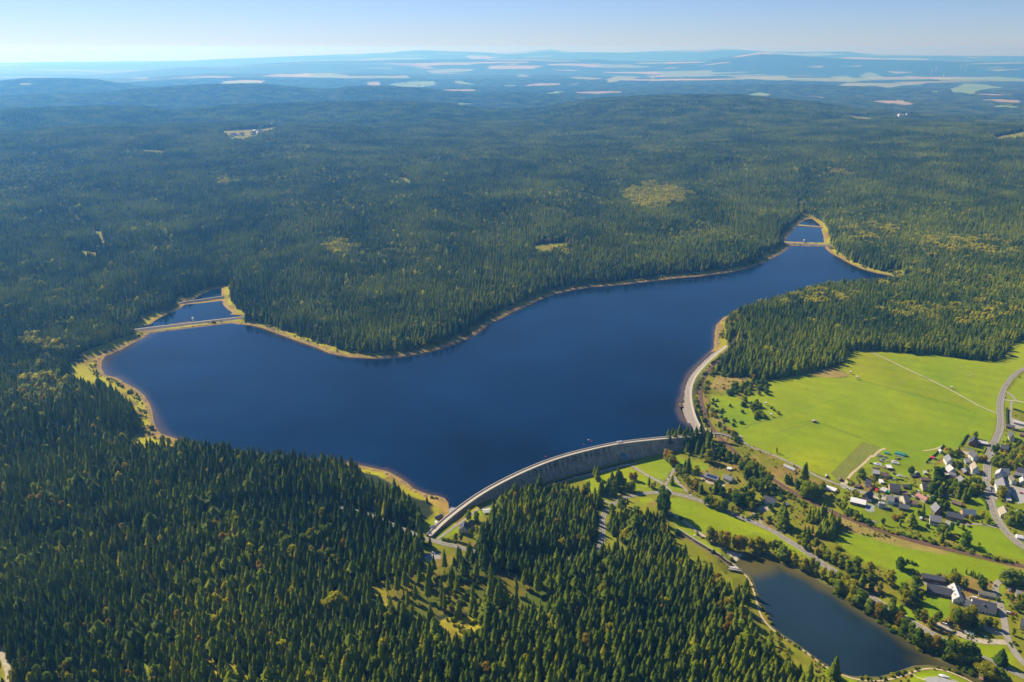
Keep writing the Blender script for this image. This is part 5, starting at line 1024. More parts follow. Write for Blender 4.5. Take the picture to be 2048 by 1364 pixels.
H('V1', 1468, 362, 1640, 352, 5, 2.4, 1.2, 'a', 'slate', 'w_brown', 'narrow dark shed right of the round dark tree', 'shed', 'shed', chim=0, win=None)
H('V1', 1665, 445, 1830, 452, 6, 2.8, 1.4, 'a', 'brown', 'w_brown', 'brown timber hut behind the black-roofed cream house', 'hut', 'hut', chim=0, nwin=2)
H('V1', 1720, 300, 1775, 302, 4, 2.6, .6, 's', 'pale', 'w_grey', 'small pale shed at the edge of the big meadow', 'shed', 'shed', chim=0, win=None)
H('V1', 965, 205, 1060, 208, 6, 3.2, .8, 's', 'white', 'w_brown', 'open shed with white roof among the scrap piles', 'shed', 'shed', chim=0, win=None)
# village, north-east part
H('V2', 905, 320, 1085, 358, 13, 4.2, 6, 'x', 'slate', 'w_redbrown', 'red-brown house with solar panels beside the lone yellowing tree', solar=True)
H('V2', 1115, 300, 1300, 335, 7, 3, .3, 's', 'pale', 'w_brown', 'flat-roofed double garage right of the solar-panelled house', 'garage', 'garage', chim=0, nwin=3)
H('V2', 455, 735, 620, 745, 13, 5.6, 4.8, 'x', 'grey', 'w_white', 'white gabled house with light grey roof beside the pink tarp')
H('V2', 515, 905, 655, 900, 10, 4.4, 4, 'x', 'pale', 'w_white', 'small white gabled house between garden paths')
H('V2', 520, 965, 655, 965, 5, 2.6, 1.2, 's', 'grey', 'w_white', 'low white annex in front of the small gabled house', chim=0, cat='annex', name='annex')
H('V2', 980, 890, 1125, 905, 13, 5.6, 5, 'x', 'beige', 'w_white', 'white house with beige roof beside the main road')
H('V2', 1000, 640, 1115, 640, 12, 5.2, 4.6, 'x', 'slate', 'w_white', 'white house with dark roof behind a brown roadside tree')
H('V2', 855, 700, 940, 705, 7, 3, 1.6, 's', 'grey', 'w_grey', 'grey garage between the two white roadside houses', 'garage', 'garage', chim=0, nwin=1)
H('V2', 815, 910, 910, 915, 8, 3, 2.2, 'x', 'grey', 'w_brown', 'small grey-roofed hut left of the beige-roofed house', 'hut', 'hut', chim=0)
H('V2', 700, 1140, 890, 1140, 10, 4, 5, 'x', 'grey', 'w_brown', 'brown house with big grey roof hidden among garden trees')
H('V2', 485, 1010, 600, 1012, 6, 2.8, 1.6, 'a', 'brown', 'w_brown', 'brown shed behind the orchard trees', 'shed', 'shed', chim=0, win=None)
H('V2', 700, 490, 775, 495, 8, 3.2, 2, 'x', 'brown', 'w_brown', 'dark brown hut beside the pointed conifer', 'hut', 'hut', chim=0)
H('V2', 318, 480, 385, 482, 5, 2.8, 1.6, 'x', 'pale', 'w_white', 'small white garden house against the dark hedge', 'hut', 'hut', chim=0)
H('V2', 1560, 440, 1700, 470, 11, 4.8, 3.6, 'a', 'slate', 'w_redbrown', 'dark red-brown house with balcony right of the main road')
H('V2', 1745, 230, 1840, 245, 15, 4.8, 6.5, 'x', 'slate', 'w_cream', 'tall house with steep dark roof and cream gable right of the road')
H('V2', 1435, 985, 1600, 1030, 12, 5.4, 4.2, 'x', 'pale', 'w_white', 'pale L-shaped house with light roof across from the gardens')
H('V2', 1590, 950, 1740, 962, 10, 5, 4, 'a', 'grey', 'w_white', 'right wing of the pale L-shaped house with grey roof', chim=0)
H('V2', 1480, 1300, 1760, 1345, 20, 7, 6, 'x', 'grey', 'w_white', 'large white inn with wide grey roof beside the main road', 'inn', 'inn', nwin=6, win=(1.2, 1.5))
H('V2', 1785, 1120, 1890, 1130, 12, 4.6, 3.4, 'x', 'moss', 'w_green', 'light green gabled building behind the white inn')
H('V2', 1900, 900, 2040, 925, 9, 4, 3.4, 'a', 'slate', 'w_brown', 'dark-roofed house at the right edge above a long shed')
H('V2', 1860, 965, 2060, 1000, 8, 3.4, 1.6, 'a', 'grey', 'w_brown', 'long grey-roofed shed at the right edge of the village', 'shed', 'shed', chim=0, nwin=3)
H('V2', 1960, 1130, 2070, 1150, 10, 4.4, 3, 'x', 'pale', 'w_grey', 'grey workshop with pale roof right of the green building', 'workshop', 'workshop', chim=0)
H('V2', 1960, 130, 2060, 160, 7, 3, .8, 's', 'brown', 'w_brown', 'brown carport beside the steep cream-gabled house', 'carport', 'carport', chim=0, win=None)
H('C2', 1725, 900, 1840, 930, 8, 3.2, 1, 'a', 'pale', 'w_grey', 'long pale-roofed hall at the right edge of the meadow', 'hall', 'hall', chim=0, nwin=6)
H('C2', 1655, 940, 1730, 955, 6, 3, 1, 's', 'slate', 'w_brown', 'dark garage at the junction of the village road', 'garage', 'garage', chim=0, nwin=1)
# village, south-east part
H('V3', 110, 715, 330, 762, 12, 6, 4.4, 'a', 'grey', 'w_white', 'large farmhouse with dark upper storey and white ground floor', band='w_brown', nwin=5)
H('V3', 215, 520, 370, 520, 11, 4.6, 6.5, 'x', 'grey', 'w_brown', 'steep grey gabled barn behind the large farmhouse', 'barn', 'barn', chim=0, nwin=2)
H('V3', 455, 600, 790, 672, 9, 4.6, 3.6, 'a', 'slate', 'w_brown', 'long dark-roofed stable with white doors beside the farmhouse', 'stable', 'stable', nwin=7, nfl=1)
H('V3', 790, 560, 1050, 580, 10, 4.4, 3.8, 'a', 'blue', 'w_orange', 'orange brick house with blue-grey roof beside the long stable', nwin=5)
H('V3', 560, 285, 740, 355, 6, 2.8, 1.4, 'a', 'brown', 'w_brown', 'low brown row of sheds behind the blue-roofed house', 'shed', 'shed', chim=0, nwin=3)
H('V3', 1560, 575, 1760, 600, 14, 4.6, 4.2, 'x', 'beige', 'w_cream', 'wide house with beige roof right of the road curve', nwin=4)
H('V3', 1695, 250, 1775, 260, 9, 3, .8, 's', 'pale', 'w_grey', 'low annex with pale flat roof below the white inn', 'annex', 'annex', chim=0, nwin=1)
# manor
H('V5', 215, 375, 605, 445, 7.5, 4.6, 2.4, 'a', 'slate', 'w_brown', 'long open barn with slate roof at the top of the manor yard', 'barn', 'barn', chim=0, win=None)
H('V5', 300, 600, 720, 695, 11, 3.8, 4.4, 'a', 'slate', 'w_brown', 'long closed barn with dark slate roof above the manor lawn', 'barn', 'barn', chim=0, nwin=7)
H('V5', 765, 770, 955, 795, 21, 4.4, 4.6, 'x', 'pale', 'w_white', 'manor wing with pale roof and three dormers', 'manor', 'manor', dorm=3)
H('V5', 1105, 905, 1530, 1000, 13, 4.6, 5.2, 'a', 'slate', 'w_white', 'long white manor house with dark slate roof and many windows', 'manor', 'manor', nwin=7, win=(1.5, 1.6), dorm=1)
H('V5', 960, 830, 1100, 905, 9, 3.6, 3, 'a', 'slate', 'w_white', 'short slate-roofed link between the two manor wings', 'annex', 'annex', chim=0)
H('V5', 1230, 650, 1535, 712, 6, 3, 1, 'a', 'moss', 'w_grey', 'mossy row of garages beside the side road', 'garage', 'garage', chim=0, nwin=3)
H('V5', 1960, 1245, 2080, 1290, 12, 5.2, 4, 'a', 'slate', 'w_yellow', 'yellow house with dark roof at the right edge')
H('V5', 1900, 680, 2050, 720, 9, 3.6, 2, 'a', 'grey', 'w_cream', 'cream house with grey roof above the yellow house')
H('V5', 1990, 400, 2090, 440, 9, 3.4, 2, 'a', 'pale', 'w_cream', 'small pale house at the right edge above the side road')
# houses between the dam road and the railway
H('C3', 280, 268, 392, 303, 9, 4.2, 3.6, 'a', 'grey', 'w_brick', 'brick house with grey solar roof above the road', solar=True)
H('C3', 445, 275, 515, 302, 8, 3.8, 3.2, 'a', 'grey', 'w_white', 'white house with skylights right of the solar-roofed brick house')
H('C3', 812, 485, 905, 512, 9, 4.4, 4.2, 'a', 'slate', 'w_white', 'solitary white house with dark roof above the straight road')
H('C3', 1372, 362, 1460, 392, 6, 2.6, .8, 's', 'white', 'w_grey', 'long low shed with white roof beside the big green tree', 'shed', 'shed', chim=0, nwin=3)
H('C3', 990, 512, 1040, 515, 5, 2.6, 1.6, 'a', 'grey', 'w_brown', 'little garden hut behind the two tall spruces', 'hut', 'hut', chim=0)
H('C3', 487, 186, 520, 188, 4, 2.2, .6, 's', 'white', 'w_grey', 'small white garden shed above the skylight house', 'shed', 'shed', chim=0, win=None)
# at the left end of the dam
H('C7', 535, 985, 625, 990, 11, 4.2, 5.2, 'x', 'slate', 'w_cream', 'keeper house with dark steep slate roof below the dam', dorm=1)
H('C7', 622, 965, 680, 930, 8, 4, 3.6, 'a', 'brown', 'w_cream', 'side wing of the slate-roofed keeper house', chim=0, cat='house wing', name='house_wing')
H('C7', 768, 812, 835, 808, 7, 3, 1.6, 'a', 'white', 'w_cream', 'white-roofed garage on the service lane below the dam', 'garage', 'garage', chim=0, nwin=1)
H('C7', 340, 868, 392, 850, 5, 3, 1.6, 'a', 'slate', 'w_brown', 'dark boathouse by the sandy shore', 'boathouse', 'boathouse', chim=0, win=None)
H('C7', 285, 965, 325, 950, 5, 2.8, 1.4, 'a', 'grey', 'w_brown', 'grey-roofed hut beside the dam entrance', 'hut', 'hut', chim=0)
H('C7', 325, 915, 342, 912, 3, 3.4, .4, 's', 'white', 'w_white', 'small white kiosk beside the dam parapet', 'kiosk', 'kiosk', chim=0, win=None)
H('C8', 640, 322, 692, 320, 8, 6.5, 3, 'x', 'aqua', 'w_aqua', 'blue valve house standing against the middle of the dam', 'valve house', 'valve_house', chim=0)
H('C8', 80, 446, 125, 442, 8, 7, 3, 'x', 'aqua', 'w_aqua', 'blue valve house half hidden by spruces at the dam', 'valve house', 'valve_house', chim=0)
H('C8', 350, 1240, 405, 1262, 9, 3.6, 2.6, 'x', 'pale', 'w_white', 'house with pale roof below the road among spruces')
H('C8', 455, 1222, 520, 1225, 7, 2.8, 1, 's', 'redroof', 'w_cream', 'low terrace hut with reddish roof in the woodland garden', 'hut', 'hut', chim=0)
H('C6', 515, 350, 575, 356, 4, 2.2, .3, 's', 'pale', 'w_grey', 'flat grey sluice house at the pond inlet', 'sluice house', 'sluice_house', chim=0, win=None)
H('C5', 1415, 1352, 1440, 1356, 4, 2.4, 1.2, 'a', 'pink', 'w_cream', 'tiny pink-roofed hut by the pond outlet', 'hut', 'hut', chim=0, win=None)
H('C1', 1258, 885, 1300, 893, 4, 2, 1.2, 'x', 'beige', 'w_brown', 'weathered hay shelter alone in the big meadow', 'shelter', 'shelter', chim=0, win=None)
H('C3', 1380, 252, 1402, 254, 4, 2, 1.2, 'x', 'beige', 'w_brown', 'small field hut near the ploughed strip', 'hut', 'hut', chim=0, win=None)
H('C3', 1502, 282, 1530, 284, 5, 2, 1.4, 'x', 'brown', 'w_brown', 'brown field hut beside the sandy track junction', 'hut', 'hut', chim=0, win=None)
H('B', 948, 486, 966, 484, 4, 5, 1.6, 'x', 'white', 'w_teal', 'small white gauge house on the left causeway', 'gauge house', 'gauge_house', chim=0, win=None, zoff=3)
H('E', 848, 434, 858, 434, 4, 5, 1.6, 'x', 'white', 'w_white', 'small white gauge house on the far right causeway', 'gauge house', 'gauge_house', chim=0, win=None, zoff=3)
# far hotel blocks on the wooded ridge
hx = at(1803, 239); ht = empty('hotel', (hx.x, hx.y, hx.z), .12, 'pale tower hotel rising from the far wooded ridge', 'hotel')
for i, (xx, hh_, ww, mm) in enumerate([(-44, 18, 14, 'w_grey'), (-18, 34, 11, 'w_white'), (10, 30, 13, 'w_grey'), (36, 38, 9, 'w_grey')]):
    mb = MB(); mb.box(xx - ww, -9, -8, xx + ww, 9, hh_); mb.box(xx - ww * .5, -6, hh_, xx + ww * .5, 6, hh_ + 4); mb.build('tower', MATS[mm], ht)
# far villages, a house being a pixel or two
fh_ = {}
for rc in ('redroof', 'grey', 'pale'):
    b = MB(); b.box(-8, -6, -3, 8, 6, 7); r_ = MB(); r_.add([(-9, -7, 6.8), (9, -7, 6.8), (9, 7, 6.8), (-9, 7, 6.8), (-9, 0, 12), (9, 0, 12)], [(0, 1, 5, 4), (2, 3, 4, 5), (1, 2, 5), (3, 0, 4)])
    fh_[rc] = (mesh_np('wall', b.V, b.F, MATS['w_white']), mesh_np('roof', r_.V, r_.F, MATS[rc]))
for nm, f, x0, x1, y0, y1, nn, sc_ in (('the far valley right of centre', 'F5', 1540, 1980, 298, 322, 34, 1.7), ('the far town above the larger valley fields', 'F5', 1730, 1810, 262, 285, 14, 2.0), ('the far valley on the right', 'F6', 170, 460, 300, 332, 26, 1.7), ('the far left valley below pale fields', 'F5', 170, 520, 304, 330, 16, 1.5), ('the forest village on the left plateau', 'F4', 1230, 1640, 578, 648, 16, 1.0), ('the wooded ridge at the right edge', 'F6', 1880, 2040, 535, 575, 8, 1.0)):
    for i in range(nn):
        qx, qy = rng.uniform(x0, x1), rng.uniform(y0, y1)
        if 'left plateau' in nm: qy = 645 - (qx - 1230) / 410 * 62 + rng.uniform(-10, 8)
        p_ = at(qx, qy, f); rc = ('redroof', 'grey', 'pale')[i % 3]; s_ = sc_ * rng.uniform(.7, 1.3)
        o = empty('house', p_, rng.uniform(0, 3), 'distant tiny pale house in ' + nm, 'house', 'houses in ' + nm)
        for k in (0, 1): c = link(('wall', 'roof')[k], fh_[rc][k], o); c.scale = (s_,) * 3
# wind turbines
for i, (qx, qy) in enumerate([(1583, 240), (1508, 245), (1676, 242), (1704, 242), (1530, 244)]):
    p_ = at(qx, qy, 'F6'); o = empty('wind_turbine', p_, .3, 'white wind turbine on the hazy plain at upper right', 'wind turbine', 'wind turbines on the far plain')
    mb = MB(); mb.tube((0, 0, 0), (0, 0, 110), 5, 3, 6); mb.build('tower', MATS['frame_white'], o); mb = MB(); mb.box(-4, -7, 108, 4, 6, 115); mb.build('nacelle', MATS['frame_white'], o)
    for k in range(3):
        a = 2.09 * k + i; mb = MB(); mb.tube((0, -8, 111), (math.cos(a) * 52, -8, 111 + math.sin(a) * 52), 3, .8, 4); mb.build('blade', MATS['frame_white'], o)
# ---------------------------------------------------------------- trees, shrubs and hedges of the open valley
def spot(f, x, y): p = at(x, y, f); return p
SN = [0]; LN = [0]
def T(f, pts, kind, h, label, group=None, jit=.12, wide=1.0):
    XY = atn(pts, f); Z = ground(XY[:, 0], XY[:, 1])
    for (x, y), z in zip(XY, Z):
        if any(abs(x - a) < r_ * .8 and abs(y - b) < r_ * .8 for a, b, r_ in HP): continue
        hh = h * random.uniform(1 - jit, 1 + jit); k = kind if isinstance(kind, str) else random.choice(kind)
        if k == 'spruce':
            SN[0] += 1; i = random.randrange(6); o = empty('spruce_tree', (x, y, z), random.uniform(0, 6), label, 'spruce tree', group); s = hh * random.uniform(.9, 1.15) * wide
            for nm, me in (('trunk', SPT[i]), ('crown', SPR[i])): c = link(nm, me, o); c.scale = (s, s, hh)
        elif k.endswith('_shrub'): LEAFQ.append((x, y, z - .15, hh, hh * random.uniform(.9, 1.4) * wide, k, random.randrange(3), label, group))
        else: LN[0] += 1; LEAFQ.append((x, y, z, hh, hh * random.uniform(.95, 1.2) * wide, k, random.randrange(5) if wide < 1.3 else 2, label, group))
def K(f, poly, n, kind, h, label, group, jit=.25, sep=3.0, wide=1.0):
    P = np.array(fr(f, poly)); got = []; tries = 0
    while len(got) < n and tries < n * 60:
        tries += 1; x, y = rng.uniform(P[:, 0].min(), P[:, 0].max()), rng.uniform(P[:, 1].min(), P[:, 1].max())
        if not inside(np.array([x]), np.array([y]), [tuple(p) for p in P])[0]: continue
        if any((x - a) ** 2 + ((y - b) * 1.7) ** 2 < sep ** 2 for a, b in got): continue
        got.append((x, y))
    T('P', got, kind, h, label, group, jit, wide)
def LN_(f, line, n, off, kind, h, label, group, jit=.35, wide=1.0):
    P = np.array(fr(f, line)); d = np.r_[0, np.cumsum(np.hypot(*np.diff(P, axis=0).T))]; s = np.sort(rng.uniform(0, d[-1], n))
    T('P', [(np.interp(q, d, P[:, 0]) + rng.uniform(-off, off), np.interp(q, d, P[:, 1]) + rng.uniform(-off * .5, off * .5)) for q in s], kind, h, label, group, jit, wide)
YL = ['yellowing_leaves', 'yellowing_leaves', 'green_leaves', 'autumn_leaves', 'pale_leaves']; GL = ['green_leaves', 'green_leaves', 'dark_leaves', 'yellowing_leaves']
gs, ys, ds = 'green_leaves_shrub', 'yellowing_leaves_shrub', 'dark_leaves_shrub'
# pond bank and road
T('C3', [(325, 835), (372, 852), (420, 872), (480, 885), (540, 905), (592, 915), (640, 925), (690, 915)], YL, 20, 'yellowing broadleaf tree in the row above the pond head', 'trees above the pond head', wide=.9)
T('C3', [(748, 925), (800, 930), (850, 945), (900, 930), (955, 940), (985, 1000), (1035, 1018), (1085, 1058), (1180, 1090), (1240, 1118), (1290, 1140), (1350, 1180), (1420, 1212), (1485, 1240), (1540, 1270), (1600, 1312), (1660, 1340)], YL, 18.5, 'mixed green and yellow tree on the pond bank beside the road', 'trees on the upper pond bank')
T('C5', [(130, 565), (195, 570), (270, 645), (320, 690), (400, 738), (470, 775), (520, 800), (590, 812), (660, 850), (720, 930), (780, 985), (850, 1030), (920, 1060), (1000, 1095), (1060, 1110), (1130, 1150), (1190, 1160), (1260, 1165), (1320, 1160)], YL, 19, 'mixed green and orange tree on the lower pond bank', 'trees on the lower pond bank')
T('C5', [(1100, 1130), (1150, 1150), (330, 530), (600, 800), (1180, 1140)], 'spruce', 21, 'dark spruce standing among the leafy trees of the pond bank', 'spruces on the pond bank')
K('C5', [(0, 500), (300, 700), (600, 830), (900, 1060), (1400, 1240), (1380, 1270), (900, 1100), (500, 830), (150, 620), (0, 530)], 42, [gs, ys, ds], 4, 'low bush along the pond waterline', 'bushes on the pond waterline', wide=1.2)
T('C5', [(1455, 1300), (1520, 1330), (1580, 1340)], ['yellowing_leaves', 'pale_leaves'], 15, 'pale round tree near the pond outlet', 'trees near the pond outlet', wide=1.3)
K('C5', [(1200, 1180), (1400, 1290), (1380, 1340), (1150, 1220)], 14, [gs], 4, 'green bush near the pond outlet', 'bushes near the pond outlet')
LN_('C6', [(690, 430), (760, 620), (860, 800), (980, 950), (1180, 1090), (1400, 1230)], 26, 1.2, [gs, ys], 2.2, 'small bush on the footpath side of the pond', 'bushes on the left pond bank')
LN_('C5', [(300, 1335), (560, 1330), (760, 1265), (950, 1225), (1100, 1240), (1250, 1300)], 26, 1.2, [gs, ds, ys], 2.6, 'small bush between the footpath and the pond end', 'bushes at the pond end')
T('C6', [(1450, 1330)], 'spruce', 28, 'tall dark spruce standing alone between the footpath and the forest')
T('C6', [(665, 640), (650, 560)], 'spruce', 19, 'dark spruce leaning over the footpath beside the pond', 'spruces beside the upper footpath')
T('C3', [(1180, 885), (1230, 920), (1290, 955), (1350, 975), (1405, 1005), (1462, 1030), (1520, 1065), (1582, 1095), (1640, 1120), (1700, 1150), (1765, 1185)], GL, 11, 'green bushy tree between the straight road and the meadow', 'trees above the straight road')
K('C3', [(1100, 770), (1500, 900), (1560, 1010), (1700, 1090), (1819, 1150), (1819, 1260), (1500, 1090), (1200, 900), (1080, 820)], 36, [gs, ds, ys], 4.5, 'bush in the scrub above the straight road', 'scrub above the straight road', wide=1.1)
T('C5', [(30, 250), (85, 290), (140, 320), (200, 385), (285, 420), (335, 510), (430, 540), (500, 545), (240, 400), (290, 330)], GL, 13, 'dark green tree in the clump between meadow and road', 'trees between the lower meadow and road')
T('C5', [(400, 385), (590, 480)], 'yellowing_leaves', 17, 'large golden-green tree at the lower meadow corner', 'golden trees at the lower meadow corner', wide=1.2)
T('C5', [(745, 650), (810, 620), (870, 640), (715, 580), (840, 520)], GL, 15, 'large green tree at the left end of the manor barns', 'trees left of the manor barns', wide=1.1)
T('C5', [(840, 790), (900, 810), (955, 870), (1000, 850), (620, 700), (690, 760)], YL, 13, 'brownish tree beside the parking lane entrance', 'trees beside the parking lane')
T('C5', [(1040, 805)], 'green_leaves', 11, 'round bright green tree alone on the manor lawn', wide=1.1)
T('C5', [(1200, 850), (1260, 835), (1320, 790), (1170, 800)], ['yellowing_leaves', 'green_leaves'], 18, 'big yellow-green tree in front of the manor', 'trees in front of the manor', wide=1.1)
T('C5', [(1400, 905), (1440, 870), (1370, 880), (1500, 860), (1550, 880)], GL, 12, 'green tree between the manor and the parked cars', 'trees between manor and parked cars')
T('C5', [(1220, 490), (1270, 510), (1180, 480)], ['pale_leaves', 'yellowing_leaves'], 14, 'pale green tree behind the manor yard', 'trees behind the manor yard')
T('C5', [(1440, 520), (1485, 540), (1525, 560), (1410, 500)], ['pale_leaves', 'dark_leaves'], 15, 'grey-green tree behind the mossy garages', 'trees behind the mossy garages')
T('C5', [(1640, 470), (1690, 465), (1740, 470)], 'pale_leaves', 15, 'broad pale tree at the bend of the side road', 'trees at the side road bend', wide=1.3)
T('C5', [(1700, 640), (1745, 720), (1790, 690), (1810, 620), (1760, 640)], GL, 10, 'garden tree right of the side road', 'garden trees right of the side road')
T('C5', [(1600, 1195)], 'spruce', 19, 'dark spreading pine beside the side road curve', wide=1.5)
T('C5', [(1722, 940)], 'green_leaves', 8, 'narrow clipped conifer beside the yellow house', wide=.7)
T('C5', [(685, 330)], 'dark_leaves', 14, 'solitary dark tree in the lower meadow', wide=1.1)
T('C5', [(760, 280), (800, 290), (830, 300)], ds, 4, 'dark bush in the shadow of the solitary meadow tree', 'bushes beside the solitary tree')
T('C5', [(1165, 370), (1190, 375), (1330, 400), (1365, 415), (1400, 415), (1290, 380), (1350, 390)], 'spruce', 7, 'small dark spruce at the lower edge of the long meadow', 'small spruces below the long meadow')
K('C5', [(770, 360), (1000, 390), (1180, 430), (1180, 460), (900, 400), (780, 380)], 14, [gs, ys], 4, 'bush on the bank behind the open barn', 'bushes behind the open barn')
# lawns below the dam
T('C8', [(408, 480), (430, 500)], 'spruce', 21, 'slender spruce at the left of the dam lawn', 'slender spruces on the dam lawn')
T('C8', [(470, 620), (455, 635), (560, 560), (600, 600), (525, 625), (575, 640)], 'spruce', 22, 'dark spruce in the clump beside the short brown channel', 'spruces beside the brown channel')
T('C8', [(615, 565), (640, 570)], 'spruce', 27, 'tallest dark spruce on the lawn before the blue valve house', 'tall spruces before the valve house', wide=1.2)
T('C8', [(705, 600), (740, 595), (680, 585)], ['green_leaves', 'yellowing_leaves'], 15, 'yellow-green tree on the lawn beside the curved road', 'leafy trees beside the curved road')
T('C8', [(735, 500), (768, 505)], 'autumn_leaves', 12, 'brownish tree in the middle of the dam lawn', 'brown trees on the dam lawn')
T('C8', [(898, 558)], 'spruce', 16, 'lone spruce between two lanes of the dam lawn')
T('C8', [(925, 575), (950, 575)], 'yellowing_leaves', 10, 'small yellowing tree beside the lone spruce on the lawn', 'small trees beside the lone spruce')
T('C8', [(1108, 540)], 'spruce', 15, 'single spruce in the triangle between three lanes', wide=1.2)
T('C8', [(1022, 800), (1040, 820), (1010, 770)], ['green_leaves', 'dark_leaves'], 33, 'towering green tree beside the outer road curve', 'towering trees at the road curve', wide=.75)
T('C8', [(560, 790), (630, 745), (700, 740), (660, 760)], ['spruce', 'green_leaves'], 13, 'tree at the upper edge of the wood inside the road curve', 'trees at the wood edge inside the curve')
K('C8', [(1015, 250), (1060, 160), (1180, 120), (1400, 115), (1480, 130), (1545, 250), (1480, 300), (1400, 290), (1300, 250), (1180, 280), (1080, 240)], 34, 'spruce', 21, 'dark spruce in the grove at the right end of the dam', 'spruces at the right dam end', sep=3.2)
T('C8', [(1055, 320), (1100, 360), (1125, 375), (1075, 330)], YL, 16, 'yellow tree at the foot of the spruce grove', 'yellow trees below the spruce grove')
T('C8', [(1225, 420), (1245, 430), (1255, 400)], 'spruce', 19, 'dark spruce in the clump above the branch lane', 'spruces above the branch lane')
T('C8', [(1180, 470), (1210, 485), (1160, 440), (1300, 480), (1330, 450), (1250, 560), (1285, 575), (1320, 590), (1230, 520)], YL, 13, 'autumn-tinted tree between the branch lane and brick house', 'tinted trees left of the brick house')
T('C8', [(1365, 620), (1380, 600)], 'spruce', 12, 'dark spruce at the roadside below the brick house', 'spruces below the brick house')
T('C8', [(1415, 730), (1440, 735), (1470, 745), (1520, 770), (1560, 790), (1590, 780), (1500, 750)], GL + ['yellowing_leaves'], 14, 'leafy tree on the upper verge of the straight road', 'trees on the straight road verge')
T('C8', [(1650, 830)], 'autumn_leaves', 13, 'narrow orange tree leaning over the straight road', wide=.7)
T('C8', [(1510, 600), (1540, 630), (1570, 650), (1500, 620)], ['spruce', 'dark_leaves'], 15, 'dark tree in front of the brick house', 'trees in front of the brick house')
T('C8', [(1440, 340), (1460, 330)], 'yellowing_leaves', 20, 'tall yellow-green tree left of the hillside garden', 'tall yellow trees left of the garden', wide=.8)
K('C8', [(1490, 300), (1700, 400), (1760, 420), (1740, 350), (1600, 260), (1560, 220)], 16, ['spruce', 'dark_leaves'], 13, 'dark tree in the belt between garden and railway', 'trees between garden and railway')
K('C3', [(590, 140), (700, 130), (780, 200), (860, 290), (900, 350), (780, 400), (700, 360), (600, 280)], 26, ['spruce', 'dark_leaves', 'green_leaves', 'green_leaves'], 15, 'tree in the dense mixed wood below the railway', 'mixed wood below the railway')
K('C3', [(570, 400), (700, 430), (790, 480), (700, 560), (570, 510), (540, 440)], 15, GL + ['yellowing_leaves'], 15, 'leafy tree in the wood left of the solitary white house', 'leafy wood left of the white house')
T('C3', [(855, 360), (880, 375)], GL, 13, 'round green tree just below the railway', 'round trees just below the railway')
T('C3', [(1165, 300), (1180, 295)], 'spruce', 28, 'very tall spruce beside the lane above the railway', 'very tall spruces above the railway', wide=1.1)
T('C3', [(1010, 300), (1035, 305), (1060, 300)], 'spruce', 14, 'medium spruce in the row of three by the railway', 'row of medium spruces by the railway')
T('C3', [(1195, 420), (1240, 430)], 'green_leaves', 21, 'huge bright green tree above the railway', 'huge green trees above the railway', wide=1.2)
T('C3', [(1290, 440), (1330, 420), (1150, 380), (1345, 400), (1110, 370)], ['dark_leaves', 'green_leaves'], 15, 'dark tree beside the huge green trees', 'dark trees beside the huge green ones')
T('C3', [(1535, 555), (1600, 600), (1655, 620), (1510, 540), (1700, 640)], GL, 9, 'small tree on the upper railway slope below the barn', 'small trees below the long barn')
T('C3', [(990, 710), (975, 690)], 'spruce', 30, 'one of two tall spruces right of the white house', 'two tall spruces right of the white house', wide=1.1)
T('C3', [(895, 565), (875, 540)], 'dark_leaves', 8, 'small dark tree in front of the solitary white house', 'small trees before the white house')
T('C3', [(1225, 645), (1250, 655), (1300, 645), (1340, 605), (1370, 600), (1275, 620)], 'spruce', 17, 'spruce in the upper of two clumps below the railway', 'upper spruce clump below the railway')
T('C3', [(1180, 785), (1212, 795), (1250, 780)], 'spruce', 15, 'spruce in the small clump near the road stub', 'small spruce clump near the road')
K('C3', [(1310, 790), (1350, 825), (1420, 800), (1490, 730), (1500, 690), (1430, 660), (1340, 720)], 18, 'spruce', 18, 'spruce in the dense dark clump left of the long meadow', 'dense spruce clump left of the meadow', sep=2.8)
K('C3', [(560, 600), (760, 590), (900, 640), (960, 730), (840, 680), (740, 640), (600, 620)], 14, [gs, ds], 3.5, 'bush on the bank above the straight road', 'bushes on the road bank')
K('C3', [(800, 300), (1000, 360), (1200, 480), (1180, 520), (1000, 420), (880, 400)], 26, [gs, ys, ds], 3.5, 'bush on the lower slope of the railway', 'bushes on the lower railway slope')
LN_('C3', [(900, 410), (960, 400), (1000, 440)], 8, 1.5, ds, 3, 'hedge-like bush behind the white house', 'bushes behind the white house')
# scrub by the embankment and the railway
LN_('C1', [(440, 268), (335, 370), (255, 470), (210, 580), (203, 690), (235, 800), (310, 930)], 60, 1.6, [gs, ds, ys], 4.2, 'bush between the embankment path and the railway', 'bushes between embankment and railway')
LN_('C1', [(370, 400), (295, 520), (285, 640), (320, 760), (375, 850), (440, 940), (540, 1000)], 46, 3, [gs, ys, 'autumn_leaves_shrub'], 4.5, 'bush on the meadow side of the railway', 'bushes on the meadow side of the railway')
K('C1', [(440, 630), (560, 545), (850, 505), (865, 600), (835, 640), (760, 660), (700, 640), (560, 655)], 30, ['green_leaves', 'dark_leaves'], 8, 'round green tree in the big scrub patch of the meadow', 'trees in the big scrub patch', sep=3.4, wide=1.35)
K('C1', [(600, 735), (620, 690), (740, 690), (790, 740), (790, 785), (700, 780)], 12, ['green_leaves', 'dark_leaves'], 7, 'round green tree in the middle scrub patch', 'trees in the middle scrub patch', sep=3.2, wide=1.35)
K('C1', [(685, 860), (820, 860), (800, 805), (700, 800)], 8, ['dark_leaves', 'green_leaves'], 8, 'round dark tree in the lowest scrub patch', 'trees in the lowest scrub patch', sep=3.4, wide=1.3)
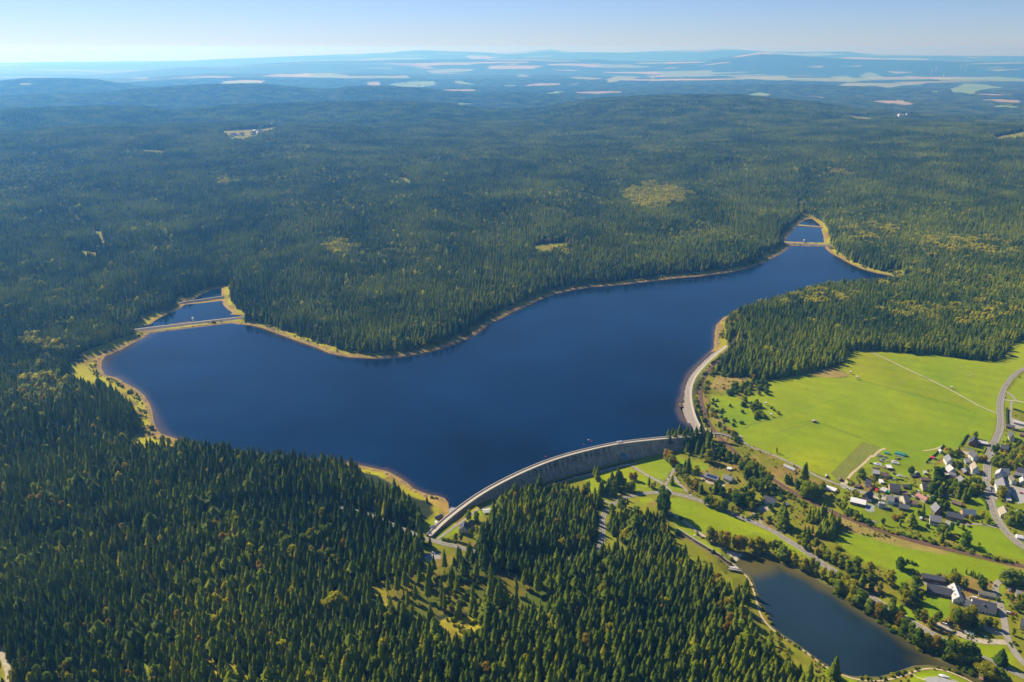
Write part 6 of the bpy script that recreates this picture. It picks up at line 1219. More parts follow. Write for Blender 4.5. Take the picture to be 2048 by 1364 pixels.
T('C1', [(350, 690), (392, 690), (350, 718), (378, 738), (440, 785), (412, 795), (620, 800), (385, 790), (452, 870), (490, 885), (540, 918), (612, 895), (905, 780), (945, 812), (890, 760), (510, 740), (475, 860), (430, 840), (545, 880)], [gs, ds], 4.5, 'small bush scattered on the grass near the scrub', 'scattered bushes near the scrub')
T('C1', [(725, 490), (715, 485)], 'autumn_leaves', 9, 'orange-brown tree at the foot of the forest edge', 'orange trees at the forest edge')
T('C1', [(450, 460), (500, 468), (560, 465), (590, 465), (625, 462), (380, 440)], 'pale_leaves_shrub', 7, 'pale bush along the foot of the forest edge', 'pale bushes along the forest edge')
K('C1', [(550, 1000), (620, 1010), (610, 1090), (540, 1070)], 7, ['green_leaves', 'dark_leaves'], 8, 'round tree where the footbridge meets the lane', 'trees at the footbridge lane')
T('C1', [(932, 1165)], 'autumn_leaves', 9, 'thin brown tree alone beside the lane', wide=.7)
K('C1', [(640, 1180), (780, 1260), (840, 1364), (740, 1364), (660, 1270)], 16, ['green_leaves_shrub', 'autumn_leaves_shrub', 'green_leaves', ys], 6, 'bush on the railway slope below the lane', 'bushes below the lane')
LN_('C4', [(180, 820), (400, 910), (620, 980), (900, 1050), (1180, 1120), (1500, 1210), (1800, 1270)], 60, 2.0, [gs, ds, ys], 3.2, 'bush on the village side of the railway', 'bushes on the village side of the railway')
K('V1', [(60, 1040), (260, 1070), (520, 1230), (560, 1290), (300, 1200), (80, 1090)], 18, [gs, ds], 5, 'dark bush between the railway and the pale yard', 'bushes below the pale yard')
K('E', [(1430, 620), (1600, 660), (1680, 700), (1560, 690)], 12, [gs, ys], 5, 'bush on the far right shore grass', 'bushes on the far right shore')
K('A', [(500, 600), (590, 600), (600, 640), (500, 640)], 8, [gs, ds], 5, 'bush on the yellow grass at the left lake end', 'bushes at the left lake end')
LN_('A', [(830, 440), (760, 480), (640, 520), (560, 545)], 14, 4, [gs, ds], 5, 'bush along the left shore below the causeway', 'bushes below the left causeway')
# lawns at the left dam end
T('C7', [(625, 865)], 'pale_leaves', 13, 'bare pale tree beside the dam wall', wide=.9)
T('C7', [(700, 885), (690, 870)], 'dark_leaves', 13, 'dark round tree left of the white-roofed garage', 'dark trees left of the garage')
T('C7', [(245, 705)], 'spruce', 9, 'small spruce alone on the sandy spit')
T('C7', [(700, 980), (640, 1010), (510, 1050), (560, 1060), (790, 950), (760, 1000), (840, 930)], GL, 11, 'green tree around the keeper house', 'trees around the keeper house')
K('C7', [(380, 1040), (480, 1060), (530, 1080), (400, 1060)], 7, gs, 3, 'bush beside the dam entrance road', 'bushes beside the dam entrance')
K('G', GLADE and [(640, 560), (900, 540), (1150, 620), (1250, 780), (1000, 900), (880, 880), (700, 800), (560, 700)], 90, [gs, ds, gs, 'spruce'], 5, 'young green growth in the thinned wood at the centre', 'young growth in the thinned wood')
K('G', [(700, 900), (960, 900), (1000, 1050), (800, 1060)], 26, [gs, ys], 3, 'small bush in the sunny clearing near the bottom centre', 'bushes in the sunny clearing')
# bright trees standing in the near forest
T('P', [(662, 1222), (676, 1218)], 'yellowing_leaves', 17, 'large golden round tree among spruces, left of the thinned wood', 'large golden trees left of the thinned wood', wide=1.5)
T('P', [(430, 1258)], 'yellowing_leaves', 15, 'yellow-green dome-shaped tree alone among the near spruces', wide=1.4)
K('P', [(480, 1085), (560, 1070), (660, 1090), (670, 1140), (560, 1130), (500, 1120)], 22, ['yellowing_leaves', 'green_leaves'], 16, 'slender yellow-green tree in the bright patch of the near forest', 'bright patch in the near forest', sep=4.5)
K('P', [(20, 1350), (100, 1330), (190, 1350), (180, 1390), (40, 1400)], 9, ['yellowing_leaves', 'green_leaves'], 15, 'yellow-green tree near the pale forest track', 'bright trees near the pale track', sep=5)
# village trees
T('V2', [(1030, 180)], 'green_leaves', 12, 'lone round tree with one yellow side at the meadow corner', wide=1.2)
T('V2', [(1400, 470), (1440, 480), (1480, 460)], 'dark_leaves', 12, 'dark round tree right beside the main road', 'dark trees beside the main road', wide=1.15)
T('V2', [(1150, 660), (1230, 650)], 'autumn_leaves', 10, 'brown-leaved tree left of the main road', 'brown trees left of the main road', wide=1.2)
T('V2', [(540, 540), (600, 560), (640, 530), (500, 500)], GL, 11, 'green garden tree behind the white gabled house', 'trees behind the white gabled house')
T('V2', [(690, 520)], 'spruce', 13, 'pointed dark conifer beside the brown hut')
T('V2', [(740, 780), (770, 770), (640, 760), (680, 790)], ['green_leaves', 'yellowing_leaves'], 10, 'rounded tree between the two white gabled houses', 'trees between the white gabled houses')
T('V2', [(270, 950), (310, 980), (240, 970), (340, 940)], 'dark_leaves', 14, 'large dark tree left of the small gabled house', 'dark trees left of the small gabled house', wide=1.1)
K('V2', [(1360, 820), (1500, 790), (1750, 800), (1880, 850), (2048, 760), (2048, 470), (1900, 480), (1720, 520), (1600, 600), (1380, 660)], 34, ['green_leaves', 'pale_leaves', 'green_leaves', 'yellowing_leaves', 'autumn_leaves'], 12, 'garden tree in the leafy block right of the main road', 'leafy block right of the main road', sep=3.4)
K('V2', [(1640, 260), (1800, 280), (2048, 330), (2048, 460), (1760, 440)], 12, ['green_leaves', 'dark_leaves'], 8, 'tree around the steep dark-roofed house', 'trees around the steep-roofed house')
K('V2', [(180, 1130), (420, 1080), (640, 1150), (920, 1180), (1130, 1150), (1200, 1280), (900, 1340), (560, 1330), (250, 1340)], 30, ['green_leaves', 'dark_leaves', 'spruce', 'green_leaves'], 12, 'tree in the dark orchard belt of the village centre', 'orchard belt in the village centre', sep=3.2)
T('V2', [(1060, 1280), (1100, 1270)], 'autumn_leaves', 11, 'golden-brown tree at the lane end by the main road', 'golden trees at the lane end', wide=1.1)
K('V2', [(950, 1000), (1150, 1040), (1140, 1090), (1000, 1040)], 8, gs, 4, 'bush in the garden left of the main road', 'bushes left of the main road')
T('V2', [(1370, 1110), (1430, 1120), (1480, 1100)], GL, 6, 'small tree before the L-shaped house', 'small trees before the L-shaped house')
T('V2', [(1580, 1350), (1640, 1360), (1560, 1400)], 'yellowing_leaves', 13, 'large yellow-green tree in front of the inn', 'trees in front of the inn', wide=1.1)
K('V3', [(130, 260), (330, 300), (520, 420), (450, 440), (300, 400), (150, 320)], 12, ['spruce', 'dark_leaves'], 10, 'dark conifer in the row above the steep barn', 'conifers above the steep barn')
K('V3', [(580, 150), (850, 150), (950, 250), (900, 280), (700, 210)], 9, 'spruce', 15, 'large dark spruce left of the yellow lawn', 'spruces left of the yellow lawn')
T('V3', [(340, 890), (410, 900), (300, 870), (540, 880)], ['green_leaves', 'dark_leaves'], 13, 'large round tree below the farmhouse', 'round trees below the farmhouse', wide=1.1)
T('V3', [(440, 980), (340, 1075), (365, 1080)], 'spruce', 14, 'conifer beside the railway below the farmhouse', 'conifers below the farmhouse')
T('V3', [(850, 1135)], 'dark_leaves', 18, 'big round dark tree on the slope below the drive', wide=1.25)
T('V3', [(1125, 1150)], 'green_leaves', 6, 'small young tree on the slope near the big round one')
T('V3', [(690, 760), (670, 750)], 'dark_leaves', 9, 'dark round tree in front of the long stable', 'round trees in front of the stable')
T('V3', [(790, 820)], 'green_leaves', 8, 'green tree right of the dark trees before the stable')
T('V3', [(950, 610)], 'yellowing_leaves', 8, 'yellowish tree before the blue-roofed house')
T('V3', [(1180, 560), (1300, 690), (1260, 640), (1320, 700)], GL, 9, 'tree between the blue-roofed house and the road', 'trees near the road fork')
T('V3', [(1170, 690)], 'spruce', 6, 'small spruce on the lawn above the drive')
T('V3', [(100, 1030), (150, 1090)], gs, 5, 'small bush on the slope above the railway', 'bushes on the slope above the railway')
T('V3', [(90, 780), (60, 770)], 'dark_leaves', 5, 'small dark tree at the corner of the farmhouse', 'small trees at the farmhouse corner')
K('V3', [(1640, 760), (1880, 780), (1900, 600), (1840, 560), (1700, 620)], 12, ['pale_leaves', 'dark_leaves', 'spruce'], 14, 'grey-green tree in the clump right of the road curve', 'clump right of the road curve')
K('V3', [(1880, 560), (2048, 600), (2048, 780), (1900, 700)], 8, ['dark_leaves', 'green_leaves'], 12, 'tree at the right edge beyond the road curve', 'trees at the right edge')
T('V1', [(30, 1010), (80, 1040), (110, 960)], GL, 13, 'green tree left of the long pale-roofed barn', 'trees left of the pale-roofed barn', wide=1.05)
T('V1', [(405, 345), (430, 350)], 'pale_leaves', 13, 'broad pale tree above the lane bend', 'pale trees above the lane bend', wide=1.2)
T('V1', [(1425, 290), (1450, 285)], 'dark_leaves', 13, 'round dark tree below the scrap field', 'dark trees below the scrap field')
T('V1', [(1440, 1330)], 'spruce', 15, 'broad blue-green spruce in the village lawn', wide=1.9)
T('V1', [(1680, 1130)], 'spruce', 15, 'pointed spruce beside the blue-green bush')
T('V1', [(1590, 1140), (1620, 1150)], 'dark_leaves', 8, 'dark tree beside the pointed spruce', 'dark trees beside the pointed spruce')
T('V1', [(870, 1325)], 'dark_leaves', 9, 'narrow dark tree in the lower village garden', wide=.8)
T('V1', [(1220, 1345)], 'spruce', 9, 'small spruce right of the red-brown bush')
T('V1', [(1130, 1215)], 'autumn_leaves_shrub', 7, 'dark red-brown bush on the village lawn')
T('V1', [(1440, 610), (1430, 640)], 'dark_leaves', 8, 'dark garden tree beside the small dark shed', 'garden trees beside the dark shed')
T('V1', [(810, 810), (790, 790)], 'green_leaves', 8, 'green tree on the lane corner below the garage', 'trees on the lane corner')
T('V1', [(330, 750), (370, 770)], 'yellowing_leaves', 8, 'yellowish tree between the barn and the lane', 'yellowish trees behind the barn')
T('V1', [(750, 410), (700, 490), (680, 590), (840, 400)], GL, 7, 'small garden tree around the steep white house', 'trees around the steep white house')
K('V1', [(1220, 1100), (1380, 1120), (1360, 1200), (1240, 1190)], 7, [gs, ys], 3, 'bush in the garden below the dark shed', 'bushes below the dark shed')
K('V1', [(150, 400), (450, 480), (450, 620), (250, 560), (120, 480)], 9, [gs, ys], 3, 'bush in the garden at the lane bend', 'bushes at the lane bend')
K('V1', [(1840, 640), (2048, 560), (2048, 900), (1880, 780)], 10, ['green_leaves', 'dark_leaves'], 11, 'tree between the cream house and the orchard belt', 'trees east of the cream house')
# hedges
def hedge(f, pts, h, w_, label, m='dark_leaves'):
    P = atn(pts, f); P, s = resample(P, .9); T_, N_ = normals(P); o = MB(); z = ground(P[:, 0], P[:, 1])
    for i in range(len(P)):
        for k in range(10):
            a = rng.normal(size=3); a /= np.linalg.norm(a); c = np.array((P[i][0], P[i][1], z[i] + h * .55)) + np.array((*(N_[i] * rng.uniform(-w_, w_) * .5), rng.uniform(-.45, .45) * h)); u = np.cross(a, (0, 0, 1)); u /= np.linalg.norm(u) + 1e-6; v = np.cross(a, u); s_ = .42
            o.add([c - u * s_, c - v * s_, c + u * s_, c + v * s_], [(0, 1, 2, 3)])
    k = len(P); V = []
    for i in range(k):
        for a, b in ((-.4, 0), (-.4, .85), (.4, .85), (.4, 0)): q = P[i] + N_[i] * a * w_; V.append((q[0], q[1], z[i] - .1 + b * h))
    o.add(V, [(i * 4 + j, i * 4 + j + 1, i * 4 + j + 5, i * 4 + j + 4) for i in range(k - 1) for j in range(3)]); me = mesh_np('hedge', o.V, o.F, MATS[m]); with_tint(me, .4); tag(link('hedge', me), label, 'hedge')
hedge('V2', [(905, 112), (860, 140), (810, 230), (760, 310)], 2.4, 1.8, 'dark hedge left of the solar-panelled house')
hedge('V2', [(405, 322), (330, 400), (230, 510), (110, 600), (45, 680)], 2.0, 1.4, 'long dark hedge dividing gardens from the big meadow')
hedge('V2', [(722, 325), (900, 380), (1080, 430), (1225, 462), (1250, 400), (1270, 365)], 1.6, 1.6, 'trimmed green hedge around the solar-panelled garden', 'green_leaves')
hedge('C2', [(1662, 765), (1660, 830), (1662, 912)], 3.0, 2.2, 'tall dark hedge beside the farm drive')
hedge('C2', [(1722, 768), (1770, 782), (1830, 805)], 2.2, 1.8, 'dark hedge below the side lane')
hedge('V3', [(880, 118), (1020, 112), (1130, 150), (1230, 220), (1275, 320), (1290, 400)], 2.2, 1.8, 'curved dark hedge around the yellow lawn')
hedge('C3', [(875, 420), (930, 405), (985, 435), (970, 470)], 2.4, 1.8, 'curved hedge behind the solitary white house')
hedge('C3', [(700, 550), (750, 510), (800, 475)], 2.4, 2, 'dark hedge left of the solitary white house')
hedge('V1', [(1040, 380), (1170, 400), (1310, 425)], 1.8, 1.4, 'dark hedge below the open shed')
hedge('V2', [(1860, 610 - 590), (1960, 30), (2060, 50)], 2, 1.6, 'dark hedge at the upper right garden')
print('VALLEY TREES', SN, LN)

# garden sheds and low growth that fill the plots
for i, (f, x, y, rc, wc, lab) in enumerate([('V2', 640, 1005, 'brown', 'w_brown', 'tiny brown shed behind the hidden grey-roofed house'), ('V2', 400, 860, 'redroof', 'w_cream', 'small red-roofed shed left of the small gabled house'), ('V2', 880, 790, 'grey', 'w_white', 'little white shed above the grey-roofed hut'), ('V2', 770, 840, 'brown', 'w_cream', 'little cream shed left of the grey-roofed hut'),
    ('V1', 620, 610, 'redroof', 'w_white', 'little red-roofed shed beside the steep white house'), ('V1', 1560, 800, 'brown', 'w_brown', 'tiny brown shed above the pink-roofed barn'), ('V1', 1100, 290, 'brown', 'w_brown', 'tiny brown shed right of the low brown-roofed house'), ('V1', 750, 960, 'grey', 'w_grey', 'tiny grey shed left of the three silos'), ('V1', 1650, 1225, 'white', 'w_white', 'tiny white shed on the lawn beside the pointed spruce'),
    ('V3', 30, 640, 'brown', 'w_brown', 'small brown shed left of the large farmhouse'), ('V3', 890, 750, 'beige', 'w_cream', 'tiny cream shed in the vegetable garden'), ('V3', 1900, 470, 'pale', 'w_grey', 'pale shed right of the beige-roofed house'), ('V3', 1800, 640, 'brown', 'w_brown', 'brown shed below the beige-roofed house'), ('V2', 1450, 640, 'grey', 'w_brown', 'grey shed in the leafy block right of the road'),
    ('V2', 1900, 620, 'slate', 'w_white', 'white cottage hidden in the leafy block'), ('V2', 1960, 300, 'white', 'w_white', 'white garden house right of the dark balcony house'), ('V5', 1780, 560, 'grey', 'w_cream', 'grey garden shed right of the side road'), ('V5', 1950, 880, 'brown', 'w_cream', 'brown shed above the yellow house')]):
    house(f, x - 18, y, x + 18, y + 8, 3.6, 2.3, 1.1, 'a', rc, wc, lab, 'shed', 'shed', chim=0, win=None)
_o = np.array(OPEN1); gx_, gy_ = rng.uniform(1330, 2060, 16000), rng.uniform(690, 1364, 16000)
ok = inside(gx_, gy_, OPEN1)
for P in MEADOWS: ok &= ~inside(gx_, gy_, P)
for P, c in PAVED: ok &= ~inside(gx_, gy_, P)
for P, z_ in WATERS: ok &= ~inside(gx_, gy_, list(zip(*proj(np.array(P)[:, 0], np.array(P)[:, 1], z_)[:2])))
XY = atn(list(zip(gx_[ok], gy_[ok]))); ok = fbm(XY[:, 0], XY[:, 1], 22, 97) > .47
for pl in (ROAD_A, RAIL, mb_): ok &= seg_dist(XY[:, 0], XY[:, 1], [tuple(p) for p in pl], False) > 6
for hx_, hy_, hr_ in HP: ok &= np.hypot(XY[:, 0] - hx_, XY[:, 1] - hy_) > hr_
d_, l_ = lake_d(XY[:, 0], XY[:, 1]); ok &= d_ > 3
XY = XY[ok]; n = len(XY); hh_ = rng.gamma(2.2, .45, n) + .4; keys = [k for k in CRW if k.endswith('_shrub')]
scatter_object('undergrowth', [CRW[k][i] for k in keys for i in (0, 1)], np.stack([XY[:, 0], XY[:, 1], ground(XY[:, 0], XY[:, 1]) - .1], 1), rng.integers(0, len(keys) * 2, n), rng.uniform(0, 6, n), np.stack([hh_ * 1.3, hh_ * 1.3, hh_], 1), 'tall grass tufts and low growth on the rough slopes', 'undergrowth')
print('UNDER', n)
# stones and bushes along the drawn-down shore
def shore_band(n_, lo, hi, seed):
    r = np.random.default_rng(seed); P, s_ = resample(np.array(LAKE_W + LAKE_W[:1]), 2.0); T_, N_ = normals(P); ix = r.integers(0, len(P), n_); o_ = r.uniform(lo, hi, n_); q = np.vstack([P[ix] + N_[ix] * o_[:, None], P[ix] - N_[ix] * o_[:, None]])
    q = q + r.normal(0, 1, q.shape); d, l = lake_d(q[:, 0], q[:, 1]); z = ground(q[:, 0], q[:, 1]); dm = seg_dist(q[:, 0], q[:, 1], DAM_W, False); em = seg_dist(q[:, 0], q[:, 1], [tuple(p) for p in EP], False)
    k = (d > lo) & (d < hi) & (dm > 26) & (em > 16) & (z > -1); return q[k], z[k], r
mat('shore_stone', (.33, .25, .15), .95, .3, 1.2)
rk = []
for i in range(3):
    r = np.random.default_rng(900 + i); V = [];
    for a, rr__ in ((-.3, .8), (.25, 1.0), (.6, .5)): V += [(math.cos(6.28 * j / 6 + a) * rr__ * r.uniform(.7, 1.2), math.sin(6.28 * j / 6 + a) * rr__ * r.uniform(.7, 1.2), a) for j in range(6)]
    rk.append(mesh_np('stone', V, [(j, (j + 1) % 6, 6 + (j + 1) % 6, 6 + j) for j in range(6)] + [(6 + j, 6 + (j + 1) % 6, 12 + (j + 1) % 6, 12 + j) for j in range(6)] + [tuple(range(12, 18))], MATS['shore_stone']))
q, z, r = shore_band(5200, .6, 7, 41); n = len(q); s_ = r.gamma(2, .28, n) + .25
scatter_object('shore_stones', rk, np.stack([q[:, 0], q[:, 1], z], 1), r.integers(0, 3, n), r.uniform(0, 6, n), np.stack([s_ * 1.3, s_, s_ * .8], 1), 'loose stones scattered along the bare reservoir shore', 'stones')
q, z, r = shore_band(4200, 5.5, 17, 42); k = fbm(q[:, 0], q[:, 1], 30, 98) > .5; q, z = q[k], z[k]; n = len(q); s_ = r.gamma(2, .7, n) + .6
scatter_object('shore_scrub', [CRW[k][i] for k in (gs, ys, 'pale_leaves_shrub') for i in (0, 1)], np.stack([q[:, 0], q[:, 1], z - .1], 1), r.integers(0, 6, n), r.uniform(0, 6, n), np.stack([s_ * 1.1, s_ * 1.1, s_], 1), 'small bushes between the shore grass and the forest', 'scrub')
print('SHORE', n)
def plant_queue(shr, limit):
    Q = [q for q in LEAFQ if q[5].endswith('_shrub') == shr]
    def rank(q):
        px, py, d = proj(q[0], q[1], q[2]); seen = -10 < px < 2058 and 0 < py - q[3] and py - q[3] * 1.6 < 1364
        return -1e9 if q[8] is None else (q[3] * -1.0 / d * 1000 if seen else 1e3)
    Q.sort(key=rank); rest = []
    for n_, q in enumerate(Q):
        if rank(q) > 100: continue
        if n_ >= limit and q[8] is not None: rest.append(q); continue
        x, y, z, hh, s, k, i, label, group = q
        if shr: o = link('shrub', CRW[k][i], None, (x, y, z), random.uniform(0, 6)); o.scale = (s, s, hh); tag(o, label, 'shrub', group)
        else:
            o = empty('broadleaf_tree', (x, y, z), random.uniform(0, 6), label, 'tree', group)
            for nm, me in (('trunk', BRT[i]), ('crown', CRW[k][i])): c = link(nm, me, o); c.scale = (s, s, hh)
    if rest:
        keys = sorted({(q[5], q[6]) for q in rest}); V = np.array([q[:3] for q in rest]); vi_ = np.array([keys.index((q[5], q[6])) for q in rest])
        scatter_object('scrub' if shr else 'broadleaf_wood', [CRW[k][i] for k, i in keys], V, vi_, np.array([random.uniform(0, 6) for q in rest]), np.array([(q[4], q[4], q[3]) for q in rest]), 'low scrub and small bushes of the open valley' if shr else 'small leafy trees scattered between the larger ones', 'scrub' if shr else 'trees')
    print('PLANTED', shr, len(Q), len(rest))
plant_queue(True, 290); plant_queue(False, 290)
# ---------------------------------------------------------------- vehicles
CARC = {'car_white': (.72, .72, .70), 'car_blue': (.03, .16, .38), 'car_red': (.55, .03, .02), 'car_dark': (.045, .05, .06), 'car_silver': (.42, .43, .45), 'car_orange': (.60, .28, .06), 'car_teal': (.25, .42, .45)}
for k, c in CARC.items(): mat(k, c, .3, .04, 1, .6)
mat('tyre', (.02, .02, .02), .9, .1, 2); mat('rim_metal', (.35, .35, .36), .4, .1, 1, .6, .7); mat('lamp_glass', (.75, .75, .7), .15, .05, 1, .8)
_cm = {}
def car_meshes(kind):
    if kind in _cm: return _cm[kind]
    L, Wd, H1, H2 = {'car': (2.2, .88, .82, 1.45), 'van': (2.7, .98, 1.05, 2.1), 'lorry': (3.6, 1.15, 1.3, 3.0)}[kind]
    b = MB(); z0 = .28
    prof = [(-L, z0 + .12), (-L, H1 * .92), (-L * .72, H1), (L * .42, H1), (L * .96, H1 * .8), (L, z0 + .15), (L, z0), (-L, z0)]
    n = len(prof); V = [(x, s * Wd * (1 if 0 < i < 4 or i > 4 else .93), z) for s in (-1, 1) for i, (x, z) in enumerate(prof)]
    b.add(V, [tuple(range(n)), tuple(range(2 * n - 1, n - 1, -1))] + [(i, n + i, n + (i + 1) % n, (i + 1) % n) for i in range(n)])
    a0, a1, r0, r1 = (-L * .9, L * .42, -L * .72, L * .12) if kind == 'car' else (-L * .98, L * .72, -L * .95, L * .45)
    r = MB(); r.box(r0, -Wd * .76, H2 - .08, r1, Wd * .76, H2)
    g = MB(); V = [(a0, -Wd * .94, H1 - .01), (a1, -Wd * .94, H1 - .01), (a1, Wd * .94, H1 - .01), (a0, Wd * .94, H1 - .01), (r0, -Wd * .76, H2 - .06), (r1, -Wd * .76, H2 - .06), (r1, Wd * .76, H2 - .06), (r0, Wd * .76, H2 - .06)]
    g.add(V, [(0, 1, 5, 4), (1, 2, 6, 5), (2, 3, 7, 6), (3, 0, 4, 7)])
    w_ = MB(); w_.tube((0, -.11, 0), (0, .11, 0), .33, .33, 12); rm = MB(); rm.tube((0, -.12, 0), (0, .12, 0), .18, .18, 8); hl = MB(); hl.box(-.03, -.16, -.07, .05, .16, .07)
    _cm[kind] = (b, g, mesh_np('window', g.V, g.F, MATS['window_glass']), r, mesh_np('wheel', w_.V, w_.F, MATS['tyre']), L, Wd, H1, mesh_np('rim', rm.V, rm.F, MATS['rim_metal']), mesh_np('headlight', hl.V, hl.F, MATS['lamp_glass']))
    return _cm[kind]
_cb = {}
def car(f, x, y, deg, col, label, kind='car', group=None, zo=.3, parts=True):
    b, g, gm_, r, wm, L, Wd, H1, rim, hl = car_meshes(kind); k = (kind, col)
    if k not in _cb:
        c_ = MB(); c_.V, c_.F, c_.M = list(b.V), list(b.F), list(b.M); _cb[k] = (mesh_np('body', c_.V, c_.F, MATS[col]), mesh_np('roof', r.V, r.F, MATS[col]))
    p = at(x, y, f); o = empty('van' if kind == 'van' else 'car' if kind == 'car' else 'lorry', (p.x, p.y, p.z + zo), R(deg), label, kind if kind != 'car' else 'car', group)
    link('body', _cb[k][0], o); link('window', gm_, o); link('roof', _cb[k][1], o)
    for sx_ in (-.62, .62):
        for sy_ in (-1, 1): w_ = link('wheel', wm, o, (sx_ * L, sy_ * (Wd - .1), .33)); link('rim', rim, w_)
    for sy_ in (-.6, .6): link('headlight', hl, o, (L, sy_ * Wd, H1 * .62))
    return o
car('C3', 678, 643, -33, 'car_blue', 'blue car driving alone on the straight road')
car('V2', 1275, 1005, -85, 'car_white', 'white car on the main road beside the gardens')
car('V2', 1420, 528, -20, 'car_white', 'white van parked right of the main road under trees', 'van')
for i, (x, y, c, l) in enumerate([(1390, 1192, 'car_dark', 'dark car, topmost of the row before the inn'), (1405, 1232, 'car_dark', 'dark car, second of the row before the inn'), (1412, 1262, 'car_silver', 'silver car in the middle of the row before the inn'), (1418, 1300, 'car_white', 'white car in the row before the inn'), (1440, 1340, 'car_dark', 'dark car at the lower end of the inn row')]): car('V2', x, y, -10, c, l)
car('V2', 1995, 1300, -20, 'car_red', 'dark red car alone on the inn yard')
car('V2', 1790, 1185, 0, 'car_orange', 'yellow-orange car beside the green gabled building')
car('V6', 630, 345, -35, 'car_white', 'white van under the trees of the parking lane', 'van')
car('V6', 745, 405, -35, 'car_dark', 'dark car beside the white van in the parking lane')
car('V6', 925, 465, -70, 'car_dark', 'dark car left of the pale row under the trees')
car('V6', 1010, 485, -70, 'car_white', 'white car, first of the row below the manor')
car('V6', 1070, 498, -70, 'car_silver', 'silver car, second of the row below the manor')
car('V6', 1135, 525, -70, 'car_teal', 'pale blue car, third of the row below the manor')
car('V6', 1310, 545, -60, 'car_blue', 'blue car at the right end of the row below the manor')
car('V5', 865, 505, -80, 'car_white', 'white van in the manor yard', 'van')
car('V5', 928, 522, -80, 'car_silver', 'silver car right of the white van in the yard')
car('V5', 990, 535, -80, 'car_dark', 'dark blue car in the shaded yard corner')
car('V5', 1048, 550, -80, 'car_red', 'bright red car in the shaded yard corner')
car('V5', 1105, 565, -80, 'car_red', 'second red car, nearest the mossy garages')
car('V5', 398, 410, -25, 'car_orange', 'orange car before the open barn')
car('V5', 465, 420, -25, 'car_white', 'white car before the open barn')
car('V5', 1775, 965, -25, 'car_white', 'white van on the drive above the yellow house', 'van')
car('V5', 1838, 975, -25, 'car_red', 'red car on the drive above the yellow house')
car('V1', 162, 590, -30, 'car_white', 'white car, left of three parked on the lane')
car('V1', 200, 622, -30, 'car_white', 'white car, middle of three parked on the lane')
car('V1', 325, 620, -30, 'car_silver', 'silver car, right of three parked on the lane')
car('V1', 640, 80, -30, 'car_dark', 'dark car left of the scrap piles')
car('V1', 990, 372, -10, 'car_teal', 'pale blue car before the brown-roofed white house')
car('V1', 1120, 405, -10, 'car_white', 'white car on the drive behind the brick house')
car('V1', 995, 1003, -10, 'car_teal', 'pale green van on the lawn below the turquoise house', 'van')
car('V1', 1605, 665, -60, 'car_white', 'white van beside the cream house drive', 'van')
car('V1', 1490, 715, -60, 'car_dark', 'dark car on the lane below the cream house')
car('C7', 305, 1168, -20, 'car_white', 'white car on the forest car park')
car('C7', 352, 1158, -20, 'car_dark', 'dark car on the forest car park')
car('C7', 232, 1188, 40, 'car_blue', 'blue car at the shaded end of the car park')
car('C7', 80, 1240, -30, 'car_white', 'white van half hidden in the forest left', 'van')
car('V2', 1000, 905 + 10, -10, 'car_white', 'white car before the beige-roofed white house')
# timber lorry in the manor yard
p = at(1235, 730, 'V5'); tl = empty('timber_trailer', (p.x, p.y, p.z), R(-22), 'long trailer loaded with yellow timber in the manor yard', 'trailer')
mat('fresh_timber', (.62, .42, .15), .8, .15, 1)
mb = MB(); mb.box(-9, -1.3, .8, 9, 1.3, 1.1); mb.build('bed', MATS['car_dark'], tl)
for i in range(3):
    for j in range(2): mb = MB(); mb.tube((-8.6, -.85 + .85 * i, 1.5 + .75 * j), (8.6, -.85 + .85 * i, 1.5 + .75 * j), .4, .38, 8); mb.build('log', MATS['fresh_timber'], tl)
for sx_ in (-6.5, -5.2, 5.5):
    for sy_ in (-1, 1): mb = MB(); mb.tube((sx_, sy_ * 1.1, .5), (sx_, sy_ * 1.35, .5), .5, .5, 10); mb.build('wheel', MATS['tyre'], tl)
car('V5', 1130, 705, -22 + 180, 'car_white', 'white lorry cab in front of the timber trailer', 'lorry'); car('V5', 1415, 770, -22, 'car_white', 'white car behind the timber trailer')
# boat on the grey yard at the bottom
mat('boat_hull', (.75, .75, .74), .4, .05, 1, .5)
def boat(f, x, y, deg, L, label, m='boat_hull', mast=True):
    p = at(x, y, f); o = empty('boat', (p.x, p.y, p.z), R(deg), label, 'boat'); n = 9; V = []
    for i in range(n):
        t_ = i / (n - 1); w_ = .17 * L * math.sin(math.pi * min(1, (t_ * .92 + .08)) ** .8) + .02
        V += [((t_ - .5) * L, -w_, 1.3 + .25 * t_), ((t_ - .5) * L, -w_ * .6, .5), ((t_ - .5) * L, 0, .25), ((t_ - .5) * L, w_ * .6, .5), ((t_ - .5) * L, w_, 1.3 + .25 * t_)]
    mb = MB(); mb.add(V, [(i * 5 + j, i * 5 + j + 1, i * 5 + j + 6, i * 5 + j + 5) for i in range(n - 1) for j in range(4)] + [(i * 5, i * 5 + 5, i * 5 + 9, i * 5 + 4) for i in range(n - 1)]); mb.build('hull', MATS[m], o)
    mb = MB(); mb.box(-L * .2, -.06 * L, 1.3, L * .15, .06 * L, 1.95); mb.build('cabin', MATS['frame_white'], o)
    if mast: mb = MB(); mb.tube((L * .1, 0, 1.4), (L * .1, 0, L * 1.15), .09, .05, 6); mb.build('mast', MATS['rim_metal'], o)
    return o
boat('V6', 605, 1275, -20, 9, 'white sailing boat on the grey yard at the bottom edge')
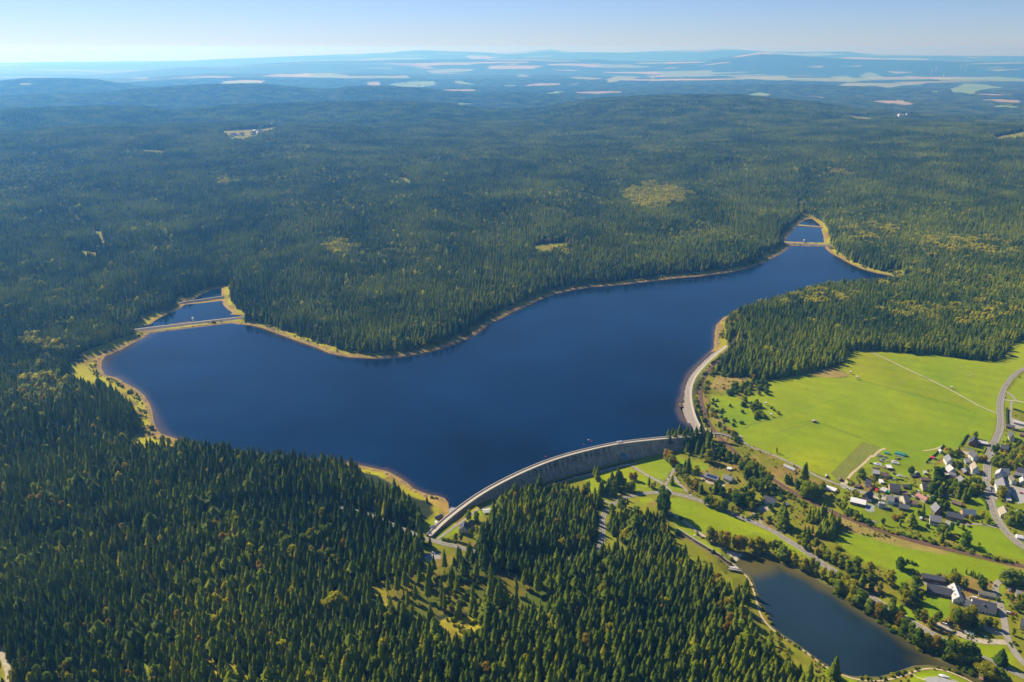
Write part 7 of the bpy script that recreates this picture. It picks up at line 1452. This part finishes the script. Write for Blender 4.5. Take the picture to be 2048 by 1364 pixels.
# the scrap and camping field
def pile(f, x, y, w_, d_, h_, m, label, name='woodpile', cat='woodpile', deg=-25, n=16, part='log', group=None):
    p = at(x, y, f); o = empty(name, (p.x, p.y, p.z), R(deg), label, cat, group)
    r = random.Random(int(x * 7 + y)); k = 0; mb = MB()
    for i in range(n):
        cx_, cy_ = r.uniform(-w_, w_), r.uniform(-d_, d_); a = r.uniform(.25, .5); q = r.uniform(.5, 1); hh = h_ * q * (1 - .5 * abs(cx_) / w_)
        M = Matrix.Translation((cx_, cy_, 0)) @ Matrix.Rotation(r.uniform(-.4, .4), 4, 'Z'); mb.box(-w_ * a, -d_ * a, -.2, w_ * a, d_ * a, hh, 0, M)
        mb.tube(M @ Vector((-w_ * a, 0, hh)), M @ Vector((w_ * a, 0, hh)), .3, .3, 6)
    mb.build(part, MATS[m], o); mb = MB(); mb.box(-w_ * .5, -d_ * .5, h_ * .6, w_ * .3, d_ * .2, h_ * 1.08); mb.build('cover', MATS['tarp_grey'], o); return o
mat('tarp_grey', (.35, .35, .33), .7, .2, .6); mat('tarp_white', (.66, .62, .56), .6, .1, .6); mat('tarp_green', (.06, .30, .20), .6, .2, .5); mat('old_wood', (.20, .13, .08), .9, .3, .8); mat('grey_wood', (.30, .27, .22), .9, .3, .8); mat('tarp_pink', (.75, .06, .14), .6, .1, 1); mat('tarp_red', (.65, .03, .03), .6, .1, 1); mat('tarp_bright_green', (.04, .60, .12), .6, .1, 1); mat('bale_white', (.78, .76, .72), .4, .05, 1, .5); mat('yellow_planks', (.45, .36, .14), .9, .2, .8)
pile('V7', 360, 665, 2.2, 1.4, 1.6, 'grey_wood', 'dark grey scrap pile, leftmost of the upper scrap row')
pile('V7', 500, 660, 2.4, 1.4, 1.5, 'old_wood', 'brown woodpile in the middle of the upper scrap row')
pile('V7', 610, 700, 2.2, 1.6, 1.8, 'grey_wood', 'grey woodpile at the right end of the upper scrap row')
pile('V7', 440, 790, 2.2, 1.2, 1.3, 'old_wood', 'low brown scrap pile below the upper scrap row')
pile('V7', 735, 870, 2.2, 1.6, 1.2, 'yellow_planks', 'pile of yellow planks between the scrap rows', part='planks')
pile('V7', 1145, 785, 2.8, 1.6, 2.2, 'old_wood', 'brown woodpile with orange logs right of the white heap')
pile('V7', 1010, 930, 3.8, 2.6, 2.6, 'tarp_white', 'large round heap under white sheets', name='covered_heap', cat='heap', part='sheet', n=24)
pile('V7', 320, 1000, 3.6, 2.4, 2.2, 'tarp_white', 'wide white-covered heap left of the open shed', name='covered_heap', cat='heap', part='sheet', n=24)
pile('V7', 250, 1150, 3.2, 1.6, 1.4, 'old_wood', 'reddish scrap heap below the white-covered heap')
pile('V7', 520, 1120, 2.4, 1.8, 1.6, 'yellow_planks', 'light scrap heap left of the open shed', part='planks')
pile('V1', 1215, 330, 3.2, 2, 2, 'tarp_white', 'white and brown junk heap left of the round dark tree', name='covered_heap', cat='heap', part='sheet')
pile('V1', 1345, 370, 2.4, 2, 1.8, 'yellow_planks', 'light junk heap above the narrow green lawn', part='planks')
pile('V1', 1580, 260, 1.6, 1.4, 1.8, 'tarp_white', 'small pale heap right of the round dark tree', name='covered_heap', cat='heap', part='sheet')
pile('V2', 120, 665, 3, 1.2, 1.2, 'yellow_planks', 'yellow timber stack below the pink tarp', part='planks')
pile('V1', 690, 1270, 3, 1.6, 1.0, 'grey_wood', 'pale firewood rows beside the garden fence')
car('V7', 590, 800, -30, 'car_silver', 'silver car in the scrap field'); car('V7', 460, 880, -30, 'car_white', 'white caravan in the scrap field', 'van'); car('V7', 1500, 660, -25, 'car_silver', 'silver car right of the green tarpaulin'); car('V7', 360, 640, -30, 'car_dark', 'dark car at the top left of the scrap field')
def tent(f, x, y, L, w_, h_, deg, m, label, cat='tent', name='tent'):
    p = at(x, y, f); o = empty(name, (p.x, p.y, p.z), R(deg), label, cat); mb = MB(); l = L / 2; v = w_ / 2
    mb.add([(-l, -v, 0), (l, -v, 0), (l, v, 0), (-l, v, 0), (-l, -v, h_ * .55), (l, -v, h_ * .5), (l, v, h_ * .5), (-l, v, h_ * .55), (-l * .8, 0, h_), (l * .85, 0, h_ * .92)], [(0, 1, 5, 4), (2, 3, 7, 6), (1, 2, 6, 9, 5), (3, 0, 4, 8, 7)]); mb.build('side_wall', MATS[m], o)
    mb = MB(); mb.add([(-l - .2, -v - .2, h_ * .53), (l + .2, -v - .2, h_ * .48), (l * .85, 0, h_ + .03), (-l * .8, 0, h_ + .06), (-l - .2, v + .2, h_ * .53), (l + .2, v + .2, h_ * .48)], [(0, 1, 2, 3), (3, 2, 5, 4)]); mb.build('canopy', MATS[m], o); return o
tent('V7', 1230, 600, 13, 5, 4, -30, 'tarp_green', 'long green tarpaulin shelter in the scrap field', 'shelter', 'shelter')
tent('V7', 690, 560, 6, 3.4, 3, -35, 'tarp_green', 'small green and white tractor cover at the top of the field', 'shelter', 'shelter')
tent('V2', 170, 575, 5, 4, 2.6, -20, 'tarp_pink', 'bright pink tarp tent at the meadow edge'); tent('V2', 235, 605, 4, 3, 1.8, -20, 'solar_blue', 'blue-green tarp right of the pink tent')
tent('V2', 448, 400, 3, 2.4, 2, 0, 'tarp_red', 'small red and white play tent in the garden'); tent('V3', 1955, 985, 7, 6, 4.2, -20, 'bale_white', 'white party tent right of the main road curve')
tent('V1', 750, 620, 3, 7, 2.6, -10, 'tarp_red', 'bright red tarp shelter beside the pale garage', 'shelter', 'shelter'); tent('V1', 965, 655, 4, 6, 2.8, -10, 'tarp_bright_green', 'bright green tarp shelter against the brick house', 'shelter', 'shelter')
tent('C5', 780, -20 + 395, 3, 1.5, 1, 0, 'bale_white', 'small white cover beside the open barn path')
for i in range(8):
    p = at(1050 + i * 43, 632 + i * 11, 'V7'); o = empty('bundle', (p.x, p.y, p.z), R(-28), 'white wrapped bundle in the row below the green tarpaulin', 'bundle', 'white bundles below the green tarpaulin'); mb = MB(); mb.tube((-.8, 0, .6), (.8, 0, .6), .6, .6, 10); mb.build('wrap', MATS['bale_white'], o); mb = MB(); mb.tube((-.3, 0, .6), (.3, 0, .6), .63, .63, 10); mb.build('strap', MATS['tarp_grey'], o)
bp_ = [(1005 + 17 * i + 4 * (j % 2), 138 + 7 * i + j * 9) for i in range(6) for j in range(3)]
bm_ = MB(); bm_.tube((-.7, 0, .62), (.7, 0, .62), .64, .64, 12); bme = mesh_np('bale', bm_.V, bm_.F, MATS['bale_white'])
for x, y in bp_:
    p = at(x, y, 'C3'); o = tag(link('silage_bale', bme, None, p, random.uniform(-.6, .6)), 'white wrapped silage bale in the heap beside the lane', 'silage bale', 'white silage bales beside the lane'); o.scale = (1.4, 1.4, 1.4)
# silos behind the turquoise house
for i, (x, l) in enumerate([(800, 'left of three grey silos beside the turquoise house'), (845, 'middle of three grey silos beside the turquoise house'), (890, 'right of three grey silos beside the turquoise house')]):
    p = at(x, 975 + i * 8, 'V1'); o = empty('silo', p, 0, l, 'silo'); mb = MB(); mb.tube((0, 0, -.5), (0, 0, 7), 1.9, 1.9, 14); mb.build('tank', MATS['tarp_grey'], o); mb = MB(); mb.tube((0, 0, 7), (0, 0, 8.2), 1.95, .3, 14); mb.build('lid', MATS['pale'], o)
# beehives
for i in range(9):
    p = at(830 + i * 24, 376 + i * 7, 'V2'); o = empty('beehive', p, R(-20), 'small white box in the row below the solar-panelled house', 'beehive', 'row of white boxes'); mb = MB(); mb.box(-.6, -.5, 0, .6, .5, 1); mb.build('box', MATS['frame_white'], o); mb = MB(); mb.box(-.7, -.6, 1.01, .7, .6, 1.14); mb.build('lid', MATS['car_teal'], o)
# herd and hides in the big meadow
mat('cow_hide', (.55, .5, .42), .8, .5, .8)
def cow(f, x, y, deg, label, group):
    p = at(x, y, f); o = MB(); pts = [(-1.0, 1.15, .42), (-.4, 1.1, .46), (.3, 1.08, .44), (.9, 1.2, .36), (1.25, 1.35, .24), (1.55, 1.2, .17), (1.8, 1.05, .12)]
    n = 8; V = [];
    for x_, z_, r_ in pts: V += [(x_, math.cos(6.283 * i / n) * r_ * .75, z_ + math.sin(6.283 * i / n) * r_) for i in range(n)]
    o.add(V, [(k * n + i, k * n + (i + 1) % n, (k + 1) * n + (i + 1) % n, (k + 1) * n + i) for k in range(len(pts) - 1) for i in range(n)] + [tuple(range(n))[::-1], tuple(range((len(pts) - 1) * n, len(pts) * n))])
    for lx in (-.85, .75):
        for ly in (-.2, .2): o.tube((lx, ly, 1.0), (lx + .08, ly, .5), .15, .08, 6); o.tube((lx + .08, ly, .5), (lx, ly, 0), .08, .07, 6)
    tag(o.build('cow', MATS['cow_hide'], None, p, R(deg), True), label, 'cow', group)
for x, y in ((310, 340), (388, 318), (318, 385), (335, 372), (298, 396)): cow('P', 1900 + x / 7.58, 700 + y / 7.58, random.uniform(0, 360), 'small pale cow grazing in the upper meadow', 'cows in the upper meadow')
for i in range(9): cow('C2', 882 + i * 7.5, 466 + i * 3 + (i % 2) * 3, random.uniform(-60, 60), 'cow in the tight herd at the field track', 'cows bunched at the field track')
def hide_(f, x, y, label):
    p = at(x, y, f); o = empty('hunting_hide', p, .3, label, 'hunting hide'); mb = MB(); mb.box(-1.2, -1.2, 2.4, 1.2, 1.2, 4.4); mb.build('cabin', MATS['grey_wood'], o); mb = MB(); mb.box(-1.5, -1.5, 4.41, 1.5, 1.5, 4.6); mb.build('roof', MATS['tarp_white'], o)
    for a in (-1, 1):
        for b in (-1, 1): mb = MB(); mb.tube((a * 1.4, b * 1.4, -.2), (a, b, 2.4), .12, .1, 5); mb.build('leg', MATS['old_wood'], o)
hide_('C2', 296, 490, 'raised wooden hide at the bend of the forest meadow'); hide_('C2', 240, 445, 'slim raised hide close to the forest edge'); hide_('C2', 1155, 582, 'pale hide standing beside the straight field track'); hide_('C1', 832, 728, 'small pale hide beside the scrub patches'); hide_('C1', 880, 832, 'reddish hide near the mown meadow line')
# lamps and poles
def lamp(f, x, y, label, h=8):
    p = at(x, y, f); o = empty('street_lamp', p, .5, label, 'street lamp', 'street lamps'); mb = MB(); mb.tube((0, 0, 0), (0, 0, h), .12, .07, 6); mb.build('pole', MATS['rim_metal'], o); mb = MB(); mb.tube((0, 0, h), (1.2, 0, h + .2), .06, .05, 5); mb.build('arm', MATS['rim_metal'], o); mb = MB(); mb.box(.9, -.18, h + .1, 1.7, .18, h + .28); mb.build('lamp_head', MATS['pale'], o)
for x, y, l in ((203, 495, 'lamp post on the grass edge of the sweeping road'), (655, 590, 'lamp post on the straight road near the blue car'), (985, 735, 'lamp post at the lane stub by the tall spruces')): lamp('C3', x, y, l)
for x, y, l in ((1195, 960, 'lamp post on the left pavement of the main road'), (1230, 1240, 'lamp post near the inn crossing')): lamp('V2', x, y, l)
lamp('C8', 540, 680, 'lamp post beside the lane into the left wood'); lamp('C8', 1040, 520, 'lamp post at the triangular lawn of the lanes'); lamp('V1', 965, 1085, 'lone pole on the village lawn below the turquoise house', 9)
for x, y, l in ((190, 778, 'white round cover on the lawn above the channel footbridge'),): p = at(x, y, 'C3'); o = MB(); o.tube((0, 0, 0), (0, 0, .8), 1.2, 1.0, 12); o.tube((0, 0, .8), (0, 0, 1.1), 1.0, .3, 12); tag(o.build('manhole_cover', MATS['frame_white'], None, p), l, 'cover')
def bench(f, x, y, deg, label):
    p = at(x, y, f); o = empty('park_bench', p, R(deg), label, 'bench'); mb = MB(); mb.box(-1.4, -.3, .42, 1.4, .3, .52); mb.build('seat', MATS['frame_white'], o); mb = MB(); mb.box(-1.4, .3, .52, 1.4, .38, 1.0); mb.build('backrest', MATS['frame_white'], o)
    for s in (-1, 1): mb = MB(); mb.box(s * 1.1 - .1, -.28, 0, s * 1.1 + .1, .3, .42); mb.build('leg', MATS['concrete'], o)
for x, y, l in ((815, 588, 'white bench on the lawn beside the curved road'), (765, 555, 'white bench in the middle of the dam lawn'), (998, 492, 'white bench where the lanes meet'), (1025, 516, 'white bench nearest the lane triangle'), (1060, 443, 'white bench on the upper dam lawn'), (720, 368, 'white bench beside the lane near the valve house'), (695, 375, 'white bench left of the valve house lane')): bench('C8', x, y, -25, l)
# buoys, pontoon, crest cabinets
mat('buoy_red', (.6, .04, .02), .5, .05, 1)
for f, x, y, m, l in (('C8', 350, 134, 'frame_white', 'white buoy on the water above the dam'), ('C8', 378, 147, 'buoy_red', 'red buoy just right of the white buoy'), ('C8', 307, 176, 'buoy_red', 'red buoy nearest the middle of the dam'), ('C7', 1325, 286, 'buoy_red', 'red buoy alone near the left half of the dam')):
    qx, qy = fr(f, [(x, y)])[0]; wx, wy = unproj(qx, qy, .3); o = empty('buoy', (float(wx), float(wy), -.2), 0, l, 'buoy'); mb = MB(); mb.tube((0, 0, 0), (0, 0, .8), 1.0, .9, 10); mb.build('float', MATS[m], o); mb = MB(); mb.tube((0, 0, .8), (0, 0, 1.9), .45, .1, 8); mb.build('top_mark', MATS[m], o)
for (x, y, l) in ((490, 765, 'white-railed floating pontoon beside the left dam end'), (472, 785, 'smaller grey pontoon closest to the left dam end')):
    qx, qy = fr('C7', [(x, y)])[0]; wx, wy = unproj(qx, qy, .3); o = empty('pontoon', (float(wx), float(wy), -.1), R(-18), l, 'pontoon'); mb = MB(); mb.box(-4.5, -2.2, 0, 4.5, 2.2, .5); mb.build('deck', MATS['tarp_grey'], o)
    for a in (-2.1, 2.1): mb = MB(); mb.box(-4.4, a - .08, 1.3, 4.4, a + .08, 1.5); [mb.box(q - .08, a - .08, .5, q + .08, a + .08, 1.3) for q in (-4.2, -1.4, 1.4, 4.2)]; mb.build('railing', MATS['frame_white'], o)
for x, l in ((620, 'white cabinet on the dam crest, left of the pair'), (655, 'white cabinet on the dam crest, right of the pair')):
    px1 = 1100 + x / 4.5475; j = int(np.argmin(np.abs(px_ - px1))); o = empty('cabinet', (DP[j][0] - NN[j][0] * 2, DP[j][1] - NN[j][1] * 2, DZ), math.atan2(TT[j][1], TT[j][0]), l, 'cabinet'); mb = MB(); mb.box(-1.4, -.8, 0, 1.4, .8, 2.0); mb.build('box', MATS['frame_white'], o); mb = MB(); mb.box(-1.6, -1, 2.01, 1.6, 1, 2.2); mb.build('lid', MATS['pale'], o)
# walkers
mat('walker_clothes', (.04, .05, .10), .9, .2, 3); mat('skin', (.45, .27, .18), .6, .1, 2)
me = bpy.data.meshes.new('walker'); J = [(0, 0, .95), (0, 0, 1.2), (0, 0, 1.42), (0, 0, 1.52), (0, .01, 1.64), (0, 0, 1.74), (.2, 0, 1.40), (.27, .03, 1.12), (.26, .14, .88), (-.2, 0, 1.40), (-.27, -.02, 1.12), (-.26, .08, .88), (.1, 0, .88), (.11, .12, .48), (.11, .06, .06), (.11, .2, .04), (-.1, 0, .88), (-.11, -.08, .48), (-.11, -.22, .07), (-.11, -.1, .04)]
E_ = [(0, 1), (1, 2), (2, 3), (3, 4), (4, 5), (2, 6), (6, 7), (7, 8), (2, 9), (9, 10), (10, 11), (0, 12), (12, 13), (13, 14), (14, 15), (0, 16), (16, 17), (17, 18), (18, 19)]; RD = [.15, .15, .14, .06, .10, .07, .07, .045, .04, .07, .045, .04, .095, .065, .045, .04, .095, .065, .045, .04]
me.from_pydata(J, E_, []); wk = bpy.data.objects.new('walker', me); C.objects.link(wk); sk = wk.modifiers.new('skin', 'SKIN'); wk.modifiers.new('sub', 'SUBSURF').levels = 1
for v, r_ in zip(me.skin_vertices[0].data, RD): v.radius = (r_, r_)
me.skin_vertices[0].data[0].use_root = True; bpy.context.view_layer.update(); wme = bpy.data.meshes.new_from_object(wk.evaluated_get(bpy.context.evaluated_depsgraph_get())); bpy.data.objects.remove(wk)
wme.materials.clear(); wme.materials.append(MATS['walker_clothes']); wme.materials.append(MATS['skin'])
for p_ in wme.polygons: p_.material_index = 1 if p_.center.z > 1.5 else 0; p_.use_smooth = True
for y, l in ((300, 'person walking near the upper end of the embankment path'), (345, 'person in dark clothes farther down the upper embankment path'), (556, 'person in dark clothes halfway along the embankment path'), (800, 'person walking near the plaza on the embankment path')):
    qy = 650 + y / 4.5475; _, ey_, _ = proj(EP[:, 0], EP[:, 1], 4.0); j = int(np.argmin(np.abs(ey_ - qy))); tag(link('person', wme, None, (EP[j][0], EP[j][1], 4.02), 1.0), l, 'person')
# ---------------------------------------------------------------- haze
hz = MB(); hz.box(-47500, -3000, -420, 47500, 48500, 540)
hm = bpy.data.materials.new('haze'); hm.use_nodes = True; t = hm.node_tree; t.nodes.clear()
pv = t.nodes.new('ShaderNodeVolumePrincipled'); pv.inputs['Color'].default_value = (.14, .45, 1.0, 1)
pv.inputs['Density'].default_value = .000080; pv.inputs['Anisotropy'].default_value = .4
try: pv.inputs['Absorption Color'].default_value = (.85, .80, 1, 1)
except Exception: pass
o_ = t.nodes.new('ShaderNodeOutputMaterial'); t.links.new(pv.outputs[0], o_.inputs['Volume'])
tag(hz.build('haze', hm), 'thin blue haze lying over the forest and hills', 'haze', kind='stuff')
